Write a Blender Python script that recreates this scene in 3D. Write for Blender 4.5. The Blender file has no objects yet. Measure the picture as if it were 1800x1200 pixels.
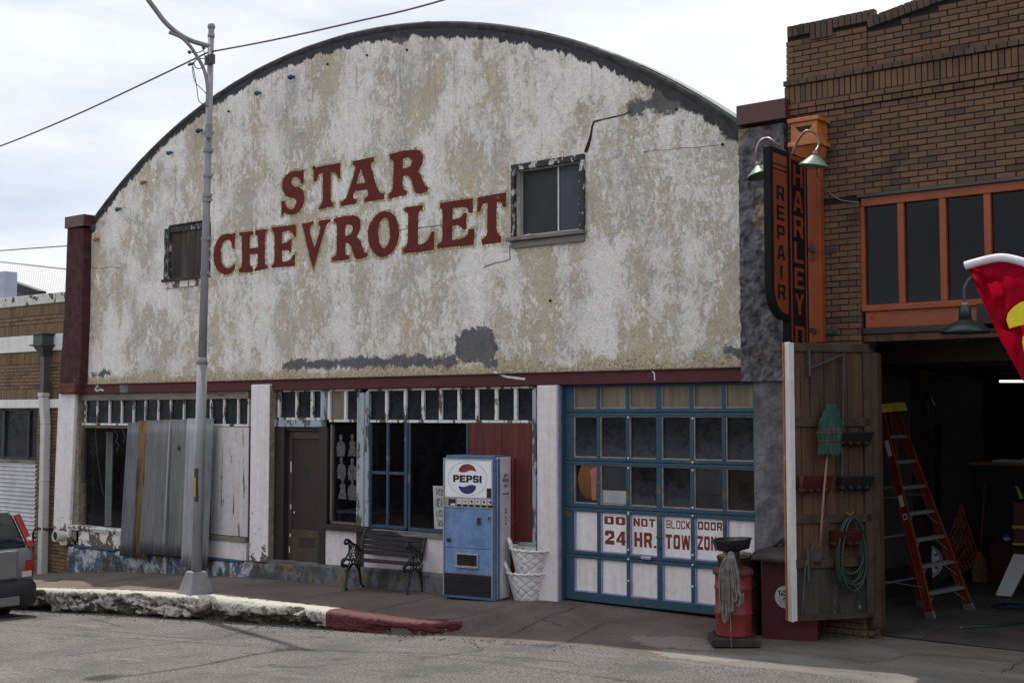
import bpy, bmesh, math, random
from mathutils import Vector, Matrix, noise as mnoise
random.seed(7)
R = math.radians
scn = bpy.context.scene
COL = scn.collection
# ------------------------------------------------------------------ camera
FPX, YAW, CAMZ, CAMY = 2200.0, R(38.4), 2.4, -13.3
PITCH = math.atan(130 / FPX)
CAM = Vector((0, CAMY, CAMZ))
_c, _s = math.cos(PITCH), math.sin(PITCH)
FW = Vector((-math.sin(YAW) * _c, math.cos(YAW) * _c, _s))
RT = Vector((math.cos(YAW), math.sin(YAW), 0))
UP = RT.cross(FW)
cd = bpy.data.cameras.new('camera'); cam = bpy.data.objects.new('camera', cd); COL.objects.link(cam)
m3 = Matrix((RT, UP, -FW)).transposed()
cam.matrix_world = Matrix.Translation(CAM) @ m3.to_4x4()
cd.sensor_width = 36; cd.lens = FPX / 1800 * 36; cd.clip_end = 3000; cd.clip_start = 0.1
scn.camera = cam
# ------------------------------------------------------------------ sky and sun
SUNV = Vector((-0.50, 0.215, 1.0)).normalized()        # towards the sun: up, behind the roofs, to the left
SUN_EL = math.asin(SUNV.z)
w = bpy.data.worlds.new('World'); scn.world = w; w.use_nodes = True
nt = w.node_tree; nt.nodes.clear()
def wn(t, **k):
    n = nt.nodes.new(t)
    for a, b in k.items(): setattr(n, a, b)
    return n
sky = wn('ShaderNodeTexSky', sky_type='NISHITA'); sky.sun_disc = False
sky.sun_elevation = SUN_EL; sky.sun_rotation = math.atan2(SUNV.x, SUNV.y)
bg1 = wn('ShaderNodeBackground'); bg1.inputs[1].default_value = 0.10
nt.links.new(sky.outputs[0], bg1.inputs[0])
tc = wn('ShaderNodeTexCoord'); mp = wn('ShaderNodeMapping'); mp.inputs['Scale'].default_value = (1.2, 1.2, 4.5)
mp.inputs['Location'].default_value = (2.1, 0.3, 0.2)
nt.links.new(tc.outputs['Generated'], mp.inputs[0])
nz = wn('ShaderNodeTexNoise'); nz.inputs['Scale'].default_value = 1.9; nz.inputs['Detail'].default_value = 7; nz.inputs['Roughness'].default_value = .55
nt.links.new(mp.outputs[0], nz.inputs[0])
cr = wn('ShaderNodeValToRGB'); e = cr.color_ramp.elements
e[0].position = .32; e[0].color = (.56, .62, .71, 1); e[1].position = .60; e[1].color = (.90, .92, .955, 1)
nt.links.new(nz.outputs[0], cr.inputs[0])
bg2 = wn('ShaderNodeBackground'); bg2.inputs[1].default_value = 0.98
nt.links.new(cr.outputs[0], bg2.inputs[0])
cr2 = wn('ShaderNodeValToRGB'); e = cr2.color_ramp.elements
e[0].position = .26; e[0].color = (.80, .80, .80, 1); e[1].position = .46; e[1].color = (1, 1, 1, 1)
nt.links.new(nz.outputs[0], cr2.inputs[0])
mx = wn('ShaderNodeMixShader')
nt.links.new(cr2.outputs[0], mx.inputs[0]); nt.links.new(bg1.outputs[0], mx.inputs[1]); nt.links.new(bg2.outputs[0], mx.inputs[2])
wo = wn('ShaderNodeOutputWorld'); nt.links.new(mx.outputs[0], wo.inputs[0])
sd = bpy.data.lights.new('sun', 'SUN'); sd.energy = 3.2; sd.angle = R(0.6); sd.color = (1, .94, .85)
sun = bpy.data.objects.new('sun', sd); COL.objects.link(sun)
sun.rotation_euler = (-SUNV).to_track_quat('-Z', 'Y').to_euler(); sun.location = (-20, 12, 40)
scn.view_settings.view_transform = 'Standard'; scn.view_settings.look = 'None'
scn.view_settings.exposure = 0.33; scn.view_settings.gamma = 1; scn.view_settings.use_curve_mapping = False
try:
    scn.cycles.max_bounces = 8; scn.cycles.transparent_max_bounces = 12; scn.cycles.use_denoising = True
except Exception: pass

# ------------------------------------------------------------------ survey helpers: photo pixel -> point on a real plane
def ray(px, py): return FW * FPX + RT * (px - 900) + UP * (600 - py)
def F(px, py, Y=0.0):
    r = ray(px, py); return CAM + r * ((Y - CAMY) / r.y)
def FX(px, py, X):
    r = ray(px, py); return CAM + r * (X / r.x)
def FZ(px, py, z):
    r = ray(px, py); return CAM + r * ((z - CAMZ) / r.z)
def FV(px, py, P, d):
    n = Vector((-d[1], d[0], 0)); r = ray(px, py); return CAM + r * ((P - CAM).dot(n) / r.dot(n))
def interp(x, t):
    if x <= t[0][0]: return t[0][1]
    for (a, b), (c, d) in zip(t, t[1:]):
        if x <= c: return b + (d - b) * (x - a) / (c - a)
    return t[-1][1]
ZW = [(-45, -1.9), (-22, -.6), (-20.5, -.45), (-19.25, -.35), (-16, -.18), (-14, -.135), (-13, -.11), (-12, -.08), (-11, -.05), (-9.75, .0), (-7.7, -.02), (-6.5, -.05), (5, -.05), (30, .3)]
ZR = [(-60, -2.6), (-22, -.98), (-20, -.85), (-16.5, -.62), (-14.5, -.5), (-12.1, -.36), (-10.5, -.27), (-9, -.17), (-8, -.12), (-6.4, -.1), (-3, -.06), (10, .2), (30, .5)]
ZK = [(-45, -1.75), (-19.4, -.47), (-16.7, -.28), (-14.6, -.17), (-12.1, -.115), (-10.7, -.115), (-10.0, -.1)]
KB = [(-10.75, -1.96), (-10.5, -1.925), (-10.3, -1.845), (-10.14, -1.735), (-10.02, -1.60), (-9.9, -1.35)]
def zw(x): return interp(x, ZW)
def zr(x): return interp(x, ZR)
def zk(x): return interp(x, ZK)
def sm(a, b, x):
    t = max(0, min(1, (x - a) / (b - a))); return t * t * (3 - 2 * t)
def pave(x, y):
    t = max(0, min(1, (-y - .5) / 1.5))
    side = zw(x) * (1 - t) + zk(x) * t
    t2 = max(0, min(1, -y / 1.6))
    drv = zw(x) * (1 - t2) + (zr(x) + .004) * t2
    k = sm(-10.02 + .25 * (1 - t2), -9.86 + .22 * (1 - t2), x) if y < 0 else sm(-10, -9.6, x)
    if x > -10.75 and y < -1.4: k = max(k, sm(.0, -.05, y - interp(x, KB)))
    return side * (1 - k) + drv * k

# ------------------------------------------------------------------ mesh helpers
class MB:
    def __init__(s): s.v = []; s.f = []; s.mi = []; s.cur = 0
    def add(s, vs, fs):
        o = len(s.v); s.v += [tuple(p) for p in vs]; s.f += [tuple(i + o for i in f) for f in fs]; s.mi += [s.cur] * len(fs); return s
    def hexa(s, p):   # 0-3 bottom ccw seen from above, 4-7 top
        return s.add(p, [(3, 2, 1, 0), (4, 5, 6, 7), (0, 1, 5, 4), (1, 2, 6, 5), (2, 3, 7, 6), (3, 0, 4, 7)])
    def box(s, x0, x1, y0, y1, z0, z1):
        x0, x1 = sorted((x0, x1)); y0, y1 = sorted((y0, y1)); z0, z1 = sorted((z0, z1))
        return s.hexa([(x0, y0, z0), (x1, y0, z0), (x1, y1, z0), (x0, y1, z0), (x0, y0, z1), (x1, y0, z1), (x1, y1, z1), (x0, y1, z1)])
    def obox(s, c, a, b, d):   # centre and three half vectors
        c, a, b, d = Vector(c), Vector(a), Vector(b), Vector(d)
        return s.hexa([c - a - b - d, c + a - b - d, c + a + b - d, c - a + b - d, c - a - b + d, c + a - b + d, c + a + b + d, c - a + b + d])
    def beam(s, p, q, wd, th, side=(0, 0, 1)):
        p, q = Vector(p), Vector(q); d = (q - p); L = d.length / 2; d.normalize()
        b = Vector(side).cross(d)
        if b.length < 1e-4: b = Vector((1, 0, 0)).cross(d)
        b.normalize(); n = d.cross(b)
        return s.obox((p + q) / 2, d * L, b * wd / 2, n * th / 2)
    def prism(s, poly, y0, y1):   # polygon in xz
        n = len(poly)
        ar = sum(poly[i][0] * poly[(i + 1) % n][1] - poly[(i + 1) % n][0] * poly[i][1] for i in range(n))
        if ar < 0: poly = poly[::-1]
        vs = [(x, y0, z) for x, z in poly] + [(x, y1, z) for x, z in poly]
        fs = [tuple(range(n)), tuple(range(2 * n - 1, n - 1, -1))] + [((i + 1) % n, i, i + n, (i + 1) % n + n) for i in range(n)]
        return s.add(vs, fs)
    def prismv(s, pts, d):   # any planar polygon swept by vector d
        n = len(pts); pts = [Vector(p) for p in pts]; d = Vector(d)
        nn = sum(((pts[i] - pts[0]).cross(pts[(i + 1) % n] - pts[0]) for i in range(n)), Vector())
        if nn.dot(d) > 0: pts = pts[::-1]
        vs = pts + [p + d for p in pts]
        return s.add(vs, [tuple(range(n)), tuple(range(2 * n - 1, n - 1, -1))] + [((i + 1) % n, i, i + n, (i + 1) % n + n) for i in range(n)])
    def tube(s, path, r, n=8, cap=True, rs=None):
        P = [Vector(p) for p in path]; rings = []; up = None
        for i, p in enumerate(P):
            t = (P[min(i + 1, len(P) - 1)] - P[max(i - 1, 0)]).normalized()
            if up is None:
                up = Vector((0, 0, 1)) if abs(t.z) < .9 else Vector((1, 0, 0))
            a = t.cross(up)
            if a.length < 1e-5: a = t.cross(Vector((0, 1, 0)))
            a.normalize(); b = a.cross(t).normalized(); up = b
            rr = rs[i] if rs else r
            rings.append([p + (a * math.cos(2 * math.pi * k / n) + b * math.sin(2 * math.pi * k / n)) * rr for k in range(n)])
        vs = [q for rg in rings for q in rg]
        fs = [(i * n + k, i * n + (k + 1) % n, (i + 1) * n + (k + 1) % n, (i + 1) * n + k) for i in range(len(P) - 1) for k in range(n)]
        if cap: fs += [tuple(range(n - 1, -1, -1)), tuple((len(P) - 1) * n + k for k in range(n))]
        return s.add(vs, fs)
    def lathe(s, c, prof, n=24, cap=True, axis=None):
        c = Vector(c)
        if axis is None: X, Yv, Z = Vector((1, 0, 0)), Vector((0, 1, 0)), Vector((0, 0, 1))
        else:
            Z = Vector(axis).normalized(); X = Z.orthogonal().normalized(); Yv = Z.cross(X)
        vs = [c + X * (r * math.cos(2 * math.pi * k / n)) + Yv * (r * math.sin(2 * math.pi * k / n)) + Z * z for r, z in prof for k in range(n)]
        fs = [(i * n + k, i * n + (k + 1) % n, (i + 1) * n + (k + 1) % n, (i + 1) * n + k) for i in range(len(prof) - 1) for k in range(n)]
        if cap: fs += [tuple(range(n - 1, -1, -1)), tuple((len(prof) - 1) * n + k for k in range(n))]
        return s.add(vs, fs)
    def ball(s, c, r, n=10, m=6):
        pr = [(max(1e-4, r * math.sin(math.pi * i / m)), -r * math.cos(math.pi * i / m)) for i in range(m + 1)]
        return s.lathe(c, pr, n, False)
    def grid(s, fn, nu, nv):
        vs = [fn(i / nu, j / nv) for j in range(nv + 1) for i in range(nu + 1)]
        fs = [(j * (nu + 1) + i, j * (nu + 1) + i + 1, (j + 1) * (nu + 1) + i + 1, (j + 1) * (nu + 1) + i) for j in range(nv) for i in range(nu)]
        return s.add(vs, fs)
    def mesh(s, name, mats, smooth=False):
        me = bpy.data.meshes.new(name); me.from_pydata(s.v, [], s.f)
        for m in (mats if isinstance(mats, (list, tuple)) else [mats]): me.materials.append(m)
        if any(s.mi): me.polygons.foreach_set('material_index', s.mi)
        if smooth: me.polygons.foreach_set('use_smooth', [True] * len(me.polygons))
        me.update(); return me

def thing(name, label, cat, loc=(0, 0, 0), group=None, rz=0):
    o = bpy.data.objects.new(name, None); COL.objects.link(o); o.empty_display_size = .2
    o.location = loc; o.rotation_euler = (0, 0, rz); o['label'] = label; o['category'] = cat
    if group: o['group'] = group
    return o
def attach(o, parent, local=False):
    if parent is None: return o
    o.parent = parent
    if not local and parent.parent is None:
        o.matrix_parent_inverse = Matrix.Translation(-parent.location)
    return o
def part(name, mb, mat, parent=None, local=False, smooth=False, bevel=0, solid=0, label=None, kind=None):
    me = mb if isinstance(mb, bpy.types.Mesh) else mb.mesh(name, mat, smooth)
    o = bpy.data.objects.new(name, me); COL.objects.link(o); attach(o, parent, local)
    if solid:
        md = o.modifiers.new('s', 'SOLIDIFY'); md.thickness = solid; md.offset = 0
    if bevel:
        md = o.modifiers.new('b', 'BEVEL'); md.width = bevel; md.segments = 2; md.limit_method = 'ANGLE'; md.angle_limit = R(40)
    if label: o['label'] = label
    if kind: o['kind'] = kind
    return o
def tag(o, label, cat, group=None):
    o['label'] = label; o['category'] = cat
    if group: o['group'] = group
    return o
def struct(name, mb, mat, **k):
    o = part(name, mb, mat, **k); o['kind'] = 'structure'; return o
def copy_tree(o, parent=None):
    c = o.copy(); COL.objects.link(c)
    if parent is not None: c.parent = parent
    for ch in list(o.children): copy_tree(ch, c)
    return c
DG = None
def curve_mesh(cu, name, mats):
    ob = bpy.data.objects.new('tmp', cu); COL.objects.link(ob)
    dg = bpy.context.evaluated_depsgraph_get()
    me = bpy.data.meshes.new_from_object(ob.evaluated_get(dg)); bpy.data.objects.remove(ob); bpy.data.curves.remove(cu)
    me.name = name; me.materials.clear()
    for m in (mats if isinstance(mats, (list, tuple)) else [mats]): me.materials.append(m)
    return me
def plate(name, loops, thick, mat, M, off=0.0):
    """flat plate with holes; loops of (u,v), M maps (u,v,w) to the place (w = towards the viewer)"""
    cu = bpy.data.curves.new('tmp', 'CURVE'); cu.dimensions = '2D'; cu.fill_mode = 'BOTH' if thick > 0 else 'FRONT'
    cu.extrude = thick / 2; cu.offset = off
    for lp in loops:
        sp = cu.splines.new('POLY'); sp.points.add(len(lp) - 1); sp.use_cyclic_u = True
        for p, (u, v) in zip(sp.points, lp): p.co = (u, v, 0, 1)
    me = curve_mesh(cu, name, mat); me.transform(M); return me
def MXZ(y): # uv -> xz plane at y, facing -y
    return Matrix(((1, 0, 0, 0), (0, 0, -1, y), (0, 1, 0, 0), (0, 0, 0, 1)))
def frame(o, ux, uy):
    ux = Vector(ux).normalized(); uy = Vector(uy).normalized(); uz = ux.cross(uy)
    m = Matrix((ux, uy, uz)).transposed().to_4x4(); return Matrix.Translation(o) @ m
def text_mesh(name, s, mat, M, width, height, bold=0.0, thick=0.0, shear=0.0, spacing=1.0):
    cu = bpy.data.curves.new('tmp', 'FONT'); cu.body = s; cu.size = 1; cu.offset = bold; cu.extrude = thick; cu.shear = shear
    cu.space_character = spacing; cu.fill_mode = 'BOTH' if thick else 'FRONT'
    me = curve_mesh(cu, name, mat)
    xs = [v.co.x for v in me.vertices]; ys = [v.co.y for v in me.vertices]
    x0, x1, y0, y1 = min(xs), max(xs), min(ys), max(ys)
    for v in me.vertices:
        v.co.x = (v.co.x - x0) / (x1 - x0) * width; v.co.y = (v.co.y - y0) / (y1 - y0) * height
    me.transform(M); return me
def bez(pts, n=8):   # smooth Catmull-Rom path
    P = [Vector(p) for p in pts]; out = []
    for i in range(len(P) - 1):
        a, b, c, d = P[max(i - 1, 0)], P[i], P[i + 1], P[min(i + 2, len(P) - 1)]
        for k in range(n):
            t = k / n
            out.append(.5 * ((2 * b) + (c - a) * t + (2 * a - 5 * b + 4 * c - d) * t * t + (3 * b - a - 3 * c + d) * t ** 3))
    return out + [P[-1]]
def glyph(ch, sx=.30, sy=.20, c=.10):
    """block capital in the unit square: outline first, then holes; sx/sy stem widths, c corner cut"""
    m0, m1 = .5 - sy / 2, .5 + sy / 2; i = 1 - sx; ci = c * .45
    def ring(x0, y0, x1, y1, q): return [(x0 + q, y0), (x1 - q, y0), (x1, y0 + q), (x1, y1 - q), (x1 - q, y1), (x0 + q, y1), (x0, y1 - q), (x0, y0 + q)]
    if ch in 'O0': return [ring(0, 0, 1, 1, c), ring(sx, sy, i, 1 - sy, ci)]
    if ch == 'D': return [[(0, 0), (1 - c, 0), (1, c), (1, 1 - c), (1 - c, 1), (0, 1)], [(sx, sy), (i - ci, sy), (i, sy + ci), (i, 1 - sy - ci), (i - ci, 1 - sy), (sx, 1 - sy)]]
    if ch == 'N': return [[(0, 0), (sx, 0), (sx, .56), (i, 0), (1, 0), (1, 1), (i, 1), (i, .46), (sx, 1), (0, 1)]]
    if ch == 'T': a = .5 - sx / 2; return [[(a, 0), (a + sx, 0), (a + sx, 1 - sy), (1, 1 - sy), (1, 1), (0, 1), (0, 1 - sy), (a, 1 - sy)]]
    if ch == 'B': return [[(0, 0), (1 - c, 0), (1, c), (1, .5 - ci), (1 - ci, .5), (1, .5 + ci), (1, 1 - c), (1 - c, 1), (0, 1)], [(sx, sy), (i, sy), (i, m0), (sx, m0)], [(sx, m1), (i, m1), (i, 1 - sy), (sx, 1 - sy)]]
    if ch == 'L': return [[(0, 0), (1, 0), (1, sy), (sx, sy), (sx, 1), (0, 1)]]
    if ch == 'C': return [[(c, 0), (1 - c, 0), (1, c), (1, .36), (i, .36), (i, sy), (sx, sy), (sx, 1 - sy), (i, 1 - sy), (i, .64), (1, .64), (1, 1 - c), (1 - c, 1), (c, 1), (0, 1 - c), (0, c)]]
    if ch == 'K': return [[(0, 0), (sx, 0), (sx, .36), (1 - sx * 1.1, 0), (1, 0), (.62, .54), (1, 1), (1 - sx * 1.1, 1), (sx, .62), (sx, 1), (0, 1)]]
    if ch == 'R': return [[(0, 0), (sx, 0), (sx, m0 - .04), (.5, m0 - .04), (i, 0), (1, 0), (.90, m0), (1, m1), (1, 1 - c), (1 - c, 1), (0, 1)], [(sx, m1 - .04), (i, m1 - .04), (i, 1 - sy), (sx, 1 - sy)]]
    if ch == 'P': return [[(0, 0), (sx, 0), (sx, .34), (1 - c, .34), (1, .34 + c), (1, 1 - c), (1 - c, 1), (0, 1)], [(sx, .34 + sy), (i, .34 + sy), (i, 1 - sy), (sx, 1 - sy)]]
    if ch == 'H': return [[(0, 0), (sx, 0), (sx, m0), (i, m0), (i, 0), (1, 0), (1, 1), (i, 1), (i, m1), (sx, m1), (sx, 1), (0, 1)]]
    if ch == 'E': return [[(0, 0), (1, 0), (1, sy), (sx, sy), (sx, m0), (.88, m0), (.88, m1), (sx, m1), (sx, 1 - sy), (1, 1 - sy), (1, 1), (0, 1)]]
    if ch == 'A': return [[(0, 0), (sx, 0), (sx + .03, .22), (i - .03, .22), (i, 0), (1, 0), (.66 + sx * .2, 1), (.34 - sx * .2, 1)], [(sx + .06, .40), (i - .06, .40), (.5, .80)]]
    if ch == 'I': return [[(0, 0), (1, 0), (1, 1), (0, 1)]]
    if ch == 'Y': a = .5 - sx / 2; return [[(a, 0), (a + sx, 0), (a + sx, .42), (1, 1), (1 - sx, 1), (.5, .64), (sx, 1), (0, 1), (a, .42)]]
    if ch == 'W': return [[(.12, 0), (.12 + sx * .95, 0), (.5, .46), (.88 - sx * .95, 0), (.88, 0), (1, 1), (1 - sx * .8, 1), (.80, .48), (.61, 1), (.39, 1), (.20, .48), (sx * .8, 1), (0, 1)]]
    if ch == 'Z': return [[(0, 0), (1, 0), (1, sy), (sx * 1.15, sy), (1, 1 - sy), (1, 1), (0, 1), (0, 1 - sy), (1 - sx * 1.15, 1 - sy), (0, sy)]]
    if ch == 'S': return [[(c, 0), (1 - c, 0), (1, c), (1, m1 - c), (1 - c, m1), (sx, m1), (sx, 1 - sy), (i, 1 - sy), (i, .70), (1, .70), (1, 1 - c), (1 - c, 1), (c, 1), (0, 1 - c), (0, m0 + c), (c, m0), (i, m0), (i, sy), (sx, sy), (sx, .30), (0, .30), (0, c)]]
    if ch == '2': return [[(0, 0), (1, 0), (1, sy * 1.2), (sx * 1.3, sy * 1.2), (1, .52), (1, 1 - c), (1 - c, 1), (c, 1), (0, 1 - c), (0, .64), (sx * 1.05, .60), (sx, 1 - sy), (i, 1 - sy), (i, .62), (0, .20)]]
    if ch == '4': return [[(i - .10, 0), (.90, 0), (.90, .20), (1, .20), (1, .36), (.90, .36), (.90, 1), (.55, 1), (0, .36), (0, .20), (i - .10, .20)], [(.30, .36), (i - .10, .36), (i - .10, .70)]]
    if ch == '.': return [[(0, 0), (1, 0), (1, .17), (0, .17)]]
    return []
def word_loops(s, width, height, sx, sy, c, gap=.10, rel=None):
    rel = {**dict(zip('I.', (sx, .30)), W=1.28), **(rel or {})}; ws = [rel.get(ch, 1.0) for ch in s]; tot = sum(ws) + gap * (len(s) - 1); out = []; x = 0
    for ch, q in zip(s, ws):
        for lp in glyph(ch, sx / q if ch == 'W' else sx, sy, c): out.append([((x + u * q) / tot * width, v * height) for u, v in lp])
        x += q + gap
    return out
def arcp(c, r, a0, a1, n):
    return [(c[0] + r * math.cos(R(a0 + (a1 - a0) * i / n)), c[1] + r * math.sin(R(a0 + (a1 - a0) * i / n))) for i in range(n + 1)]
# ------------------------------------------------------------------ materials
class NT:
    def __init__(s, name):
        s.m = bpy.data.materials.new(name); s.m.use_nodes = True; s.t = s.m.node_tree; s.t.nodes.clear()
        s.out = s.n('ShaderNodeOutputMaterial'); s.b = s.n('ShaderNodeBsdfPrincipled'); s.l(s.b.outputs[0], s.out.inputs[0])
        tcn = s.n('ShaderNodeTexCoord'); s.obj = tcn.outputs['Object']; s.gen = tcn.outputs['Generated']
    def n(s, t, **k):
        x = s.t.nodes.new(t)
        for a, b in k.items(): setattr(x, a, b)
        return x
    def l(s, a, b): s.t.links.new(a, b)
    def val(s, sock, v):
        if hasattr(v, 'is_output') or isinstance(v, bpy.types.NodeSocket): s.l(v, sock)
        else: sock.default_value = v
    def mapp(s, scale=(1, 1, 1), loc=(0, 0, 0), src=None):
        m = s.n('ShaderNodeMapping'); m.inputs['Scale'].default_value = scale; m.inputs['Location'].default_value = loc
        s.l(src or s.obj, m.inputs[0]); return m.outputs[0]
    def noise(s, scale, detail=6, rough=.6, vec=None, dist=0):
        x = s.n('ShaderNodeTexNoise'); x.inputs['Scale'].default_value = scale; x.inputs['Detail'].default_value = detail
        x.inputs['Roughness'].default_value = rough; x.inputs['Distortion'].default_value = dist
        s.l(vec or s.obj, x.inputs[0]); return x.outputs[0]
    def voro(s, scale, vec=None, feat='F1'):
        x = s.n('ShaderNodeTexVoronoi', feature=feat); x.inputs['Scale'].default_value = scale
        s.l(vec or s.obj, x.inputs[0]); return x.outputs[0]
    def ramp(s, fac, a, b, va=0.0, vb=1.0):
        x = s.n('ShaderNodeMapRange'); x.interpolation_type = 'SMOOTHSTEP'
        s.val(x.inputs[0], fac); x.inputs[1].default_value = a; x.inputs[2].default_value = b; x.inputs[3].default_value = va; x.inputs[4].default_value = vb
        return x.outputs[0]
    def mix(s, fac, a, b, mode='MIX'):
        x = s.n('ShaderNodeMix', data_type='RGBA', blend_type=mode)
        s.val(x.inputs[0], fac)
        for i, c in ((6, a), (7, b)):
            if isinstance(c, (tuple, list)): x.inputs[i].default_value = (*c[:3], 1)
            else: s.l(c, x.inputs[i])
        return x.outputs[2]
    def math(s, op, a, b=0.0, c=None):
        x = s.n('ShaderNodeMath', operation=op); s.val(x.inputs[0], a); s.val(x.inputs[1], b)
        if c is not None: s.val(x.inputs[2], c)
        return x.outputs[0]
    def bump(s, h, strength=.4, dist=.01):
        x = s.n('ShaderNodeBump'); x.inputs['Strength'].default_value = strength; x.inputs['Distance'].default_value = dist
        s.l(h, x.inputs['Height']); s.l(x.outputs[0], s.b.inputs['Normal']); return x
    def xyz(s, src=None):
        x = s.n('ShaderNodeSeparateXYZ'); s.l(src or s.obj, x.inputs[0]); return x.outputs
    def fin(s, col, rough=.8, metal=0.0, spec=None):
        s.val(s.b.inputs['Base Color'], (*col[:3], 1) if isinstance(col, (tuple, list)) else col)
        s.val(s.b.inputs['Roughness'], rough); s.b.inputs['Metallic'].default_value = metal
        if spec is not None: s.b.inputs['Specular IOR Level'].default_value = spec
        return s.m

def plain(name, col, rough=.7, var=.25, scale=6, bump=.15, bscale=70, metal=0.0, dirt=None, dirt_amt=.45, dscale=5, spec=None, rnd=0.0, stretch=(1, 1, 1)):
    k = NT(name); v = k.mapp(stretch)
    n1 = k.noise(scale, 6, .65, v)
    c = k.mix(k.ramp(n1, .3, .7), tuple(x * (1 - var) for x in col), tuple(min(1, x * (1 + var * .6)) for x in col))
    if rnd:
        oi = k.n('ShaderNodeObjectInfo'); c = k.mix(k.math('MULTIPLY', oi.outputs['Random'], rnd), c, tuple(x * .35 for x in col))
    if dirt:
        n2 = k.noise(dscale, 8, .7, v); c = k.mix(k.ramp(n2, .62 - dirt_amt * .25, .72 - dirt_amt * .15), c, dirt)
    if bump: k.bump(k.noise(bscale, 4, .6, v), bump, .006)
    return k.fin(c, rough, metal, spec)
def peel(name, top, under, amt=.4, scale=3, rough=.75, bump=.5, stretch=(1, 1, 1), grain=None, low=None):
    """weathered paint: chips of the underlying material show through; low=(z0,z1) more chips between those heights"""
    k = NT(name); v = k.mapp(stretch)
    n1 = k.noise(scale, 9, .68, v)
    th = .74 - amt * .36
    n1s = n1
    if low:
        z = k.xyz()[2]; n1s = k.math('ADD', n1, k.ramp(z, low[1], low[0], -.15, .15))
    mask = k.ramp(n1s, th, th + .025)
    t = k.mix(k.ramp(k.noise(scale * 2.2, 5, .6), .3, .75), tuple(x * .91 for x in top), tuple(min(1, x * 1.04) for x in top))
    u = k.mix(k.noise(scale * 9, 4, .6, k.mapp(grain or (1, 1, 1))), tuple(x * .55 for x in under), tuple(x * 1.2 for x in under))
    c = k.mix(mask, t, u)
    c = k.mix(1.0, c, k.mix(k.ramp(k.noise(1, 7, .7, k.mapp((9, 9, .55), (0, 0, scale))), .40, .68), (1, 1, 1), (.88, .855, .82)), 'MULTIPLY')
    fine = k.noise(scale * 26, 4, .7)
    c = k.mix(k.ramp(fine, .68, .74), c, tuple(x * .5 for x in under))
    h = k.math('ADD', k.math('MULTIPLY', mask, -.8), k.math('MULTIPLY', fine, .5))
    k.bump(h, bump, .006)
    return k.fin(c, rough)
def glass(name, tint=(.8, .83, .85), dirt=.12, rough=.03, scale=5):
    k = NT(name); k.t.nodes.remove(k.b)
    tr = k.n('ShaderNodeBsdfTransparent'); tr.inputs[0].default_value = (*tint, 1)
    gl = k.n('ShaderNodeBsdfGlossy'); gl.inputs['Roughness'].default_value = rough; gl.inputs[0].default_value = (.9, .93, 1, 1)
    fr = k.n('ShaderNodeFresnel'); fr.inputs[0].default_value = 1.45
    bp = k.n('ShaderNodeBump'); bp.inputs['Strength'].default_value = .08; bp.inputs['Distance'].default_value = .02
    k.l(k.noise(2.2, 2), bp.inputs['Height']); k.l(bp.outputs[0], gl.inputs['Normal'])
    m1 = k.n('ShaderNodeMixShader'); ge = k.n('ShaderNodeNewGeometry'); k.l(k.math('MULTIPLY', fr.outputs[0], k.math('MULTIPLY_ADD', ge.outputs['Backfacing'], -.55, .55)), m1.inputs[0]); k.l(tr.outputs[0], m1.inputs[1]); k.l(gl.outputs[0], m1.inputs[2])
    df = k.n('ShaderNodeBsdfDiffuse'); df.inputs[0].default_value = (.10, .10, .11, 1)
    m2 = k.n('ShaderNodeMixShader'); k.l(k.ramp(k.noise(scale, 9, .75), .35, .85, dirt * .15, dirt * .9), m2.inputs[0])
    k.l(m1.outputs[0], m2.inputs[1]); k.l(df.outputs[0], m2.inputs[2]); k.l(m2.outputs[0], k.out.inputs[0])
    return k.m
def dirtyglass(name, c1=(.010, .011, .015), c2=(.052, .058, .070), scale=9, rough=.25):
    k = NT(name); oi = k.n('ShaderNodeObjectInfo')
    vm = k.n('ShaderNodeVectorMath', operation='ADD'); k.l(k.obj, vm.inputs[0])
    cmb = k.n('ShaderNodeCombineXYZ')
    for i in range(3): k.l(k.math('MULTIPLY', oi.outputs['Random'], 37.0 + i * 11), cmb.inputs[i])
    k.l(cmb.outputs[0], vm.inputs[1])
    n = k.noise(scale, 10, .78, vm.outputs[0], 0); gz_ = k.xyz(k.gen)[2]; c = k.mix(k.ramp(k.math('ADD', k.math('MULTIPLY', n, .30), k.math('MULTIPLY', gz_, -.30)), -.10, .20), c1, c2)
    k.bump(n, .1, .004)
    return k.fin(c, k.ramp(n, .35, .7, rough * .4, .75), 0, .16)

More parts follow.
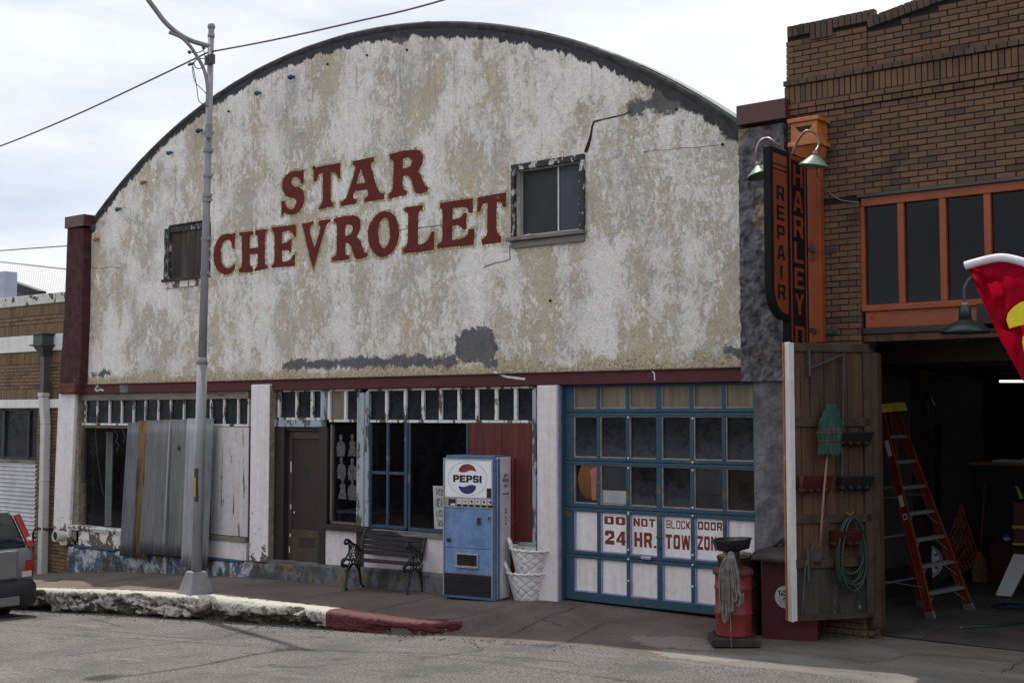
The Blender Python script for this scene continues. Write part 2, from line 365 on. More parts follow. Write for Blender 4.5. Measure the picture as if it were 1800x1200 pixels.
# --- the stucco gable: stained whitewash over tan stucco, tar along the arch, cement repairs
ARCX, ARCZ, ARCR = -13.89, -2.76, 10.98
def stucco(name, over=None, chip=.60):
    k = NT(name); x, y, z = k.xyz()
    drip = k.mapp((1.5, 1, .80)); blot = k.mapp((1, 1, .8), (3.1, 0, 1.7))
    A = lambda a, wa, b, wb: k.math('ADD', k.math('MULTIPLY', a, wa), k.math('MULTIPLY', b, wb))
    big = k.noise(.85, 4, .5, k.mapp((1, 1, .75), (0, 0, .4))); med = k.noise(2.4, 10, .70, k.mapp((1, 1, .62)))
    n1 = k.noise(1.15, 11, .70, drip, .15); fine = k.noise(27, 5, .8); mid = k.noise(8, 9, .75); chips = k.noise(11, 10, .8, k.mapp((1, 1, .7), (2, 0, 5)))
    white = k.mix(k.ramp(mid, .3, .7), (.76, .74, .71), (.95, .93, .90))
    tan = k.mix(k.ramp(A(mid, .5, med, .5), .36, .64), (.38, .305, .20), (.64, .55, .41))
    ochre = k.mix(k.ramp(k.noise(1.1, 6, .6, k.mapp((1, 1, 1), (9, 0, 4))), .52, .66), tan, (.55, .42, .23))
    # a thin grey-buff wash where the lime has worn, then bare tan with ragged edges
    wash = k.ramp(A(big, .55, n1, .45), .42, .56); c = k.mix(k.math('MULTIPLY', wash, .45), white, (.66, .61, .525))
    m1 = k.ramp(A(A(big, .42, n1, .58), .60, chips, .40), .495, .525)
    c = k.mix(k.math('MULTIPLY', m1, .74), c, ochre)
    grey = k.ramp(k.noise(.8, 9, .68, blot, .3), .52, .60); c = k.mix(k.math('MULTIPLY', grey, .45), c, k.mix(mid, (.40, .39, .38), (.60, .58, .56)))
    # lime that still clings: bright runs and crumbs over everything
    m2 = k.ramp(A(k.noise(1.6, 11, .74, k.mapp((1.5, 1, .95), (4, 0, 8))), .52, chips, .48), .525, .550); c = k.mix(k.math('MULTIPLY', m2, .80), c, (.95, .925, .89))
    runs = k.noise(1, 7, .7, k.mapp((11, 1, .45)))
    c = k.mix(k.math('MULTIPLY', k.math('MULTIPLY', k.ramp(runs, .56, .68), k.ramp(z, 4.5, 7.5, .15, .75)), .8), c, (.20, .17, .125))
    # grain of the roughcast and its pits, worst near the top
    c = k.mix(1.0, c, k.mix(k.ramp(fine, .28, .58), (.72, .70, .67), (1.08, 1.08, 1.08)), 'MULTIPLY')
    pit = k.math('ADD', k.noise(19, 6, .85), k.ramp(z, 4.5, 8, -.055, .022))
    c = k.mix(k.math('MULTIPLY', k.ramp(pit, .60, .66), .85), c, (.13, .11, .08))
    # bare aggregate above the red band
    edge = k.noise(5, 7, .7)
    zb = k.math('ADD', k.math('ADD', z, k.math('MULTIPLY', edge, .75)), k.math('MULTIPLY', k.noise(.9, 4, .5), .55))
    agg = k.mix(k.ramp(k.noise(26, 6, .85), .32, .66), (.20, .15, .085), (.82, .72, .53))
    c = k.mix(k.ramp(zb, 3.86, 3.70), c, agg)
    # bare cement: irregular repairs along the lintel and at the corner
    cem = k.mix(k.noise(7, 7, .7), (.075, .075, .08), (.235, .235, .245))
    wob = k.math('MULTIPLY', k.math('SUBTRACT', k.noise(4.5, 9, .75), .5), .50)
    def cap(px0, py0, px1, py1, r, blur=.02):
        nonlocal c
        a, b = F(px0, py0), F(px1, py1); dx, dz = b.x - a.x, b.z - a.z; L2 = dx * dx + dz * dz + 1e-6
        ux = k.math('SUBTRACT', x, a.x); uz = k.math('SUBTRACT', z, a.z)
        h = k.n('ShaderNodeClamp'); k.l(k.math('DIVIDE', k.math('ADD', k.math('MULTIPLY', ux, dx), k.math('MULTIPLY', uz, dz)), L2), h.inputs[0])
        ex = k.math('SUBTRACT', ux, k.math('MULTIPLY', h.outputs[0], dx)); ez = k.math('SUBTRACT', uz, k.math('MULTIPLY', h.outputs[0], dz))
        d = k.math('SQRT', k.math('ADD', k.math('MULTIPLY', ex, ex), k.math('MULTIPLY', ez, ez)))
        c = k.mix(k.ramp(k.math('ADD', d, wob), r + blur, r - blur), c, cem)
    cap(822, 606, 850, 606, .24); cap(500, 641, 640, 638, .07); cap(640, 636, 795, 634, .08); cap(860, 640, 872, 640, .06)
    cap(1282, 616, 1300, 622, .07); cap(1112, 192, 1178, 168, .10); cap(1165, 172, 1255, 160, .19); cap(1262, 165, 1290, 225, .16)
    cap(165, 660, 190, 655, .04); cap(690, 60, 705, 66, .12)
    # tar strip that follows the arch
    dx = k.math('SUBTRACT', x, ARCX); dz = k.math('SUBTRACT', z, ARCZ)
    rad = k.math('SQRT', k.math('ADD', k.math('MULTIPLY', dx, dx), k.math('MULTIPLY', dz, dz)))
    tare = k.math('SUBTRACT', ARCR, rad)
    tare = k.math('ADD', tare, k.math('ADD', k.math('MULTIPLY', k.math('SUBTRACT', k.noise(1, 7, .7, k.mapp((4.5, 1, 1.2))), .5), .34), k.ramp(x, -13, -20, 0.0, .05)))
    c = k.mix(k.ramp(k.math('ADD', tare, k.math('MULTIPLY', k.math('SUBTRACT', k.noise(9, 8, .8, k.mapp((1, 1, .35))), .5), .26)), .175, .15), c, k.mix(k.noise(12, 6, .7), (.035, .036, .04), (.10, .10, .11)))
    c0 = c
    if over:
        pn = k.noise(16, 8, .8); bigp = k.noise(1.6, 4, .5)
        pm = k.ramp(k.math('ADD', k.math('MULTIPLY', pn, .8), k.math('MULTIPLY', bigp, .25)), chip + .06, chip)
        paint = k.mix(fine, tuple(v * .72 for v in over), tuple(v * 1.25 for v in over))
        c = k.mix(pm, c0, paint)
    hgt = k.math('ADD', k.math('MULTIPLY', k.noise(17, 8, .85), 1.3), k.math('MULTIPLY', k.voro(55), .5))
    hgt = k.math('ADD', hgt, k.math('MULTIPLY', m1, -.25))
    k.bump(hgt, .9, .022)
    return k.fin(c, .92, 0, .2)
M = {}
M['stucco'] = stucco('whitewashed_stucco')
M['letter'] = stucco('red_wall_lettering', (.165, .034, .030), .635)
M['halo'] = stucco('mustard_halo_paint', (.40, .35, .13), .50)
M['maroon'] = peel('maroon_paint', (.082, .017, .020), (.30, .24, .22), .02, 4, .8, .35)
M['maroon_metal'] = plain('maroon_sheet_metal', (.075, .018, .022), .45, .1, 2, 0)
M['maroon_brick'] = plain('faded_red_concrete', (.15, .035, .03), .85, .4, 9, .4, 50)
M['oldstucco'] = plain('maroon_stucco', (.06, .014, .016), .9, .5, 7, 1.0, 45, dirt=(.16, .12, .09), dirt_amt=.02)
M['pinkwhite'] = peel('pinkish_white_paint', (.80, .76, .775), (.15, .115, .09), .48, 5.5, .8, .45, low=(-.3, 1.2))
M['pinkclean'] = peel('pinkish_white_wall_paint', (.76, .71, .735), (.25, .22, .20), .06, 6, .8, .4)
M['tanreveal'] = plain('bare_tan_plaster', (.24, .20, .165), .9, .4, 10, .6, 40)
M['whitewood'] = peel('flaking_white_wood', (.74, .74, .74), (.12, .10, .085), .60, 7, .85, .6, (1, 1, .35))
M['greywood'] = plain('weathered_grey_wood', (.17, .15, .13), .9, .5, 5, .6, 60, stretch=(1, 1, .15), dirt=(.05, .04, .035))
M['hgreywood'] = plain('weathered_grey_rail', (.22, .20, .18), .9, .5, 5, .6, 60, stretch=(.15, 1, 1), dirt=(.06, .05, .04))
M['blackwood'] = peel('black_frame_flaking_white', (.035, .035, .037), (.62, .62, .62), .56, 13, .8, .5, (1, 1, .5))
M['board'] = plain('dark_weathered_plywood', (.050, .043, .038), .9, .6, 3, .5, 40, stretch=(2.5, 1, .25), dirt=(.14, .125, .11), dirt_amt=.1, dscale=7)
M['plyboard'] = peel('whitewashed_plywood', (.62, .60, .60), (.12, .11, .10), .42, 6, .9, .4, (2.2, 1, .22))
M['redply'] = plain('red_stained_plywood', (.115, .022, .016), .8, .5, 3, .3, 40, stretch=(3, 1, .16), dirt=(.03, .010, .009), dirt_amt=.3)
M['plinth'] = None
M['bluepaint'] = peel('blue_door_paint', (.022, .072, .120), (.13, .095, .075), .40, 6, .65, .5, (.35, 1, 1))
M['bluewood'] = peel('blue_white_weathered_post', (.36, .42, .48), (.11, .095, .08), .60, 6, .85, .6, (1, 1, .3))
M['bluetrim'] = peel('blue_muntin_paint', (.035, .07, .115), (.20, .19, .20), .40, 8, .8, .5, (1, 1, .4))
M['darkbrown'] = plain('dark_brown_wood', (.022, .014, .014), .6, .3, 5, .3, 60, stretch=(1, 1, .3))
M['doorbrown'] = plain('brown_door_paint', (.072, .048, .028), .6, .2, 4, .2, 60)
M['doorpanel'] = plain('dark_brown_door_panel', (.034, .018, .016), .7, .15, 3, .1)
M['bead'] = plain('tan_glazing_bead', (.28, .24, .22), .8, .3, 8)
M['lilac'] = plain('lilac_edge_paint', (.30, .30, .50), .7, .2, 8)
M['tanpanel'] = plain('tan_board_panel', (.20, .165, .125), .85, .3, 4, .3, 50, stretch=(2, 1, .2))
M['doorwhite'] = peel('white_door_panel', (.82, .775, .80), (.35, .30, .24), .05, 5, .7, .3, low=(-.2, .3))
M['signred'] = plain('brick_red_sign_paint', (.17, .028, .018), .7, .2, 12, 0)
M['glass'] = glass('old_window_glass', (.86, .89, .90), .06, .03, 9)
M['glassdark'] = glass('dusty_window_glass', (.45, .47, .5), .10, .05, 9)
M['dirtyglass'] = dirtyglass('grimy_pane')
M['dirtyglass2'] = dirtyglass('grimy_transom_pane', (.008, .009, .013), (.022, .024, .036), 5, .2)
M['bluegrey'] = plain('blue_grey_covered_pane', (.055, .070, .090), .35, .2, 3, .05, spec=.2)
M['dullglass'] = plain('dull_dark_pane', (.036, .039, .043), .4, .25, 3, .05, spec=.2)
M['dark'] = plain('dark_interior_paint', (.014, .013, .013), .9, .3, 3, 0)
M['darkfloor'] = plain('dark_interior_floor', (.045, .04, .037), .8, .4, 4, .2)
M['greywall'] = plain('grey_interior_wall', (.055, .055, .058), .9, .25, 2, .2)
M['curtain'] = plain('pale_curtain', (.42, .42, .38), .9, .15, 3, 0)
M['cement'] = plain('rough_grey_cement', (.115, .115, .125), .95, .75, 9, 2.5, 18, dirt=(.33, .25, .14), dirt_amt=.22, dscale=1.6)
M['cementlow'] = plain('trowelled_grey_cement', (.15, .15, .16), .95, .5, 4, .7, 22, dirt=(.075, .075, .08), dirt_amt=.22, dscale=6)
M['tar'] = plain('black_roof_tar', (.045, .046, .05), .85, .6, 6, .8, 20)
M['galv'] = plain('galvanised_roof_metal', (.36, .39, .40), .5, .2, 3, .1, metal=.4)
M['steelgrey'] = plain('grey_painted_steel', (.22, .22, .24), .55, .3, 3, .15, 40, dirt=(.12, .09, .08), dirt_amt=.06)
M['polewhite'] = plain('chalky_grey_pole_paint', (.235, .235, .255), .55, .22, 4, .1, 40, stretch=(1, 1, .3), dirt=(.10, .07, .05), dirt_amt=.03)
M['darksteel'] = plain('dark_steel', (.05, .05, .055), .5, .3, 5, .1)
M['wire'] = plain('cable_sheath', (.10, .10, .12), .6, .1, 5, 0)
M['corr'] = plain('dull_corrugated_zinc', (.19, .20, .205), .5, .25, 2.5, .1, 40, metal=.55, stretch=(3, 1, .5), dirt=(.11, .09, .07), dirt_amt=.05)
M['corrblue'] = plain('blue_grey_corrugated_zinc', (.17, .175, .20), .5, .3, 3, .1, 40, metal=.5, stretch=(3, 1, .5))
M['corrrust'] = plain('rusty_corrugated_zinc', (.165, .105, .048), .7, .7, 3, .2, 40, metal=.2, stretch=(2, 1, .35), dirt=(.10, .04, .02), dirt_amt=.25)
M['corrlight'] = plain('pale_corrugated_zinc', (.36, .36, .39), .5, .2, 3, .1, 40, metal=.45, stretch=(3, 1, .4))
M['corrwhite'] = plain('bright_corrugated_siding', (.55, .56, .60), .4, .15, 3, .05, metal=.5)
M['roofwhite'] = plain('white_metal_roof', (.46, .46, .47), .45, .06, 2, 0)
M['bluefascia'] = plain('pale_blue_siding', (.40, .45, .55), .8, .12, 2, .1)
M['pvc'] = plain('cream_pvc', (.52, .51, .44), .4, .1, 5, 0)
M['black'] = plain('black_cast_iron', (.012, .012, .014), .45, .3, 8, .1)
M['slat'] = plain('dark_brown_bench_slat', (.016, .012, .013), .8, .3, 6, .15, 60, stretch=(.2, 1, 1))
M['vblue'] = plain('faded_blue_enamel', (.14, .25, .46), .45, .3, 6, .06, 30, dirt=(.15, .26, .46), dirt_amt=.35, dscale=9)
M['vblue2'] = plain('blue_cabinet_enamel', (.085, .155, .30), .45, .15, 4, .05)
M['vside'] = plain('off_white_cabinet_side', (.62, .61, .64), .5, .15, 3, .08, 30, dirt=(.32, .27, .22), dirt_amt=.05)
M['vwhite'] = plain('white_sign_panel', (.80, .82, .86), .35, .04, 3, 0)
M['chrome'] = plain('brushed_aluminium', (.45, .45, .46), .35, .15, 5, .05, metal=.7)
M['prtred'] = plain('printed_red', (.23, .018, .022), .5, .08, 4, 0)
M['prtblue'] = plain('printed_navy', (.014, .022, .13), .5, .08, 4, 0)
M['prtltblue'] = plain('printed_pale_blue', (.32, .47, .58), .5, .05, 4, 0)
M['prtblack'] = plain('printed_black', (.008, .008, .009), .5, .1, 4, 0)
M['prtwhite'] = plain('printed_white', (.62, .62, .64), .6, .05, 4, 0)
M['prtorange'] = plain('printed_orange', (.50, .19, .03), .5, .05, 4, 0)
M['prtfadedred'] = plain('faded_printed_red', (.36, .15, .15), .6, .1, 8, 0)
M['prtfadedblue'] = plain('faded_printed_blue', (.17, .23, .36), .6, .1, 8, 0)
M['grille'] = plain('black_slotted_grille', (.018, .016, .018), .5, .2, 5, 0)
M['vred'] = plain('red_cooler_enamel', (.17, .016, .016), .45, .2, 3, .08, dirt=(.07, .02, .02), dirt_amt=.15)
M['wicker'] = plain('chalk_white_weave', (.76, .745, .74), .75, .22, 14, .25, 60, dirt=(.26, .23, .20), dirt_amt=.12, dscale=9)
M['soil'] = plain('dark_soil', (.03, .024, .018), .95, .5, 20, .8, 40)
M['drumred'] = peel('chipped_red_drum_paint', (.21, .020, .020), (.016, .014, .014), .17, 5, .5, .3)
M['drumdark'] = peel('rusty_dark_red_drum', (.036, .009, .008), (.045, .022, .014), .45, 3, .7, .3)
M['boxred'] = plain('dark_red_bin_paint', (.095, .010, .016), .5, .25, 3, .1)
M['rag'] = plain('grey_mop_yarn', (.17, .165, .155), .95, .45, 16, .5, 90)
M['oldwood'] = plain('dark_old_timber', (.035, .028, .024), .9, .5, 5, .5, 40)
M['plank'] = plain('brown_door_plank', (.095, .046, .021), .75, .55, 2.2, .3, 50, stretch=(4, 4, .35), dirt=(.03, .018, .012), dirt_amt=.25, rnd=.45)
M['batten'] = plain('dark_brown_batten', (.055, .033, .020), .8, .4, 4, .3)
M['edgewhite'] = peel('scuffed_white_door_edge', (.62, .62, .63), (.20, .16, .13), .28, 5, .7, .4, (1, 1, .12))
M['orange'] = plain('orange_paint', (.27, .058, .014), .5, .2, 3, .12, 40, dirt=(.10, .025, .012), dirt_amt=.06)
M['orangelt'] = plain('faded_orange_paint', (.44, .14, .035), .5, .3, 5, .12, 40, dirt=(.5, .38, .28), dirt_amt=.08)
M['signblack'] = plain('black_sign_enamel', (.008, .008, .009), .75, .1, 3, 0, spec=.15)
M['signorange'] = plain('burnt_orange_sign_paint', (.21, .040, .016), .5, .15, 4, 0)
M['green_shade'] = plain('sage_green_enamel', (.16, .23, .17), .4, .2, 6, 0)
M['coppipe'] = plain('pinkish_copper_pipe', (.24, .17, .165), .4, .2, 8, 0, metal=.5)
M['darkgreen'] = plain('dark_green_enamel', (.018, .032, .030), .35, .2, 5, 0)
M['fredn'] = None
M['flagyellow'] = plain('yellow_flag_print', (.68, .56, .02), .8, .08, 6, .1, 90)
M['flagwhite'] = plain('white_flag_sleeve', (.66, .64, .72), .8, .12, 8, .2, 30)
M['ladder'] = plain('orange_red_fibreglass', (.175, .030, .016), .5, .2, 4, .1)
M['laddercap'] = plain('yellow_ladder_cap', (.48, .40, .05), .6, .25, 6, .15, dirt=(.2, .16, .05), dirt_amt=.15)
M['alu'] = plain('dull_aluminium', (.24, .25, .26), .5, .25, 6, .1, metal=.4)
M['hose'] = plain('green_rubber_hose', (.011, .034, .022), .5, .2, 8, 0)
M['bristle'] = plain('green_broom_bristle', (.018, .058, .044), .9, .6, 7, .7, 60, stretch=(4, 4, .3))
M['straw'] = plain('straw_bristle', (.22, .14, .06), .9, .4, 10, .6, 60, stretch=(4, 4, .4))
M['handle'] = plain('pale_broom_handle', (.24, .15, .10), .7, .3, 5, .1)
M['binblack'] = plain('black_plastic_bin', (.012, .012, .014), .4, .2, 5, 0)
M['binred'] = plain('red_plastic_bin', (.065, .008, .008), .4, .2, 5, 0)
M['rubber'] = plain('tyre_rubber', (.014, .014, .015), .8, .3, 8, .2)
M['rim'] = plain('white_steel_rim', (.50, .50, .54), .5, .15, 6, .05)
M['mesh'] = plain('orange_safety_mesh', (.20, .045, .02), .7, .2, 6, 0)
M['cardblue'] = plain('blue_tin_paint', (.03, .07, .25), .5, .2, 8, 0)
M['carsilver'] = plain('silver_car_paint', (.26, .26, .275), .3, .05, 2, 0, metal=.6)
M['carblack'] = plain('dark_car_plastic', (.018, .019, .022), .5, .1, 5, .05)
M['carglass'] = plain('dark_car_glass', (.012, .02, .02), .06, .1, 2, 0, spec=.8)
M['carlight'] = plain('red_tail_light', (.30, .008, .012), .15, .2, 12, 0, spec=.7)
M['carclear'] = plain('clear_tail_light', (.55, .50, .50), .15, .1, 12, 0)
M['bulbs'] = None
M['tealbulb'] = plain('teal_bulb', (.02, .10, .12), .25, .1, 5, 0)
M['bluebulb'] = plain('navy_bulb', (.015, .03, .10), .25, .1, 5, 0)
M['tanbulb'] = plain('faded_orange_bulb', (.32, .13, .07), .4, .1, 5, 0)
M['crack'] = plain('open_crack', (.02, .017, .014), .95, .3, 5, 0)
M['poster'] = None
# lit tube
k = NT('fluorescent_tube'); k.b.inputs['Emission Color'].default_value = (1, .97, .8, 1); k.b.inputs['Emission Strength'].default_value = 1.6; M['tube'] = k.fin((.8, .8, .75), .5)
# flag cloth: red, a little light passes
k = NT('red_flag_cloth'); k.bump(k.noise(220, 2), .15, .002)
tl = k.n('ShaderNodeBsdfTranslucent'); tl.inputs[0].default_value = (.50, .004, .030, 1)
ms = k.n('ShaderNodeMixShader'); ms.inputs[0].default_value = .45
k.fin((.40, .004, .026), .95, 0, .1); k.l(k.b.outputs[0], ms.inputs[1]); k.l(tl.outputs[0], ms.inputs[2]); k.l(ms.outputs[0], k.out.inputs[0]); M['flagred'] = k.m
# plinth: layers of blue and white paint flaking off ochre render, moss at the foot
k = NT('flaking_blue_white_plinth'); x, y, z = k.xyz()
a = k.noise(6, 10, .72, k.mapp((1, 1, .6))); b = k.noise(4.2, 9, .7, k.mapp((1, 1, .7), (5, 2, 1)))
c = k.mix(k.ramp(a, .45, .52), (.50, .52, .58), (.070, .12, .19))
right = k.ramp(x, -16.2, -15.2)
c = k.mix(k.math('MULTIPLY', right, .85), c, (.10, .095, .10))
c = k.mix(k.ramp(b, .54, .58), c, k.mix(k.noise(30), (.10, .065, .035), (.30, .20, .11)))
c = k.mix(k.math('MULTIPLY', k.ramp(k.noise(3, 8, .7), .46, .62), .8), c, (.05, .052, .045))
k.bump(k.math('ADD', a, b), .7, .02); M['plinth'] = k.fin(c, .9)
# bricks: one colour per brick, speckled
def brickmat(name, ca, cb, cc):
    k = NT(name); oi = k.n('ShaderNodeObjectInfo')
    rp = k.n('ShaderNodeValToRGB'); el = rp.color_ramp.elements
    el[0].position = 0; el[0].color = (*ca, 1); el[1].position = 1; el[1].color = (*cb, 1)
    mdl = el.new(.84); mdl.color = (*cc, 1)
    vm = k.n('ShaderNodeNewGeometry')
    k.l(k.math('FRACT', k.math('ADD', oi.outputs['Random'], vm.outputs['Random Per Island'])), rp.inputs[0])
    sp = k.noise(130, 4, .8, vm.outputs['Position']); lg = k.noise(2.0, 6, .6, vm.outputs['Position'])
    c = k.mix(k.ramp(sp, .56, .66), rp.outputs[0], tuple(v * .35 for v in ca))
    c = k.mix(k.math('MULTIPLY', k.ramp(lg, .52, .72), .65), c, tuple(v * .45 for v in cb))
    k.bump(sp, .35, .004); return k.fin(c, .9)
M['brick'] = brickmat('brown_face_brick', (.155, .086, .048), (.072, .045, .034), (.120, .070, .042))
M['brickdark'] = brickmat('sooty_coping_brick', (.10, .062, .045), (.045, .032, .028), (.075, .05, .038))
M['bricktan'] = brickmat('tan_face_brick', (.225, .135, .075), (.115, .075, .05), (.18, .115, .07))
M['mortar'] = plain('dark_raked_mortar', (.016, .013, .012), .95, .3, 20, .3)
M['mortarbase'] = M['mortar']
M['capstone'] = peel('peeling_white_coping', (.62, .62, .60), (.10, .09, .07), .5, 5, .9, .5)
M['bandwhite'] = peel('peeling_white_lintel', (.76, .76, .78), (.12, .09, .07), .14, 5, .85, .4)
M['paper'] = plain('printed_paper', (.45, .46, .47), .8, .05, 5, 0)
# ground materials
k = NT('worn_asphalt'); x, y, z = k.xyz()
f1 = k.voro(34); f2 = k.noise(40, 6, .88); b1 = k.noise(.9, 8, .6); b2 = k.noise(4, 8, .65, k.mapp((.35, 1, 1)))
c = k.mix(k.ramp(f2, .36, .66), (.040, .036, .033), (.335, .305, .278))
c = k.mix(k.ramp(f1, .08, .30, .6, 0), c, (.36, .335, .31))
c = k.mix(k.math('MULTIPLY', k.ramp(b1, .46, .66), .65), c, (.085, .085, .092))
c = k.mix(k.math('MULTIPLY', k.ramp(b2, .57, .66), .6), c, (.055, .052, .052)); c = k.mix(k.math('MULTIPLY', k.ramp(k.noise(1.7, 9, .7, k.mapp((.5, 1.6, 1), (7, 3, 0))), .56, .68), .5), c, (.30, .275, .25))
k.bump(k.math('ADD', f1, k.math('MULTIPLY', f2, 1.2)), 1.0, .02); M['asphalt'] = k.fin(c, .9)
k = NT('brown_concrete_paving'); x, y, z = k.xyz()
b1 = k.noise(1.1, 9, .65); f2 = k.noise(120, 3, .8); st = k.noise(7, 8, .7)
c = k.mix(k.ramp(b1, .3, .7), (.092, .068, .057), (.150, .115, .098))
c = k.mix(k.ramp(k.noise(45, 4, .85), .56, .68, 0, .8), c, (.065, .052, .046)); c = k.mix(k.ramp(k.noise(38, 4, .85, k.mapp((1, 1, 1), (3, 8, 0))), .58, .70, 0, .7), c, (.24, .20, .175)); c = k.mix(k.ramp(st, .63, .72, 0, .7), c, (.27, .235, .20))
c = k.mix(k.ramp(k.noise(2.6, 9, .75, k.mapp((1, .5, 1), (4, 1, 0))), .60, .68, 0, .6), c, (.075, .06, .053))
sp = k.voro(26); c = k.mix(k.ramp(sp, .05, .02), c, (.03, .026, .024))
# concrete runs greyer in front of the brick garage
c = k.mix(k.ramp(k.math('ADD', x, k.math('MULTIPLY', b1, 1.2)), -6.3, -5.8), c, k.mix(k.ramp(k.noise(1, 7, .7, k.mapp((.9, 2.6, 1))), .3, .72), (.115, .103, .092), (.21, .192, .172)))
# two pale worn cement repairs beside the oil drum
for (ex_, ey_, ax_, ay_, co_) in ((-7.25, -1.25, .55, .30, (.30, .265, .225)), (-6.75, -1.75, .50, .22, (.29, .275, .25)), (-17.6, -1.2, .5, .3, (.19, .155, .135))):
    dx_ = k.math('DIVIDE', k.math('SUBTRACT', x, ex_), ax_); dy_ = k.math('DIVIDE', k.math('SUBTRACT', y, ey_), ay_)
    dd = k.math('ADD', k.math('SQRT', k.math('ADD', k.math('MULTIPLY', dx_, dx_), k.math('MULTIPLY', dy_, dy_))), k.math('MULTIPLY', k.math('SUBTRACT', st, .5), 2.2))
    c = k.mix(k.math('MULTIPLY', k.ramp(dd, 1.0, .9), .75), c, k.mix(st, tuple(v * .6 for v in co_), co_))
k.bump(k.math('ADD', f2, k.math('MULTIPLY', st, 2)), .5, .012); M['paving'] = k.fin(c, .88)
k = NT('chipped_white_kerb'); v = k.mapp((1, 1, 1))
a = k.noise(7, 10, .74); b = k.noise(22, 6, .75); x, y, z = k.xyz()
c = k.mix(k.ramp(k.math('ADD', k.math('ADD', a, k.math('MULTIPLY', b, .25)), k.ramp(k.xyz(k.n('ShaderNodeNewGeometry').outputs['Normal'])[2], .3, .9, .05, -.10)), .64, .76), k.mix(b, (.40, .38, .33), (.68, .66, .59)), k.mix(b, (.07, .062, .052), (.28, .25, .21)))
k.bump(k.math('ADD', a, b), .9, .03); M['kerb'] = k.fin(c, .95)
M['spall_shade'] = plain('broken_kerb_concrete_shade', (.105, .092, .078), .95, .6, 12, .8, 40, dirt=(.24, .215, .18), dirt_amt=.45, dscale=11)  # bare broken concrete, its dark colour also painting the undercut's shade
M['kerbred'] = peel('chipped_red_kerb', (.092, .012, .018), (.07, .055, .05), .26, 5, .75, .7)
M['dirt'] = plain('dry_ground', (.13, .11, .09), .95, .4, .5, .3, 10)
# ------------------------------------------------------------------ ground, road, pavement, kerb
b = MB(); b.grid(lambda u, v: (-700 + 1400 * u, -600 + 1200 * v, -5.0), 4, 4); struct('ground', b, M['dirt'])
b = MB(); b.grid(lambda u, v: ((x := -60 + 90 * u), (y := -12.0 + 12.3 * v), zr(x) + .10 * math.sin(max(0, min(1, (-y - 2) / 10)) * math.pi)), 180, 24)
struct('road', b, M['asphalt'])
b = MB(); b.grid(lambda u, v: ((x := -60 + 90 * u), -20 + 8.0 * v, zr(x) + .16), 90, 2); struct('far_pavement', b, M['paving'])
def pv(u, v):
    x = -45 + 75 * u; y = -2.02 + 2.6 * v
    if x < -10.6: yy = y if y > -1.98 else -1.98
    else: yy = max(y, -2.02 + .07 * mnoise.noise((x * 1.7, 0, 1)) + .025 * mnoise.noise((x * 9, 0, 1)) - (0 if x > -9.5 else .02)); y = yy
    z = pave(x, yy)
    if -10.9 < x < -10.0 and y < interp(x, KB) - .03: z = zr(x) - .07   # outside the kerb corner the road surface shows
    return (x, yy, z - (.012 if y <= -1.99 and x > -10.6 else 0) + .006 * mnoise.noise((x * .8, yy * .8, 3)))
b = MB(); b.grid(pv, 1300, 52); struct('pavement', b, M['paving'], smooth=True)
# narrow joints scored in the paving
b = MB()
for xj in [-19.6, -18.0, -16.4, -14.8, -13.1, -11.5]:
    pts = [(xj + .012 * math.sin(i * 2.1), -.1 - 1.8 * i / 14) for i in range(15)]
    for (xa, ya), (xb, yb) in zip(pts, pts[1:]):
        b.add([(xa - .007, ya, pave(xa, ya) + .012), (xa + .007, ya, pave(xa, ya) + .012), (xb + .007, yb, pave(xb, yb) + .012), (xb - .007, yb, pave(xb, yb) + .012)], [(0, 1, 2, 3)])
struct('paving_joint', b, M['crack'])
# cracks across the driveway and the garage apron
def crackline(mb, pts, wdt=.012, seed=0):
    rnd = random.Random(seed); P = []
    for (x0, y0), (x1, y1) in zip(pts, pts[1:]):
        n = max(2, int(math.hypot(x1 - x0, y1 - y0) / .09))
        for i in range(n):
            t = i / n; P.append((x0 + (x1 - x0) * t + rnd.uniform(-.022, .022), y0 + (y1 - y0) * t + rnd.uniform(-.022, .022)))
    P.append(pts[-1])
    for i in range(len(P) - 1):
        (xa, ya), (xb, yb) = P[i], P[i + 1]; L = math.hypot(xb - xa, yb - ya) or 1; nx, ny = -(yb - ya) / L, (xb - xa) / L
        wa = wdt * rnd.uniform(.3, 1); wb = wdt * rnd.uniform(.3, 1)
        mb.add([(xa - nx * wa, ya - ny * wa, pave(xa, ya) + .014), (xa + nx * wa, ya + ny * wa, pave(xa, ya) + .014), (xb + nx * wb, yb + ny * wb, pave(xb, yb) + .014), (xb - nx * wb, yb - ny * wb, pave(xb, yb) + .014)], [(0, 1, 2, 3)])
def gpt(px, py):
    z = -.05
    for _ in range(25):
        p = FZ(px, py, z); z = .5 * z + .5 * pave(p.x, p.y)
    return (p.x, p.y)
b = MB()
for i, L in enumerate([[(850, 1128), (960, 1085), (1020, 1066)], [(905, 1060), (820, 1090), (790, 1104)], [(880, 1135), (985, 1132)], [(960, 1140), (1060, 1095), (1170, 1085)], [(990, 1100), (940, 1085)],
                       [(1480, 1105), (1560, 1105), (1660, 1110)], [(1530, 1118), (1600, 1108)], [(1620, 1125), (1665, 1100), (1690, 1092)], [(1530, 1165), (1610, 1150), (1800, 1165)], [(1760, 1185), (1785, 1170), (1800, 1160)], [(1320, 1140), (1420, 1150), (1530, 1165)]]):
    crackline(b, [gpt(*q) for q in L], .0075, i)
struct('concrete_cracks', b, M['crack'])
b = MB()
_pv = pave
pave = lambda x, y: zr(x) + .10 * math.sin(max(0, min(1, (-y - 2) / 10)) * math.pi) - .006
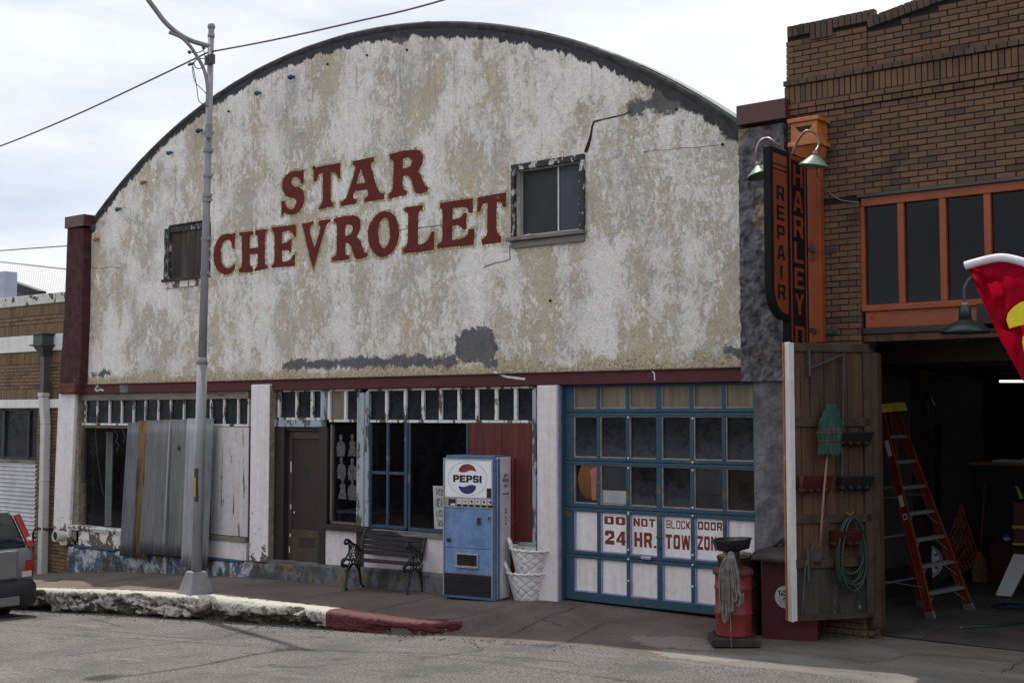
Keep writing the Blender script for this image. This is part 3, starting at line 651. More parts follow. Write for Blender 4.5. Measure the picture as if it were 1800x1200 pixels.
for i, L in enumerate([[(-20, -4.4), (-15, -3.9), (-11, -3.6), (-7.5, -2.9)], [(-13.2, -2.1), (-12.6, -3.2), (-12.9, -5.2)], [(-9.4, -2.2), (-8.8, -2.7), (-8.9, -3.6)], [(-16.5, -2.5), (-15.2, -2.9)]]): crackline(b, L, .011, 40 + i)
pave = _pv
struct('road_cracks', b, M['tar'])
# kerb: a tall old kerb, eroded underneath; white, then painted red up to the driveway
KP = [(-45, -2.0)] + [(-45 + i * .5, -2.0) for i in range(1, 68)] + [(-11.0, -2.0), (-10.75, -1.99), (-10.5, -1.95), (-10.3, -1.87), (-10.14, -1.76), (-10.02, -1.63)]
def kpath(s):   # arc length sampling
    acc = 0
    for (xa, ya), (xb, yb) in zip(KP, KP[1:]):
        L = math.hypot(xb - xa, yb - ya)
        if s <= acc + L or (xb, yb) == KP[-1]:
            t = min(1, max(0, (s - acc) / L)); return xa + (xb - xa) * t, ya + (yb - ya) * t, (xb - xa) / L, (yb - ya) / L
        acc += L
KLEN = sum(math.hypot(c - a, d - b_) for (a, b_), (c, d) in zip(KP, KP[1:]))
def kerb(s0, s1, nu, erode):
    prof = [(-.30, 1, 0), (-.16, 1, 0), (-.05, 1, 0), (-.015, .97, .2), (.012, .90, .5), (.02, .80, .8)] + [(.022, .74 - .0335 * j, 1) for j in range(29)]
    mb = MB()
    def fn(u, v):
        s = s0 + (s1 - s0) * u; x, y, tx, ty = kpath(s); i = min(len(prof) - 1, int(round(v * (len(prof) - 1)))); o, h, wgt = prof[i]
        zt = zk(x) + .012; zb = zr(x); nx, ny = ty, -tx
        n = mnoise.noise((s * 2.3, h * 2.2, 7)) + .5 * mnoise.noise((s * 6, h * 5, 2)) + .3 * mnoise.noise((s * 17, h * 9, 4))
        low = max(0, .62 - h)
        e_ = -erode * wgt * max(0, n * .30 + low * .52 + .25 * mnoise.noise((s * 1.1, 0, 9)) - .02) + .010 * wgt * mnoise.noise((s * 24, h * 12, 1))
        zz = zb + (zt - zb) * h + (.010 * mnoise.noise((s * 9, 0, 5)) + .006 * mnoise.noise((s * 27, 0, 5)) if h > .75 else 0)
        if h >= 1: zz = zt + .004 - (.012 if o < -.2 else 0) + .009 * mnoise.noise((s * 8, o * 10, 5))
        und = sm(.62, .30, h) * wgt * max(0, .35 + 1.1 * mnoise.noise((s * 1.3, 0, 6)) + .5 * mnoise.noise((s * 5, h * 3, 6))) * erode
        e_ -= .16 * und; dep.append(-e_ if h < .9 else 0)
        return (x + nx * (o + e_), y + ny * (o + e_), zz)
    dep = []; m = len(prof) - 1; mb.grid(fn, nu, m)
    mb.mi = [1 if sum(dep[a] for a in f) / 4 > .068 + .03 * mnoise.noise((f[0] * .13, 0, 3)) else 0 for f in mb.f]; return mb  # deeply eroded faces take the dark concrete that carries painted undercut shade
struct('kerb', kerb(24, 33.0, 1500, .55), [M['kerb'], M['spall_shade']], smooth=True)
struct('kerb', kerb(0, 24, 240, .3), [M['kerb'], M['spall_shade']], smooth=True)
struct('kerb', kerb(33.0, KLEN, 300, .12), [M['kerbred'], M['spall_shade']], smooth=True)
# side ramp of pavement behind the kerb end, closing the gap towards the driveway
# ------------------------------------------------------------------ the arched stucco garage
GB = thing('garage_building', 'arched stucco garage with faded red wall lettering and blue roll-up door', 'building', (-13.9, 0, -.2))
XL, XR, ZL0, ZL1 = -20.73, -7.05, 2.8, 2.975
def wallhole(x0, x1, z0, z1): return [(x0, z0), (x1, z0), (x1, z1), (x0, z1)]
W2 = dict(x0=F(907, 350).x, x1=F(1021, 340).x, z0=F(965, 411).z, z1=F(965, 292).z)   # right gable window opening
W1 = dict(x0=F(296, 440).x, x1=F(367, 430).x, z0=F(330, 487).z, z1=F(330, 391).z)    # left gable window opening
a0 = math.degrees(math.atan2(5.83 - ARCZ, XR - ARCX)); a1 = math.degrees(math.atan2(5.83 - ARCZ, XL - ARCX))
arc = arcp((ARCX, ARCZ), ARCR, a0, a1, 90)
arc = [(x, z + .012 * mnoise.noise((x * 2.2, 0, 0))) for x, z in arc]
outer = [(XL, ZL1 - .05), (XR, ZL1 - .05)] + arc
me = plate('facade_wall', [outer, wallhole(**W1), wallhole(**W2)], .30, M['stucco'], MXZ(.15)); part('facade_wall', me, None, GB)
# tar coping that caps the arch, slightly proud and lumpy
b = MB()
def cop(u, v):
    a = R(a0 - .6 + (a1 - a0 + 1.2) * u); k = [(-.035, -.006), (-.01, -.022), (.03, -.024), (.05, -.008), (.055, .16), (.05, .32)][int(round(v * 5))]
    j = .012 * mnoise.noise((u * 46, v * 3, 2)) + .008 * mnoise.noise((u * 150, v * 3, 2)); rr = ARCR + k[0] + j 
    return (ARCX + rr * math.cos(a), k[1] + j * .6, ARCZ + rr * math.sin(a))
b.grid(cop, 260, 5); b.ball(F(166, 401, .02), .085, 10, 6); part('coping', b, M['tar'], GB, smooth=True)
b = MB(); b.grid(lambda u, v: (ARCX + (ARCR + .062) * math.cos(R(a0 - .6 + (a1 - a0 + 1.2) * u)), .03 + .30 * v, ARCZ + (ARCR + .062 + .012 * v) * math.sin(R(a0 - .6 + (a1 - a0 + 1.2) * u))), 120, 1); part('coping_flashing', b, M['galv'], GB, smooth=True, solid=.008)
# barrel roof behind the gable
b = MB(); b.grid(lambda u, v: (ARCX + (ARCR - .25) * math.cos(R(a0 - .8 + (a1 - a0 + 1.6) * u)), .29 + 22 * v, ARCZ + (ARCR - .25) * math.sin(R(a0 - .8 + (a1 - a0 + 1.6) * u))), 80, 3)
part('roof', b, M['galv'], GB, smooth=True, solid=.05)
# side walls
b = MB(); b.box(XL - .3, XL, .3, 22, -.8, 5.85); b.box(XR, XR + .3, 9.3, 22, -.3, 5.85); part('side_wall', b, M['cement'], GB)
# red lintel with a thin ledge
b = MB(); b.box(XL + .02, XR, -.06, .30, ZL0, ZL1); b.box(XL + .02, XR - .01, -.085, -.06, ZL1 - .022, ZL1 - .003); part('lintel', b, M['maroon'], GB, bevel=.008)
p = F(218, 683, -.06); b = MB(); b.box(p.x - .12, p.x + .13, -.066, -.055, ZL0 + .01, ZL1 - .03); part('cement_patch', b, M['cementlow'], GB)
def hline(pts, Y, wd=.008):
    mb = MB()
    P = [F(px, py, Y) for px, py in pts]
    for p, q in zip(P, P[1:]): mb.obox((p + q) / 2, (q - p) / 2 * 1.05, (0, .0012, 0), ((q - p).normalized().cross(Vector((0, 1, 0)))) * wd / 2)
    return mb
for pts, wd in [([(868, 653), (876, 656), (890, 662), (900, 663), (914, 665), (923, 666)], .03), ([(1145, 650), (1150, 656), (1151, 668)], .018), ([(168, 676), (172, 680), (173, 676), (167, 684), (170, 687), (176, 684), (182, 686)], .028)]:
    part('chipped_paint', hline(pts, -.0615 - .0012, wd), M['prtwhite'], GB)
# open crack from the window corner to the tar repair
b = MB(); P = [F(*q, -.004) for q in [(1029, 268), (1033, 258), (1036, 248), (1039, 236), (1041, 222), (1044, 214), (1060, 210), (1078, 206), (1096, 202), (1108, 196)]]; Wd = [.055, .06, .05, .035, .03, .03, .016, .02, .014, .02]
for i in range(len(P) - 1):
    d = (P[i + 1] - P[i]).normalized(); n = Vector((-d.z, 0, d.x))
    b.add([P[i] - n * Wd[i] / 2, P[i] + n * Wd[i] / 2, P[i + 1] + n * Wd[i + 1] / 2, P[i + 1] - n * Wd[i + 1] / 2], [(0, 1, 2, 3)])
part('crack', b, M['crack'], GB)
for pts, wd in [([(896, 431), (896, 445), (897, 455), (888, 459), (870, 462), (850, 470)], .010), ([(160, 470), (180, 472), (196, 469), (210, 471)], .005), ([(1130, 268), (1150, 264), (1172, 264), (1195, 260), (1222, 260), (1262, 255)], .004), ([(690, 405), (760, 398), (800, 392)], .008)]:
    part('hairline_crack', hline(pts, -.0035, wd), M['crack'], GB)
# painted lettering, traced as it lies on the wall
LET = {
 'S': (480, 250, 8.573, [[(462,412),(432,412),(415,437),(370,428),(320,428),(260,450),(205,490),(160,545),(138,610),(138,690),(155,750),(195,810),(240,832),(300,838),(345,862),(350,910),(335,965),(300,1005),(260,1012),(215,985),(185,940),(175,885),(150,882),(128,888),(122,1100),(140,1100),(172,1055),(205,1080),(265,1095),(330,1088),(390,1050),(435,985),(465,900),(475,830),(465,760),(430,700),(380,668),(325,672),(285,640),(275,600),(285,555),(315,525),(350,525),(390,548),(415,590),(422,630),(458,625)]]),
 'T': (480, 250, 8.573, [[(610,385),(1012,310),(1008,560),(990,555),(970,505),(935,462),(868,452),(866,850),(885,900),(915,925),(908,965),(685,1012),(685,985),(720,945),(745,890),(752,465),(700,480),(672,520),(660,580),(640,592),(610,598)]]),
 'A': (590, 250, 10, [[(298,335),(672,260),(675,340),(640,352),(612,385),(622,440),(660,560),(690,680),(735,820),(785,890),(855,905),(855,1000),(505,1055),(508,990),(560,950),(572,910),(555,830),(345,858),(320,890),(305,960),(320,990),(365,1005),(365,1080),(85,1125),(88,1048),(140,1020),(185,975),(215,880),(265,740),(315,590),(350,440),(330,410),(298,405)], [(440,470),(520,700),(510,715),(362,732)]]),
 'R': (590, 250, 10, [[(950,215),(1180,150),(1300,140),(1400,128),(1480,140),(1525,200),(1538,290),(1525,380),(1480,460),(1440,510),(1490,555),(1520,650),(1545,720),(1575,770),(1622,785),(1620,865),(1560,890),(1440,910),(1400,880),(1370,820),(1345,720),(1320,640),(1280,595),(1220,588),(1180,605),(1175,700),(1180,790),(1210,835),(1250,850),(1248,925),(1100,955),(930,1002),(930,895),(985,865),(1005,820),(1012,600),(1020,350),(990,310),(950,300)], [(1185,290),(1260,268),(1310,275),(1345,330),(1330,400),(1280,440),(1175,465)]]),
 'C': (365, 370, 10, [[(490,392),(445,395),(430,415),(370,405),(300,412),(220,455),(160,530),(115,660),(98,790),(115,920),(150,1020),(210,1090),(280,1125),(350,1130),(420,1100),(470,1040),(485,990),(470,920),(440,975),(400,1005),(340,1015),(290,990),(250,930),(235,830),(232,700),(250,600),(300,535),(350,510),(390,525),(420,570),(440,660),(465,680),(475,640)]]),
 'H': (365, 370, 10, [[(555,385),(790,360),(800,420),(755,440),(740,480),(735,665),(885,650),(880,470),(870,440),(835,425),(835,345),(1040,325),(1050,375),(1015,410),(1005,500),(1005,900),(1020,950),(1055,965),(1055,1020),(830,1065),(828,1020),(865,985),(875,940),(885,760),(740,770),(738,930),(755,985),(795,990),(795,1080),(550,1090),(550,1025),(590,995),(605,940),(600,470),(585,440),(555,440)]]),
 'E': (465, 360, 10, [[(130,400),(550,345),(550,570),(525,575),(505,520),(470,470),(420,455),(340,470),(310,500),(305,680),(400,655),(445,610),(470,590),(470,830),(440,820),(400,795),(310,800),(308,985),(330,1000),(420,985),(480,930),(500,880),(538,865),(530,1075),(120,1108),(120,1075),(155,1040),(172,960),(178,600),(165,500),(140,450),(120,435)]]),
 'V': (465, 360, 10, [[(645,335),(865,290),(868,330),(825,355),(808,390),(800,480),(835,620),(880,750),(930,600),(965,480),(980,400),(975,370),(948,355),(950,280),(1155,250),(1155,300),(1110,325),(1080,380),(1050,470),(1010,620),(950,830),(855,1130),(790,900),(720,600),(680,430),(660,370)]]),
 'R2': (580, 350, 10, [[(65,340),(250,300),(400,282),(480,300),(530,360),(540,430),(520,560),(470,660),(540,740),(565,830),(590,910),(620,940),(665,935),(660,1010),(560,1040),(470,1058),(430,1030),(405,950),(385,860),(345,790),(290,765),(268,790),(268,960),(290,985),(345,990),(335,1060),(40,1090),(35,1025),(100,990),(115,940),(125,600),(115,430),(90,405),(60,405)], [(272,455),(340,450),(390,470),(402,530),(370,610),(265,655)]]),
 'O': (580, 350, 10, [[(960,210),(1050,225),(1130,280),(1180,380),(1205,490),(1215,600),(1200,720),(1150,850),(1080,950),(990,1005),(900,1022),(830,1000),(760,930),(700,830),(670,720),(662,590),(680,480),(720,400),(800,290),(880,225)], [(970,325),(1015,350),(1040,450),(1050,560),(1060,660),(1040,750),(1000,820),(950,865),(910,850),(870,770),(850,650),(845,560),(870,430),(920,350)]]),
 'L': (690, 330, 8.571, [[(178,297),(450,258),(460,320),(415,345),(392,380),(385,480),(380,840),(400,855),(460,845),(530,790),(565,720),(580,665),(628,655),(625,935),(400,970),(160,985),(155,920),(205,880),(225,820),(235,430),(225,385),(178,355)]]),
 'E2': (690, 330, 8.571, [[(715,230),(1210,155),(1208,375),(1150,385),(1135,320),(1095,290),(905,305),(900,480),(1000,460),(1050,420),(1065,380),(1115,375),(1110,630),(1050,625),(1030,580),(985,560),(900,575),(895,785),(1000,775),(1090,740),(1135,690),(1150,620),(1235,618),(1225,855),(1000,880),(670,915),(672,850),(730,820),(750,770),(755,380),(740,320),(712,300)]]),
 'T2': (690, 330, 8.571, [[(1280,145),(1715,68),(1708,290),(1670,300),(1650,240),(1620,212),(1575,210),(1565,330),(1565,600),(1580,680),(1610,715),(1640,730),(1632,825),(1345,860),(1340,780),(1400,740),(1425,680),(1432,230),(1370,240),(1340,290),(1320,350),(1275,370)]]),
}
HALO = .034
def soften(lp):   # round polygon corners a little
    out = []
    n = len(lp)
    for i in range(n):
        a, p, q = Vector(lp[i - 1]), Vector(lp[i]), Vector(lp[(i + 1) % n])
        for o in (a, q):
            d = o - p; L = d.length; s_ = min(.010, L * .3); out.append(tuple(p + d.normalized() * s_))
    return out
for nm, (ox, oy, sc, loops) in LET.items():
    LP = []
    for lp in loops:
        LP.append(soften([(lambda q: (q.x, q.z))(F(ox + x / sc, oy + y / sc, -.008)) for x, y in lp]))
    hb = MB(); n_ = 0
    for lp in LP:
        ar = sum(lp[i][0] * lp[(i + 1) % len(lp)][1] - lp[(i + 1) % len(lp)][0] * lp[i][1] for i in range(len(lp)))
        for i in range(len(lp)):
            p, q = Vector(lp[i]), Vector(lp[(i + 1) % len(lp)]); d = (q - p); L = d.length
            if L < .004: continue
            d /= L; nn = Vector((d.y, -d.x)); y = -.0035 - (n_ % 40) * .00005; n_ += 1; p -= d * HALO; q += d * HALO
            hb.add([(p.x - nn.x * HALO, y, p.y - nn.y * HALO), (q.x - nn.x * HALO, y, q.y - nn.y * HALO), (q.x + nn.x * HALO, y, q.y + nn.y * HALO), (p.x + nn.x * HALO, y, p.y + nn.y * HALO)], [(0, 1, 2, 3)])
    part('painted_halo', hb, M['halo'], GB)
    part('wall_letter', plate('wall_letter', LP, 0, M['letter'], MXZ(-.008)), None, GB)
# coloured bulbs along the arch and empty sockets
for px, py, m in [(168, 420, 'tanbulb'), (207, 367, 'tealbulb'), (251, 320, 'tanbulb'), (297, 268, 'tealbulb'), (349, 229, 'bluebulb'), (452, 163, 'tealbulb'), (511, 135, 'bluebulb')]:
    p = F(px, py, -.07); b = MB(); b.tube([p + Vector((0, .08, .012)), p + Vector((0, .03, .004))], .022, 8); b.lathe(p + Vector((0, .035, 0)), [(.015, 0), (.036, .02), (.045, .045), (.036, .075), (.004, .092)], 10, axis=(0, -1, -.25)); part('bulb', b, M[m], GB, smooth=True)
for px, py in [(403, 196), (577, 113), (646, 97), (716, 88), (1190, 192), (1271, 254), (968, 528)]:
    p = F(px, py, 0); b = MB(); b.tube([p + Vector((0, .02, 0)), p - Vector((0, .025, .004))], .017, 8); part('empty_socket', b, M['crack'], GB)
# gable windows
def trim(mb, x0, x1, z0, z1, wl, wr, wb, wt, y0, y1):
    mb.box(x0 - wl, x0, y0, y1, z0 - wb, z1 + wt); mb.box(x1, x1 + wr, y0, y1, z0 - wb, z1 + wt)
    mb.box(x0, x1, y0 + .002, y1, z1, z1 + wt); mb.box(x0, x1, y0 + .002, y1, z0 - wb, z0); return mb
wx0, wx1, wz0, wz1 = W2['x0'], W2['x1'], W2['z0'], W2['z1']
b = MB(); trim(b, wx0, wx1, wz0, wz1, .055, .075, .0, .085, -.05, .02); win = part('gable_window', b, M['blackwood'], GB, bevel=.006)
b = MB(); b.box(wx0 - .11, wx1 + .09, -.10, .03, wz0 - .055, wz0 - .003); b.box(wx0 - .06, wx1 + .07, -.045, .0, wz0 - .15, wz0 - .06); part('sill', b, M['hgreywood'], win, bevel=.006)
xm = F(976, 345).x; b = MB(); b.box(wx0, xm - .012, .10, .11, wz0, wz1); part('pane', b, M['dullglass'], win)
b = MB(); b.box(xm + .012, wx1, .085, .095, wz0, wz1); part('pane', b, M['bluegrey'], win)
b = MB(); b.box(xm - .012, xm + .012, .07, .12, wz0, wz1); b.box(wx0, wx1, .07, .12, wz0, wz0 + .035); b.box(wx0, wx0 + .05, .09, .13, wz0, wz1); part('sash', b, M['chrome'], win)
b = MB(); b.obox((wx0 + .12, .03, wz0 + .012), (.12, 0, .012), (0, .03, 0), (0, 0, .008)); b.obox((wx1 - .12, .03, wz0 + .012), (.1, 0, .006), (0, .03, 0), (0, 0, .008)); part('loose_strip', b, M['prtwhite'], win)
wx0, wx1, wz0, wz1 = W1['x0'], W1['x1'], W1['z0'], W1['z1']
b = MB(); b.box(wx0 - .09, wx0 - .02, -.03, .1, wz0 - .03, wz1 - .06); b.box(wx0 - .02, wx0 + .02, .0, .1, wz0, wz1 - .03); b.box(wx1 - .02, wx1 + .05, -.02, .1, wz0 - .02, wz1 + .03); b.box(wx0, wx1, .02, .12, wz1 - .13, wz1 - .04); win = part('gable_window', b, M['blackwood'], GB, bevel=.006)
b = MB(); b.box(wx0 - .10, wx1 + .05, -.07, .1, wz0 - .05, wz0 - .008); part('sill', b, M['board'], win); b = MB(); b.box(wx0 - .07, wx1 + .05, -.03, .0, wz0 - .16, wz0 - .052); part('apron', b, M['whitewood'], win)
b = MB(); b.grid(lambda u, v: (wx0 + .02 + (wx1 - wx0 - .04) * u, .06 - .03 * math.sin(u * 3) * (1 - v), wz0 + (wz1 - wz0 - .10) * v), 8, 6); part('plywood_cover', b, M['board'], win, solid=.015)
b = MB(); b.box(wx0 + .02, wx1, .04, .07, wz1 - .10, wz1 - .06); part('slat', b, M['greywood'], win)
b = MB(); b.box(-20.0, -16.5, .31, .36, 3.0, 5.6); part('inner_lining', b, M['dark'], GB); b = MB(); b.box(-12.5, -8.5, .31, .36, 3.0, 6.0); part('inner_lining', b, M['dark'], GB)
# left corner pillar with metal cap
b = MB(); PZ = [(118, 400), (147, 400), (144, 560), (141, 640), (139, 692), (103, 692), (106, 640), (112, 560)]
b.prism([(lambda q: (q.x, q.z))(F(*q, -.17)) for q in PZ], -.17, .30); part('corner_pillar', b, M['oldstucco'], GB, bevel=.02)
q0, q1 = F(115, 402, -.2), F(149, 378, -.2); b = MB(); b.box(q0.x, q1.x, -.22, .34, q0.z, q1.z + .02); part('pillar_cap', b, M['maroon_metal'], GB, bevel=.006)
q0, q1 = F(102, 691, -.22), F(133, 673, -.22); b = MB(); b.box(q0.x, q1.x + .02, -.24, .2, q0.z, q1.z); part('pillar_base', b, M['maroon_brick'], GB, bevel=.02)
b = MB()
for px, py, s_ in [(125, 412, .028), (122, 552, .06)]:
    p = F(px, py, -.17); b.prism([(p.x + s_ * .7 * math.cos(t) * (1 + .3 * math.sin(3 * t)), p.z + s_ * 1.2 * math.sin(t)) for t in [i * .52 for i in range(12)]], -.176, -.165)
part('pillar_hole', b, M['crack'], GB)
# rough grey cement corner on the right: upper block overhangs the lower one
g0, g1 = F(1306, 440, -.10), F(1384, 440, -.10)
def rough_block(x0, x1, z0, z1, y, amp, nx, nz):
    mb = MB(); mb.grid(lambda u, v: (x0 + (x1 - x0) * u, y + amp * (mnoise.noise((u * 7 * (x1 - x0) + 3, v * 7 * (z1 - z0), 1)) + .5 * mnoise.noise((u * 20 * (x1 - x0), v * 20 * (z1 - z0), 4))), z0 + (z1 - z0) * v), nx, nz)
    mb.box(x0 + .004, x1 - .004, y + amp * 1.4, .5, z0, z1 - .002); return mb
part('cement_corner', rough_block(XR, -6.46, 2.80, 5.80, -.06, .034, 34, 170), M['cement'], GB, smooth=False)
part('cement_corner_base', rough_block(-6.92, -6.46, -.1, 2.80, .0, .012, 16, 90), M['cementlow'], GB)
q0 = F(1304, 222, -.1); b = MB(); b.box(-7.03, -6.40, -.14, .4, 5.835, 6.065); part('corner_flashing', b, M['maroon_metal'], GB)
# ------------------------------------------------------------------ shop front below the lintel
YW = .02
def zx(px, py, Y=YW): q = F(px, py, Y); return q.x, q.z
def polyF(pts, Y): return [zx(px, py, Y) for px, py in pts]
# pilasters
b = MB(); b.prism(polyF([(103, 692), (132, 692), (128, 780), (121, 935), (118, 958), (106, 958), (93, 935), (97, 820)], -.12), -.12, .02); part('pilaster', b, M['pinkwhite'], GB, bevel=.012)
b = MB(); b.prism(polyF([(132.3, 694), (138, 694), (138, 955), (121.5, 940)], -.06), -.06, .1); part('bare_reveal', b, M['tanreveal'], GB)
q0, q1 = F(437.5, 985, -.12), F(473.5, 675, -.12)
b = MB(); b.box(q0.x, q1.x, -.12, .02, q0.z, q1.z); part('pilaster', b, M['pinkwhite'], GB, bevel=.012)
b = MB(); b.box(q1.x - .01, q1.x + .003, -.105, .05, q0.z, q1.z - .02); part('bare_reveal', b, M['tanreveal'], GB)
q0, q1 = F(944, 1055, -.10), F(978, 678, -.10)
b = MB(); b.box(q0.x, q1.x, -.10, .10, -.06, ZL0 - .003); part('pilaster', b, M['pinkclean'], GB, bevel=.012)
# plinth with lumpy flaking face
PT = [(-20.95, -.02), (-20.4, .0), (-19.3, .0), (-17, .03), (-15.9, .06), (-15.1, .10), (-14.3, .14), (-13.3, .17), (-12, .19), (-10.2, .2)]
def ptop(x): return interp(x, PT)
b = MB()
def pl(u, v):
    x = -20.95 + 10.85 * u; zb = zw(x) - .12; zt = ptop(x); k = min(1, v * 1.15)
    n = .020 * mnoise.noise((x * 4, v * 2, 3)) + .010 * mnoise.noise((x * 15, v * 6, 3))
    y = -.11 + n if v < .88 else -.11 + n + (v - .88) / .12 * .2
    return (x, y, zb + (zt - zb) * k)
b.grid(pl, 560, 10); part('plinth', b, M['plinth'], GB)
for q_ in ((F(372, 975).x, F(437, 980).x, .035, .075), (F(139, 957).x, F(212, 962).x, -.012, .028)): b = MB(); b.box(q_[0], q_[1], -.128, .0, q_[2], q_[3]); part('blue_ledge', b, M['bluepaint'], GB, bevel=.008)
# --- left display window
zt0, zt1 = F(290, 744, YW).z, F(290, 702, YW).z
b = MB(); xa, xb = F(143, 720).x, F(437, 720).x
b.box(xa, xb, YW - .03, .08, zt1, ZL0 - .003); part('head_board', b, M['hgreywood'], GB)
def bars(mb, xs, z0, z1, wd, y0, y1):
    for x in xs: mb.box(x - wd / 2, x + wd / 2, y0, y1, z0, z1)
mx_ = [F(p, 722, YW).x for p in (150, 171, 192.5, 214, 234.7, 255.7, 278, 300, 323, 347, 370.8, 393.8, 418.7, 437)]
b = MB(); bars(b, mx_, zt0, zt1 - .002, .035, YW - .01, .07); b.box(xa + .02, xb, YW - .02, .075, zt0 - .04, zt0 - .002)
tw = part('transom_window', b, M['whitewood'], GB, bevel=.004)
for x0, x1 in zip(mx_, mx_[1:]):
    b = MB(); b.box(x0 + .018, x1 - .018, .045, .05, zt0, zt1); part('pane', b, M['dirtyglass2'], tw)
zs = F(180, 925, YW).z
b = MB(); b.box(xa - .02, xa + .05, YW - .03, .1, zs, zt0 - .04); b.box(F(222, 830).x, F(226, 830).x, YW - .01, .08, zs, zt0 - .04); b.box(F(368, 830).x, F(373, 830).x, YW - .01, .08, zs, zt0 - .04); b.box(xa + .05, F(222, 830).x, YW, .07, zt0 - .09, zt0 - .042)
dw = part('display_window', b, M['greywood'], GB, bevel=.005)
b = MB(); b.box(xa + .05, F(222, 830).x, .045, .051, zs, zt0 - .09); part('pane', b, M['glass'], dw)
b = MB(); b.box(F(226, 830).x, F(368, 830).x, .045, .051, zs, zt0 - .04); part('pane', b, M['dirtyglass2'], dw)
zp0 = F(405, 940, YW).z
b = MB(); b.grid(lambda u, v: (F(373, 830).x + (F(437, 830).x - F(373, 830).x) * u, -.005 - .006 * math.sin(u * 5), zp0 + (zt0 - .05 - zp0) * v), 6, 6); part('plywood_board', b, M['plyboard'], GB, solid=.018)
b = MB(); b.box(F(366, 945).x, F(437, 945).x, -.07, .03, zp0 - .09, zp0 - .01); part('sill', b, M['hgreywood'], dw)
b = MB(); b.box(F(366, 960).x, F(437, 960).x, -.05, .05, .075, zp0 - .092); part('spandrel', b, M['pinkclean'], GB)
b = MB(); b.box(F(130, 930).x, F(366, 930).x, -.09, .05, zs - .10, zs - .003); b.box(F(130, 930).x, F(224, 930).x, -.11, .05, zs - .055, zs - .012); part('sill', b, M['whitewood'], dw, bevel=.01)
b = MB(); b.box(F(139, 950).x, F(366, 950).x, -.06, .06, .02, zs - .103); part('spandrel', b, M['pinkwhite'], GB)
# a string of unlit tinsel lights behind the glass
b = MB(); pth = [F(*q, .06) for q in [(168, 752), (170, 790), (175, 830), (180, 862), (190, 888), (194, 895)]]; b.tube(bez(pth, 5), .004, 5); pth = [F(*q, .06) for q in [(200, 752), (207, 765), (204, 775), (209, 782), (205, 792)]]; b.tube(pth, .006, 5); pth = [F(*q, .06) for q in [(214, 752), (219, 765), (217, 778)]]; b.tube(pth, .006, 5)
part('string_light', b, M['steelgrey'], dw)
# stubby pvc pipe through the foot of the pilaster; a dark disc paints the shade in its bore
q = F(96, 942, -.30); b = MB(); b.lathe(q, [(.085, .25), (.085, 0), (.098, 0), (.098, .26)], 18, False, axis=(.0, 1, -.05)); pv_ = part('pvc_pipe', b, M['pvc'], GB, smooth=True); b = MB(); b.lathe(q + Vector((0, .03, 0)), [(.0001, .0), (.084, .0)], 18, False, axis=(.0, 1, -.05)); part('bore_shade', b, M['crack'], pv_, local=True)
# --- doorway
zd0, zd1 = F(540, 986, .1).z, F(540, 757, .1).z
xd0, xd1 = F(505.3, 860, .10).x, F(568, 860, .10).x
xL, xR2 = F(483, 800, YW).x, F(575, 800, YW).x
zh0, zh1 = F(525, 750, YW).z, F(525, 738, YW).z
zu1 = F(525, 688, YW).z
b = MB(); b.box(xL, xd0 + .02, .0, .22, ptop(-15), zh0 - .003); b.box(xd1, xR2 + .02, .0, .2, ptop(-14.5), zh0 - .003); b.box(xd0 + .02, xd1, .04, .2, zd1, zh0 - .003); fr = part('door_frame', b, M['darkbrown'], GB, bevel=.006)
b = MB(); b.box(xL, F(566, 745).x, YW - .035, .1, zh0, zh1); part('door_head', b, M['bluewood'], GB, bevel=.006, label='dark stained head rail over the brown door')
b = MB(); st = .12; b.box(xd0, xd0 + st * .8, .10, .145, zd0, zd1); b.box(xd1 - .06, xd1, .10, .145, zd0, zd1); zl = F(540, 932, .1).z; zq = F(540, 771, .1).z; b.box(xd0 + st * .8, xd1 - .06, .101, .144, zq, zd1); b.box(xd0 + st * .8, xd1 - .06, .101, .144, zd0, zl)
dr = part('entrance_door', b, M['doorbrown'], GB, bevel=.006)
b = MB(); b.box(xd0 + st * .8, xd1 - .06, .125, .135, zl, zq); part('door_panel', b, M['doorpanel'], dr)
m0, m1 = F(527, 957, .1), F(550, 945, .1); b = MB(); b.box(m0.x - .02, m1.x + .02, .09, .103, m0.z - .02, m1.z + .02); ms_ = part('mail_slot', b, M['doorbrown'], dr, bevel=.004)
b = MB(); b.box(m0.x, m1.x, .085, .0905, m0.z, m1.z); part('slot_flap', b, M['doorpanel'], dr)
for s_, px, wd in (('1', 534.5, .03), ('6', 538, .075)):
    a = F(px, 840, .12); part('door_number', text_mesh('door_number', s_, M['prtblack'], frame((a.x, .1235, a.z), (1, 0, 0), (0, 0, 1)), wd, .17, .02), None, dr)
b = MB(); q = F(563.5, 883, .09); b.ball(q, .022, 8, 5); b.box(q.x - .012, q.x + .012, .09, .10, q.z - .06, q.z + .02); part('door_knob', b, M['chrome'], dr, smooth=True)
b = MB()
for px, py, h in [(511.5, 820, .17), (511, 890, .08), (510, 940, .05), (508.5, 965, .1), (517, 900, .03)]:
    q = F(px, py, .099); b.box(q.x - .012, q.x + .012, .0985, .1, q.z - h / 2, q.z + h / 2)
part('chipped_paint', b, M['bandwhite'], dr)
b = MB(); b.box(xL - .05, xR2 + .35, -.09, .2, ptop(-15) - .05, zd0 - .004); part('threshold', b, M['cementlow'], GB)
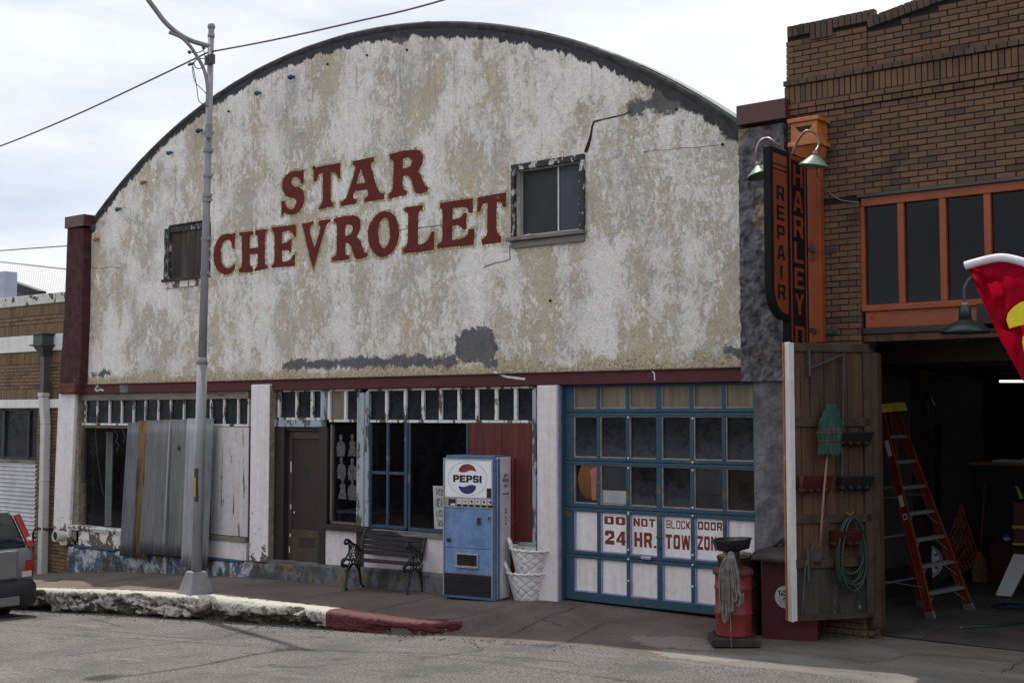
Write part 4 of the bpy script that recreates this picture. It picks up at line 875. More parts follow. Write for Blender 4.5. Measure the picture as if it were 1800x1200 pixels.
# transom row from the door to the red board
zc0 = F(800, 738, YW).z; zc1 = F(800, 684.5, YW).z
def transom(name, xs, z0, z1, mats, wd=.05, fm='whitewood'):
    mb = MB(); bars(mb, xs, z0, z1, wd, YW - .012, .08); mb.box(xs[0], xs[-1], YW - .002, .075, z1 - .0, z1 + .03); mb.box(xs[0], xs[-1], YW - .004, .075, z0 - .04, z0 - .001)
    t = part(name, mb, M[fm], GB, bevel=.004)
    for i, (x0, x1) in enumerate(zip(xs, xs[1:])):
        c = MB(); c.box(x0 + wd / 2, x1 - wd / 2, .046, .052, z0, z1); part('pane', c, M[mats[i % len(mats)]], t)
    return t
transom('transom_window', [F(p, 712).x for p in (489, 520, 547, 566)], zh1 + .04, zu1, ['dirtyglass2'])
b = MB(); b.box(F(564, 712).x, F(574, 712).x, YW - .03, .1, zh1, ZL0 - .003); part('post', b, M['bluewood'], GB, bevel=.006)
transom('transom_window', [F(p, 712).x for p in (577, 606, 630)], F(604, 737, YW).z, F(604, 687, YW).z, ['tanpanel', 'dirtyglass2'])
transom('transom_window', [F(p, 712).x for p in (645, 678, 711, 742, 773, 805.6, 837, 871, 905, 939)], zc0, zc1, ['dirtyglass2', 'dirtyglass2', 'dirtyglass2'])
b = MB(); b.box(F(480, 690).x, F(944, 690).x, YW - .02, .1, zc1 + .032, ZL0 - .003); part('head_board', b, M['hgreywood'], GB)
# side light with cut-out pictures
sz0, sz1 = F(604, 917, YW).z, F(604, 746, YW).z; sx0, sx1 = F(580, 830).x, F(630, 830).x
b = MB(); bars(b, [sx0, sx1 - .02], sz0, sz1, .04, YW, .08); b.box(sx0, sx1, YW, .08, sz0 - .04, sz0); sl = part('side_window', b, M['greywood'], GB, bevel=.004)
b = MB(); b.box(sx0 + .02, sx1 - .03, .045, .051, sz0, sz1); part('pane', b, M['glass'], sl)
b = MB(); b.box(F(566, 920, -.05).x, F(652, 920, -.05).x, -.10, .07, sz0 - .12, sz0 - .045); part('sill', b, M['darkbrown'], GB, bevel=.008)
b = MB(); b.box(F(629, 830).x, F(641, 830).x, YW - .05, .1, sz0 - .04, ZL0 - .06); b.box(F(641, 830).x + .004, F(648, 830).x, YW - .03, .1, sz0 - .04, ZL0 - .06); part('post', b, M['bluewood'], GB, bevel=.006)
b = MB(); b.box(F(629, 945).x, F(641, 945).x, YW - .055, .06, ptop(-13.8), sz0 - .122); part('post', b, M['darkbrown'], GB); b = MB(); b.box(F(569, 950).x, F(573, 950).x, YW - .05, .06, ptop(-14), sz0 - .122); part('post', b, M['darkbrown'], GB)
b = MB(); b.box(F(573, 950).x, F(629, 950).x, YW - .03, .06, ptop(-14) - .02, sz0 - .122); part('spandrel', b, M['pinkclean'], GB)
def cutout(cx, cz, h, kind, y):
    mb = MB(); s = h
    hat = [(-.16, .36), (.16, .36), (.10, .40), (.07, .50), (-.07, .50), (-.10, .40)]
    head = [(-.075, .22), (.075, .22), (.09, .33), (.06, .40), (-.06, .40), (-.09, .33)]
    body = [(-.24, -.50), (.24, -.50), (.30, -.15), (.24, .12), (.10, .21), (-.10, .21), (-.24, .12), (-.30, -.12)]
    if kind % 3 == 1: body = [(-.30, -.5), (.26, -.5), (.16, .0), (.20, .12), (.08, .21), (-.08, .21), (-.2, .1), (-.14, -.05)]
    if kind % 3 == 2: hat = [(-.10, .36), (.10, .36), (.04, .5), (.0, .58), (-.05, .48)]
    for pl_ in (body, head, hat): mb.prism([(cx + u * s, cz + v * s) for u, v in pl_], y, y + .002); y -= .003
    return mb
k = NT('black_and_white_print'); M['print'] = k.fin(k.mix(k.ramp(k.noise(30, 6, .85), .40, .62), (.010, .010, .011), (.13, .13, .135)), .6)
for i, (px, py) in enumerate([(599, 783), (619, 782), (600, 822), (619, 824), (602, 857), (619, 859)]):
    q = F(px, py, .040); part('window_picture', cutout(q.x, q.z, .33, i, .0425), M['print'], sl)
# lattice window and big pane
lz0, lz1 = F(680, 925, YW).z, zc0 - .045; lx0, lxm, lx1 = F(648, 835).x, F(679, 835).x, F(712, 835).x; lzm = F(680, 831, YW).z
b = MB(); bars(b, [lx0, lx1], lz0, lz1, .06, YW - .01, .08); b.box(lxm - .022, lxm + .022, YW, .075, lz0, lz1); b.box(lx0, lx1, YW + .002, .073, lzm - .022, lzm + .022); b.box(lx0, lx1, YW + .003, .07, lz0 - .03, lz0 + .02)
lw = part('lattice_window', b, M['bluetrim'], GB, bevel=.004)
for x0, x1 in ((lx0, lxm), (lxm, lx1)):
    for z0, z1 in ((lz0, lzm), (lzm, lz1)):
        c = MB(); c.box(x0 + .025, x1 - .025, .046, .052, z0 + .022, z1 - .022); part('pane', c, M['glassdark'], lw)
bx0, bx1 = F(716, 835).x, F(821, 835).x; bz0 = F(770, 932, YW).z
b = MB(); b.box(bx0, bx0 + .03, YW, .08, bz0, lz1); b.box(bx1 - .02, bx1 + .02, YW - .02, .08, F(822, 940, YW).z, lz1); b.box(bx0, bx1 - .02, YW, .08, bz0 - .04, bz0 + .015); bw = part('shop_window', b, M['bluetrim'], GB, bevel=.004)
b = MB(); b.box(bx0 + .03, bx1 - .02, .046, .052, bz0, lz1); part('pane', b, M['glassdark'], bw)
b = MB(); b.box(lx0 - .05, bx1 + .1, -.06, .06, bz0 - .11, bz0 - .043); part('sill', b, M['hgreywood'], GB, bevel=.006)
b = MB(); b.box(F(641, 945).x + .004, F(944, 945).x, YW - .04, .06, ptop(-13) - .03, bz0 - .112); part('spandrel', b, M['pinkclean'], GB)
# red plywood sheet, two boards and a dark side post
rz0 = F(880, 948, YW).z; r0, r1 = F(824, 840).x, F(938, 840).x; rm = r0 + (r1 - r0) * .52
for xa_, xb_ in ((r0, rm - .004), (rm + .004, r1)):
    b = MB(); b.box(xa_, xb_, .0, .018, rz0, lz1 + .01); part('plywood_board', b, M['redply'], GB)
b = MB(); b.box(F(938, 840).x, F(944.5, 840).x, YW - .05, .1, rz0 - .05, ZL0 - .06); b.box(r0, F(938, 840).x, YW - .04, .06, rz0 - .05, rz0 - .004); part('post', b, M['bluewood'], GB, bevel=.005)
# dim room behind the glass
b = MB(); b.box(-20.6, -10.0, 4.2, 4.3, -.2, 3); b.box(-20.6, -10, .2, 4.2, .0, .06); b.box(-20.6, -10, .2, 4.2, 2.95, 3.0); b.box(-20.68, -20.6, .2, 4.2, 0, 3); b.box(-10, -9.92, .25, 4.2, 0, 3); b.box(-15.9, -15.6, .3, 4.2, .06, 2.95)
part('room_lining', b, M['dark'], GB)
b = MB(); b.grid(lambda u, v: (F(165, 830, .4).x + .55 * u, .42 + .05 * math.sin(u * 22), .35 + 1.75 * v), 30, 2); tag(part('curtain', b, M['curtain'], None, solid=.006), 'pale curtain hanging behind the left display window glass', 'curtain')
t = thing('table', 'white table seen dimly through the narrow picture window', 'table', (-14.1, 1.2, .06))
b = MB(); b.box(-14.7, -13.9, .7, 1.5, .86, .9); part('table_top', b, M['vside'], t)
for dx, dy in ((-14.65, .75), (-13.95, .75), (-14.65, 1.45), (-13.95, 1.45)):
    b = MB(); b.box(dx - .02, dx + .02, dy - .02, dy + .02, .06, .86); part('leg', b, M['alu'], t)
q = F(768, 880, .12); t = thing('poster', 'pale printed poster with black drawings standing at the corner of the big shop window', 'poster', (q.x, .14, bz0))
xa_, xb_ = F(761, 890, .04).x, F(800, 890, .04).x; z0, z1 = F(770, 928, .1).z, F(770, 853, .1).z
b = MB(); b.add([(xa_ + .03, .040, z0), (xb_, .040, z0), (xb_ - .02, .040, z1), (xa_, .040, z1)], [(0, 1, 2, 3)]); part('sheet', b, M['paper'], t, solid=.003)
k = NT('ink_drawing'); M['ink'] = k.fin(k.mix(k.ramp(k.noise(28, 5, .8), .47, .53), (.06, .06, .065), (.42, .43, .44)), .8)
b = MB()
for v0, v1, u0, u1 in [(.78, .95, .15, .9), (.5, .72, .1, .45), (.48, .7, .55, .95), (.28, .44, .12, .5), (.27, .42, .58, .95), (.06, .22, .15, .9)]:
    b.add([(xa_ + .03 * (1 - v0) + (xb_ - xa_ - .05) * u, .0365, z0 + (z1 - z0) * v) for u, v in ((u0, v0), (u1, v0), (u1, v1), (u0, v1))], [(0, 1, 2, 3)])
part('drawing', b, M['ink'], t)
# --- corrugated sheets nailed over the display window
def corr(name, pts, Ys, nw, mat, label, amp=.010, w0=None):
    P = [F(px, py, Y) for (px, py), Y in zip(pts, Ys)]   # bl, br, tr, tl
    def fn(u, v):
        a = P[0].lerp(P[1], u); c = P[3].lerp(P[2], u); p = a.lerp(c, v)
        return p + Vector((.25, -1, 0)).normalized() * (amp * math.sin(u * nw * 2 * math.pi) + .012 * mnoise.noise((u * 2, v * 3, nw)))
    mb = MB(); mb.grid(fn, int(nw * 8), 10); o = part(name, mb, mat, None, smooth=True, solid=.003)
    return tag(o, label, 'metal sheet', 'corrugated sheets over the display window')
corr('corrugated_sheet', [(210, 976), (240, 979), (245, 741), (225, 743)], [-.22, -.22, -.10, -.10], 5, M['corrblue'], 'blue grey corrugated sheet, leftmost of those covering the shop window')
corr('corrugated_sheet', [(233, 980), (257, 982), (263, 738), (243, 740)], [-.235, -.235, -.115, -.115], 4, M['corrrust'], 'rusty yellow corrugated strip between the blue grey and wide sheets')
corr('corrugated_sheet', [(244, 972), (290, 975), (300, 737), (262, 739)], [-.25, -.25, -.13, -.13], 7, M['corr'], 'dull grey corrugated sheet beside the rusty yellow strip')
corr('corrugated_sheet', [(289, 975), (322, 978), (332, 737), (299, 737)], [-.262, -.262, -.14, -.14], 6, M['corr'], 'dull grey corrugated sheet with a small hole near its top')
corr('corrugated_sheet', [(318, 996), (350, 999), (362, 735), (329, 735)], [-.28, -.28, -.16, -.16], 5, M['corrlight'], 'pale corrugated sheet behind the street lamp post')
corr('corrugated_sheet', [(350, 997), (365, 998), (376, 735), (362, 735)], [-.27, -.27, -.15, -.15], 3, M['corr'], 'narrow grey corrugated strip at the right edge of the sheets')
q = F(314, 787, -.20); b = MB(); b.prism([(q.x - .035, q.z - .03), (q.x + .03, q.z - .04), (q.x + .012, q.z + .06)], q.y - .004, q.y); part('torn_hole', b, M['crack'], [o for o in COL.objects if o.get('label', '').endswith('near its top')][0], local=True)
b = MB(); b.beam(F(299, 740, -.19), F(288, 955, -.30), .03, .012, (0, 1, 0)); part('seam_strip', b, M['corrlight'], [o for o in COL.objects if o.get('label', '').endswith('near its top')][0], local=True)
# --- blue sectional garage door
YD = .08
gx = [F(p, 860, YD).x for p in (995, 1053.5, 1105, 1160, 1218, 1274.5, 1330)]
gz = [F(1005, p, YD).z for p in (1052, 1037, 978, 966, 897, 883, 815, 803, 731.5, 718, 681)]
b = MB(); x0_, x1_ = gx[0], gx[-1] + .12
for i, x in enumerate(gx):
    wd = .075 if i == 3 else (.14 if i == 0 else .052); xo = x + (.07 if i == 0 else 0)
    for (za, zb_) in ((1, 2), (3, 4), (5, 6), (7, 8), (9, 10)): b.box(xo - wd / 2, xo + wd / 2, YD - .022, YD + .03, gz[za], gz[zb_])
for za, zb_ in ((0, 1), (2, 3), (4, 5), (6, 7), (8, 9)):
    zm_ = (gz[za] + gz[zb_]) / 2
    if za == 0: b.box(x0_, x1_, YD - .025, YD + .03, gz[za] - .0, gz[zb_])
    else:
        b.box(x0_, x1_, YD - .025, YD + .03, gz[za], zm_ - .004); b.box(x0_, x1_, YD - .020, YD + .03, zm_ + .002, gz[zb_])
gd = part('roll_up_door', b, M['bluepaint'], GB, bevel=.006)
rows = [(1, 2, 'panel', 'doorwhite'), (3, 4, 'panel', 'doorwhite'), (5, 6, 'pane', 'dirtyglass'), (7, 8, 'pane', 'dirtyglass'), (9, 10, 'panel', 'tanpanel')]
M['amber'] = dirtyglass('amber_backed_pane', (.20, .085, .03), (.10, .05, .02), 5, .5); M['pinkback'] = plain('salmon_card', (.36, .13, .10), .8, .15, 4)
M['olive'] = dirtyglass('dark_olive_pane', (.018, .015, .010), (.035, .03, .022), 3, .3)
for r_, (za, zb_, nm, mt) in enumerate(rows):
    for i in range(6):
        wl = (.14 if i == 0 else .075 if i == 3 else .052); wr = .075 if i == 2 else .052
        xa_ = gx[i] + (.14 if i == 0 else wl / 2); xb_ = gx[i + 1] - wr / 2
        c = MB(); mm = M[mt]
        if r_ == 2 and i == 0: mm = M['dirtyglass2']
        if r_ == 2 and i == 5: mm = M['olive']
        c.box(xa_, xb_, YD + .012, YD + .018, gz[za], gz[zb_]); pn = part(nm, c, mm, gd)
        bd = MB(); t_ = .016; bd.box(xa_, xa_ + t_, YD - .012, YD + .012, gz[za], gz[zb_]); bd.box(xa_ + t_, xb_, YD - .012, YD + .012, gz[za], gz[za] + t_)
        if r_ in (2, 3): bd.box(xa_ + t_, xb_, YD - .008, YD + .012, gz[zb_] - t_ * .7, gz[zb_])
        part('glazing_bead', bd, M['lilac'] if r_ < 2 else M['bead'], gd)
        if r_ == 2 and i in (1, 4):
            c = MB(); c.box(xa_ + .02, xb_ - .01, YD + .005, YD + .011, gz[za] + .02, gz[za] + (gz[zb_] - gz[za]) * .36); part('mended_pane', c, M['dullglass'] if i == 4 else M['galv'], gd)
            c = MB(); c.box(xa_ + .02, xb_ - .01, YD + .005, YD + .011, gz[za] + (gz[zb_] - gz[za]) * .37, gz[zb_] - .015); part('mended_pane', c, M['dullglass'], gd)
        if r_ == 2 and i == 0:
            lp = [(xa_ + .05 + .34 * (.5 + .5 * math.cos(t)) * (1 + .08 * math.sin(5 * t)), gz[za] + .06 + .5 * (.5 + .5 * math.sin(t)) * (1 + .05 * math.sin(4 * t + 1))) for t in [j * .3 for j in range(21)]]
            c = MB(); c.prism([(u, v) for u, v in lp], YD + .004, YD + .011); part('amber_patch', c, M['amber'], gd)
            c = MB(); c.prism([(xa_ + .27, gz[za] + .05), (xb_ - .02, gz[za] + .05), (xb_ - .01, gz[za] + .5), (xb_ - .12, gz[za] + .42), (xa_ + .26, gz[za] + .32)], YD - .001, YD + .0035); part('salmon_card', c, M['pinkback'], gd)
# painted words on the panels
def words(s, px0, px1, py0, py1, bold, sh=0, Y=YD + .0105):
    a = F(px0, py1, Y); c = F(px1, (py0 + py1) / 2, Y); t_ = F((px0 + px1) / 2, py0, Y).z; bt = F((px0 + px1) / 2, py1, Y).z
    wl = word_loops(s, c.x - a.x, t_ - bt, bold, sh or .22, .13, .20)
    return part('painted_word', plate('painted_word', wl, 0, M['signred'], frame((a.x, Y, bt), (1, 0, 0), (0, 0, 1))), None, gd)
words('DO', 1062.5, 1099, 907.5, 921.5, .35); words('NOT', 1113.5, 1152, 911, 925, .31); words('BLOCK', 1171.5, 1213.5, 914.5, 929, .21, .16); words('DOOR', 1227, 1269.5, 917, 931.5, .28)
words('24', 1063.5, 1100, 932.5, 957, .36, .24); words('HR.', 1115, 1153.5, 935.5, 961.5, .33); words('TOW', 1170, 1213, 939.5, 965, .33); words('ZONE', 1226, 1272, 942.5, 967, .33)
b = MB(); q = F(1160, 944, YD - .03); b.tube([q - Vector((.05, 0, 0)), q + Vector((.03, 0, 0))], .012, 8); b.tube([q - Vector((0, 0, .12)), q + Vector((0, -.02, -.12))], .022, 10); part('door_lock', b, M['darksteel'], gd)
b = MB(); q = F(1136, 980, YD - .04); b.obox(q, (.075, 0, 0), (0, .02, 0), (0, 0, .022)); part('lift_handle', b, M['galv'], gd, bevel=.012)
for px, pys in ((1105, (733, 805, 822, 900, 903, 966, 982, 1020)), (1218, (735, 812, 826, 892, 906, 975, 992, 1030))):
    b = MB()
    for py in pys: q = F(px, py, YD - .03); b.lathe(q, [(.014, 0), (.014, .012), (.004, .016)], 8, axis=(0, -1, 0))
    part('hinge_bolt', b, M['prtwhite'], gd)
b = MB(); xj0, xj1 = F(980, 860, -.05).x, gx[0]; b.box(xj0, xj0 + .03, -.06, .12, -.06, ZL0 - .003); part('lilac_jamb', b, M['lilac'], GB)
b = MB(); b.box(xj0 + .03, xj1 + .01, -.01, .13, -.06, ZL0 - .003); b.box(xj1, gx[-1] + .1, .05, .15, gz[10], ZL0 - .003); part('door_jamb', b, M['bluepaint'], GB, bevel=.006)
b = MB(); b.box(-10, -6.8, .16, .2, -.1, 2.9); part('door_lining', b, M['dark'], GB)
# ------------------------------------------------------------------ brick garage on the right
BB = thing('brick_garage', 'brown brick garage with orange window frames and an open wide entrance', 'building', (-4, 0, -.05))
BRK = {}
def brickmesh(w_, h_, d_, mat):
    key = (round(w_, 3), round(h_, 3), round(d_, 3), mat.name)
    if key not in BRK:
        c = .004; X, Z = w_ / 2, h_ / 2; mb = MB()
        o = [(-X, d_, -Z), (X, d_, -Z), (X, d_, Z), (-X, d_, Z), (-X, c, -Z), (X, c, -Z), (X, c, Z), (-X, c, Z), (-X + c, 0, -Z + c), (X - c, 0, -Z + c), (X - c, 0, Z - c), (-X + c, 0, Z - c)]
        mb.add(o, [(8, 9, 10, 11), (4, 5, 9, 8), (5, 6, 10, 9), (6, 7, 11, 10), (7, 4, 8, 11), (0, 1, 5, 4), (1, 2, 6, 5), (2, 3, 7, 6), (3, 0, 4, 7)])
        BRK[key] = mb.mesh('brick', mat)
    return BRK[key]
def lay(parent, bricks, hidden, stuffname, limit=296):
    """bricks: (x, z, w, h, y, mat, tilt); the largest seen become objects of their own, the rest one mesh"""
    sc = []
    for bk in bricks:
        x, z = bk[0], bk[1]; d = (Vector((x, 0, z)) - CAM)
        dep = d.dot(FW); px = 900 + FPX * d.dot(RT) / dep; py = 600 - FPX * d.dot(UP) / dep
        vis = -10 < px < 1810 and -10 < py < 1210 and not hidden(px, py)
        sc.append((-(bk[2] * bk[3] / dep ** 2) if vis else 1, len(sc)))
    sc.sort(); single = set(i for s_, i in sc[:limit] if s_ < 0); rest = {}
    for i, (x, z, w_, h_, y, mat, tilt) in enumerate(bricks):
        w_ += random.uniform(-.003, .003); y += random.uniform(-.003, .002); z += random.uniform(-.0015, .0015)
        if i in single:
            o = bpy.data.objects.new('brick', brickmesh(round(w_ * 400) / 400, h_, .10, mat)); COL.objects.link(o); attach(o, parent)
            o.location = (x, y, z); o.rotation_euler = (0, -tilt, random.uniform(-.012, .012))
        else:
            mb = rest.setdefault(mat.name, (MB(), mat))[0]; ct, st_ = math.cos(tilt), math.sin(tilt); X, Z = w_ / 2, h_ / 2
            q = [(-X, -Z), (X, -Z), (X, Z), (-X, Z)]; q = [(x + u * ct - v * st_, z + u * st_ + v * ct) for u, v in q]
            mb.add([(u, y, v) for u, v in q] + [(u, y + .09, v) for u, v in q], [(0, 1, 2, 3), (1, 0, 4, 5), (2, 1, 5, 6), (3, 2, 6, 7), (0, 3, 7, 4)])
    for nm, (mb, mat) in rest.items(): part(stuffname, mb, mat, parent, kind='stuff')
CO, MODL, J = .0677, .205, .011
BX0, BX1 = -6.44, -2.0
ox0, zt_ = F(1511, 450).x, 4.86
bl = []
def course(z, x0, x1, y, mat, off, out=bl, w_=None, h_=None, mod=MODL):
    w_ = w_ or mod - J; h_ = h_ or CO - J; x = x0 - off
    while x < x1 - .01:
        a, b_ = max(x, x0), min(x + w_, x1)
        if b_ - a > .03: out.append(((a + b_) / 2, z + h_ / 2, b_ - a, h_, y, mat, 0.0))
        x += mod
z = -.08; i = 0
while z < 5.86:
    x1 = ox0 if z + CO < zt_ - .005 else BX1
    if not (z < zt_ and z + CO > zt_): course(z, BX0, x1, 0.0, M['brick'], (i % 2) * MODL / 2)
    z += CO; i += 1
ZF = z
course(ZF, BX0 - .02, BX1, -.03, M['brick'], .05, mod=.112); course(ZF + CO, BX0 - .035, BX1, -.045, M['brick'], 0)
zs0 = ZF + 2 * CO
course(zs0, BX0 - .02, BX1, -.03, M['brick'], 0, mod=.0677, h_=.20); zs1 = zs0 + .211
course(zs1, BX0 - .02, BX1, -.06, M['brickdark'], .03, mod=.112); z = zs1 + CO
def gtop(x): return 6.70 + .165 * (x + 5.46) if x > -5.46 else 6.70
i = 0; PTOP = 6.93
while z < 7.4:
    if z + CO < PTOP - .13: course(z, BX0, -5.46, -.012, M['brick'], (i % 2) * MODL / 2)
    # the parapet right of the pier rises towards the middle of the front
    xs_ = max(-5.455, -5.46 + (z + CO - 6.70) / .165)
    if xs_ < BX1 - .1: course(z, xs_, BX1, 0.0, M['brick'], ((i + 1) % 2) * MODL / 2)
    z += CO; i += 1
zc = PTOP - .135; x = BX0 + .02; i = 0
while x < -5.38:
    hh = .21 if i in (4, 5, 6, 7) else .125
    bl.append((x + .034, PTOP - hh / 2, .060, hh, -.03, M['brickdark'], 0)); x += .071; i += 1
x = -5.44
while x < BX1:
    bl.append((x + .035, gtop(x) + .085, .062, .115, -.04, M['brickdark'], math.atan(.165))); x += .071
lay(BB, bl, lambda px, py: (1350 < px < 1440 and py > 215) or (px < 1540 and py > 600), 'brickwork')
# return of the pier into the entrance
rb = MB(); z = -.08; i = 0
while z < 3.2:
    for k_ in range(2): rb.box(ox0 - .0, ox0 + .05 + .004 * (i % 2), .11 + k_ * .105 - .05 * (i % 2), .205 + k_ * .105 - .05 * (i % 2), z, z + CO - J)
    z += CO; i += 1
part('brickwork', rb, M['brick'], BB, kind='stuff')
b = MB(); b.box(BX0 + .004, ox0 - .004, .012, .30, -.1, zt_); b.box(BX0 + .004, BX1, .012, .30, zt_ + .006, 6.60)
b.prism([(BX0 + .006, 6.58), (BX1, 6.58), (BX1, gtop(BX1) + .075), (-5.44, 6.77), (-5.46, PTOP - .02), (BX0 + .006, PTOP - .02)], .013, .29); part('wall', b, M['mortar'], BB)
b = MB(); b.box(BX0 + .02, BX1, .31, 14, 6.3, 6.4); part('roof', b, M['tar'], BB)
# orange window band
wz0, wz1 = F(1522, 537, .06).z, F(1522, 364, .06).z; zsl = F(1515, 543, .06).z
mulls = [F(p, 450, .06).x for p in (1516, 1585.3, 1659.3, 1738, 1822, 1900)]
b = MB(); b.box(ox0 + .01, BX1, .03, .14, wz1 + .004, zt_ - .03)
part('head_rail', b, M['orange'], BB, bevel=.006); b = MB(); b.box(ox0 - .02, BX1, -.01, .2, zt_ - .028, zt_ + .002); part('steel_lintel', b, M['darksteel'], BB)
b = MB()
for i, x in enumerate(mulls): b.box(x - (.035 if i == 0 else .036), x + .036, .035, .13, wz0 + .002, wz1 + .002)
part('mullion', b, M['orange'], BB, bevel=.006)
for xa_, xb_ in zip(mulls, mulls[1:]):
    c = MB(); c.box(xa_ + .036, xb_ - .036, .085, .092, wz0, wz1); part('pane', c, M['glassdark'], BB)
b = MB(); b.box(ox0 + .01, BX1, .005, .14, zsl - .035, wz0); part('sill', b, M['orange'], BB, bevel=.008)
zb0, zb1 = F(1520, 577, .05).z, zsl - .037
b = MB(); b.box(ox0 + .04, F(1727, 560, .05).x, .04, .12, zb0, zb1); b.box(F(1727, 560, .05).x + .006, BX1, .043, .12, zb0, zb1); part('transom_panel', b, M['orange'], BB, bevel=.004)
b = MB(); b.box(ox0 + .02, BX1, .0, .16, zb0 - .07, zb0 - .003); part('beam', b, M['darkbrown'], BB, bevel=.008); b = MB(); b.box(ox0 + .02, BX1, .03, .16, zb0 - .15, zb0 - .074); part('beam', b, M['plank'], BB)
b = MB(); q = F(1533, 559, .04); b.ball(q, .012, 8, 4); part('bolt', b, M['darksteel'], BB)
# dim room above and the workshop inside
IX0, IX1, IY1 = -6.42, 1.5, 9.0
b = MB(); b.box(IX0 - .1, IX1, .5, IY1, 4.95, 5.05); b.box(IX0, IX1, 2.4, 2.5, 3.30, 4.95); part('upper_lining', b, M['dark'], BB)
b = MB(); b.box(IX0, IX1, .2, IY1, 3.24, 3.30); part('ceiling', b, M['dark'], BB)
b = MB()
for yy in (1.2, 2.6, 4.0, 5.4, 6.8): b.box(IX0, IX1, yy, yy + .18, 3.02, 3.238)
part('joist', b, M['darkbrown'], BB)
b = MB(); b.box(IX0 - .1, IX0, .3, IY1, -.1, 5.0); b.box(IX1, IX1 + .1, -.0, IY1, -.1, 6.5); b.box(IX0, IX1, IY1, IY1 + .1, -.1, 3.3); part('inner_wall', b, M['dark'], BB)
b = MB(); b.box(IX0, IX0 + .02, 1.7, 3.6, .4, 2.92); part('painted_panel', b, M['greywall'], BB); b = MB(); b.box(IX0, IX0 + .02, 4.0, 6.6, .4, 2.9); part('painted_panel', b, M['greywall'], BB); b = MB(); b.box(IX0 + .02, -3.0, IY1 - .03, IY1 - .01, .2, 2.8); part('painted_panel', b, M['greywall'], BB)
b = MB(); b.box(IX0 + .02, IX0 + .14, 3.62, 3.95, -.05, 3.2); part('timber_post', b, M['darkbrown'], BB); b = MB(); b.box(-4.95, -4.75, 6.0, 6.2, -.05, 3.2); b.beam((-4.85, 6.1, 1.9), (-4.0, 6.1, 3.0), .16, .12, (0, 1, 0)); part('timber_post', b, M['darkbrown'], BB)
def fl(u, v):
    x = IX0 + (IX1 - IX0) * u; y = .32 + (IY1 - .32) * v; return (x, y, -.05 + .012 + .05 * sm(1.6, 2.6, y) + .006 * mnoise.noise((x, y, 0)))
def floorz(x, y): return -.038 + .05 * sm(1.6, 2.6, y)
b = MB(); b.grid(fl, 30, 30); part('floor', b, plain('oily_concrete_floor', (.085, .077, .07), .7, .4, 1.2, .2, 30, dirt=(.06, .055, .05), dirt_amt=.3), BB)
# --- plank door leaf standing open towards the street
HG, ED = Vector((-5.50, .02, 0)), Vector((-6.08, -.80, 0))
u_ = (ED - HG).normalized(); n_ = Vector((0, 0, 1)).cross(u_)
if n_.dot(CAM - HG) < 0: n_ = -n_
LW = (ED - HG).length; Z0, Z1 = .20, 3.19
LF = part('door_leaf', MB().obox(HG + u_ * LW / 2 - n_ * .035 + Vector((0, 0, (Z0 + Z1) / 2)), u_ * LW / 2, n_ * .012, (0, 0, (Z1 - Z0) / 2)), M['orange'], BB, label='plank door leaf standing open, orange outside and bare timber inside')
def LP(s_, z_, d_=0.0): return HG + u_ * (LW * s_) + n_ * d_ + Vector((0, 0, z_))      # s from hinge (0) to free edge (1)
npk = 7
for i in range(npk):
    s0, s1 = i / npk, (i + 1) / npk
    for zz0, zz1 in ((Z0 + .62, Z1 - .01),):
        b = MB(); b.obox((LP(s0, zz0) + LP(s1, zz1)) / 2 - n_ * (.012 - .003 * (i % 2)), u_ * (LW / npk / 2 - .003), n_ * .010, (0, 0, (zz1 - zz0) / 2)); part('plank', b, M['plank'], LF, local=True)
b = MB(); b.obox((LP(.02, Z0) + LP(.98, Z0 + .60)) / 2 - n_ * .010, u_ * (LW * .48), n_ * .010, (0, 0, .29)); part('plywood_panel', b, M['board'], LF, local=True)
def rail(z_, h_, d_=.03, s0=.02, s1=.97, mat='batten'):
    b = MB(); b.obox(LP((s0 + s1) / 2, z_, d_ / 2), u_ * LW * (s1 - s0) / 2, n_ * d_ / 2, (0, 0, h_ / 2)); part('batten', b, M[mat], LF, local=True, bevel=.005)
rail(Z1 - .05, .09); rail(2.33, .10); rail(1.28, .09); rail(Z0 + .61, .10, .04, .03, .96); rail(Z0 + .03, .06)
for s_, z0, z1 in ((.055, Z0, Z1 - .1), (.60, Z0 + .66, 1.24), (.70, 2.38, 3.0)):
    b = MB(); b.obox(LP(s_, (z0 + z1) / 2, .015), u_ * (.05 if s_ > .1 else .045), n_ * .015, (0, 0, (z1 - z0) / 2)); part('stile', b, M['batten'], LF, local=True, bevel=.005)
b = MB(); b.obox(LP(1.0, (Z0 + Z1) / 2, -.006) + u_ * .002, u_ * .016, n_ * .045, (0, 0, (Z1 - Z0) / 2 + .004)); b.obox(LP(.975, (Z0 + Z1) / 2, .018), u_ * .026, n_ * .018, (0, 0, (Z1 - Z0) / 2 - .003)); part('edge_board', b, M['edgewhite'], LF, local=True, bevel=.006)
b = MB(); b.obox(LP(1.0, (Z0 + Z1) / 2, -.067) + u_ * .012, u_ * .02, n_ * .006, (0, 0, (Z1 - Z0) / 2)); part('orange_edge', b, M['orangelt'], LF, local=True)
b = MB(); b.beam(LP(.80, 2.90, .05), LP(.34, 3.08, .05), .035, .012); b.beam(LP(.37, 3.08, .055), LP(.42, 1.55, .055), .05, .014, u_); b.beam(LP(.78, 2.82, .045), LP(.78, 3.12, .045), .045, .02, u_); part('iron_brace', b, M['darksteel'], LF, local=True)
b = MB(); b.obox((-5.46, .06, (Z0 + Z1) / 2 - .1), (.05, 0, 0), (0, .06, 0), (0, 0, (Z1 - Z0) / 2)); part('door_post', b, M['batten'], BB)
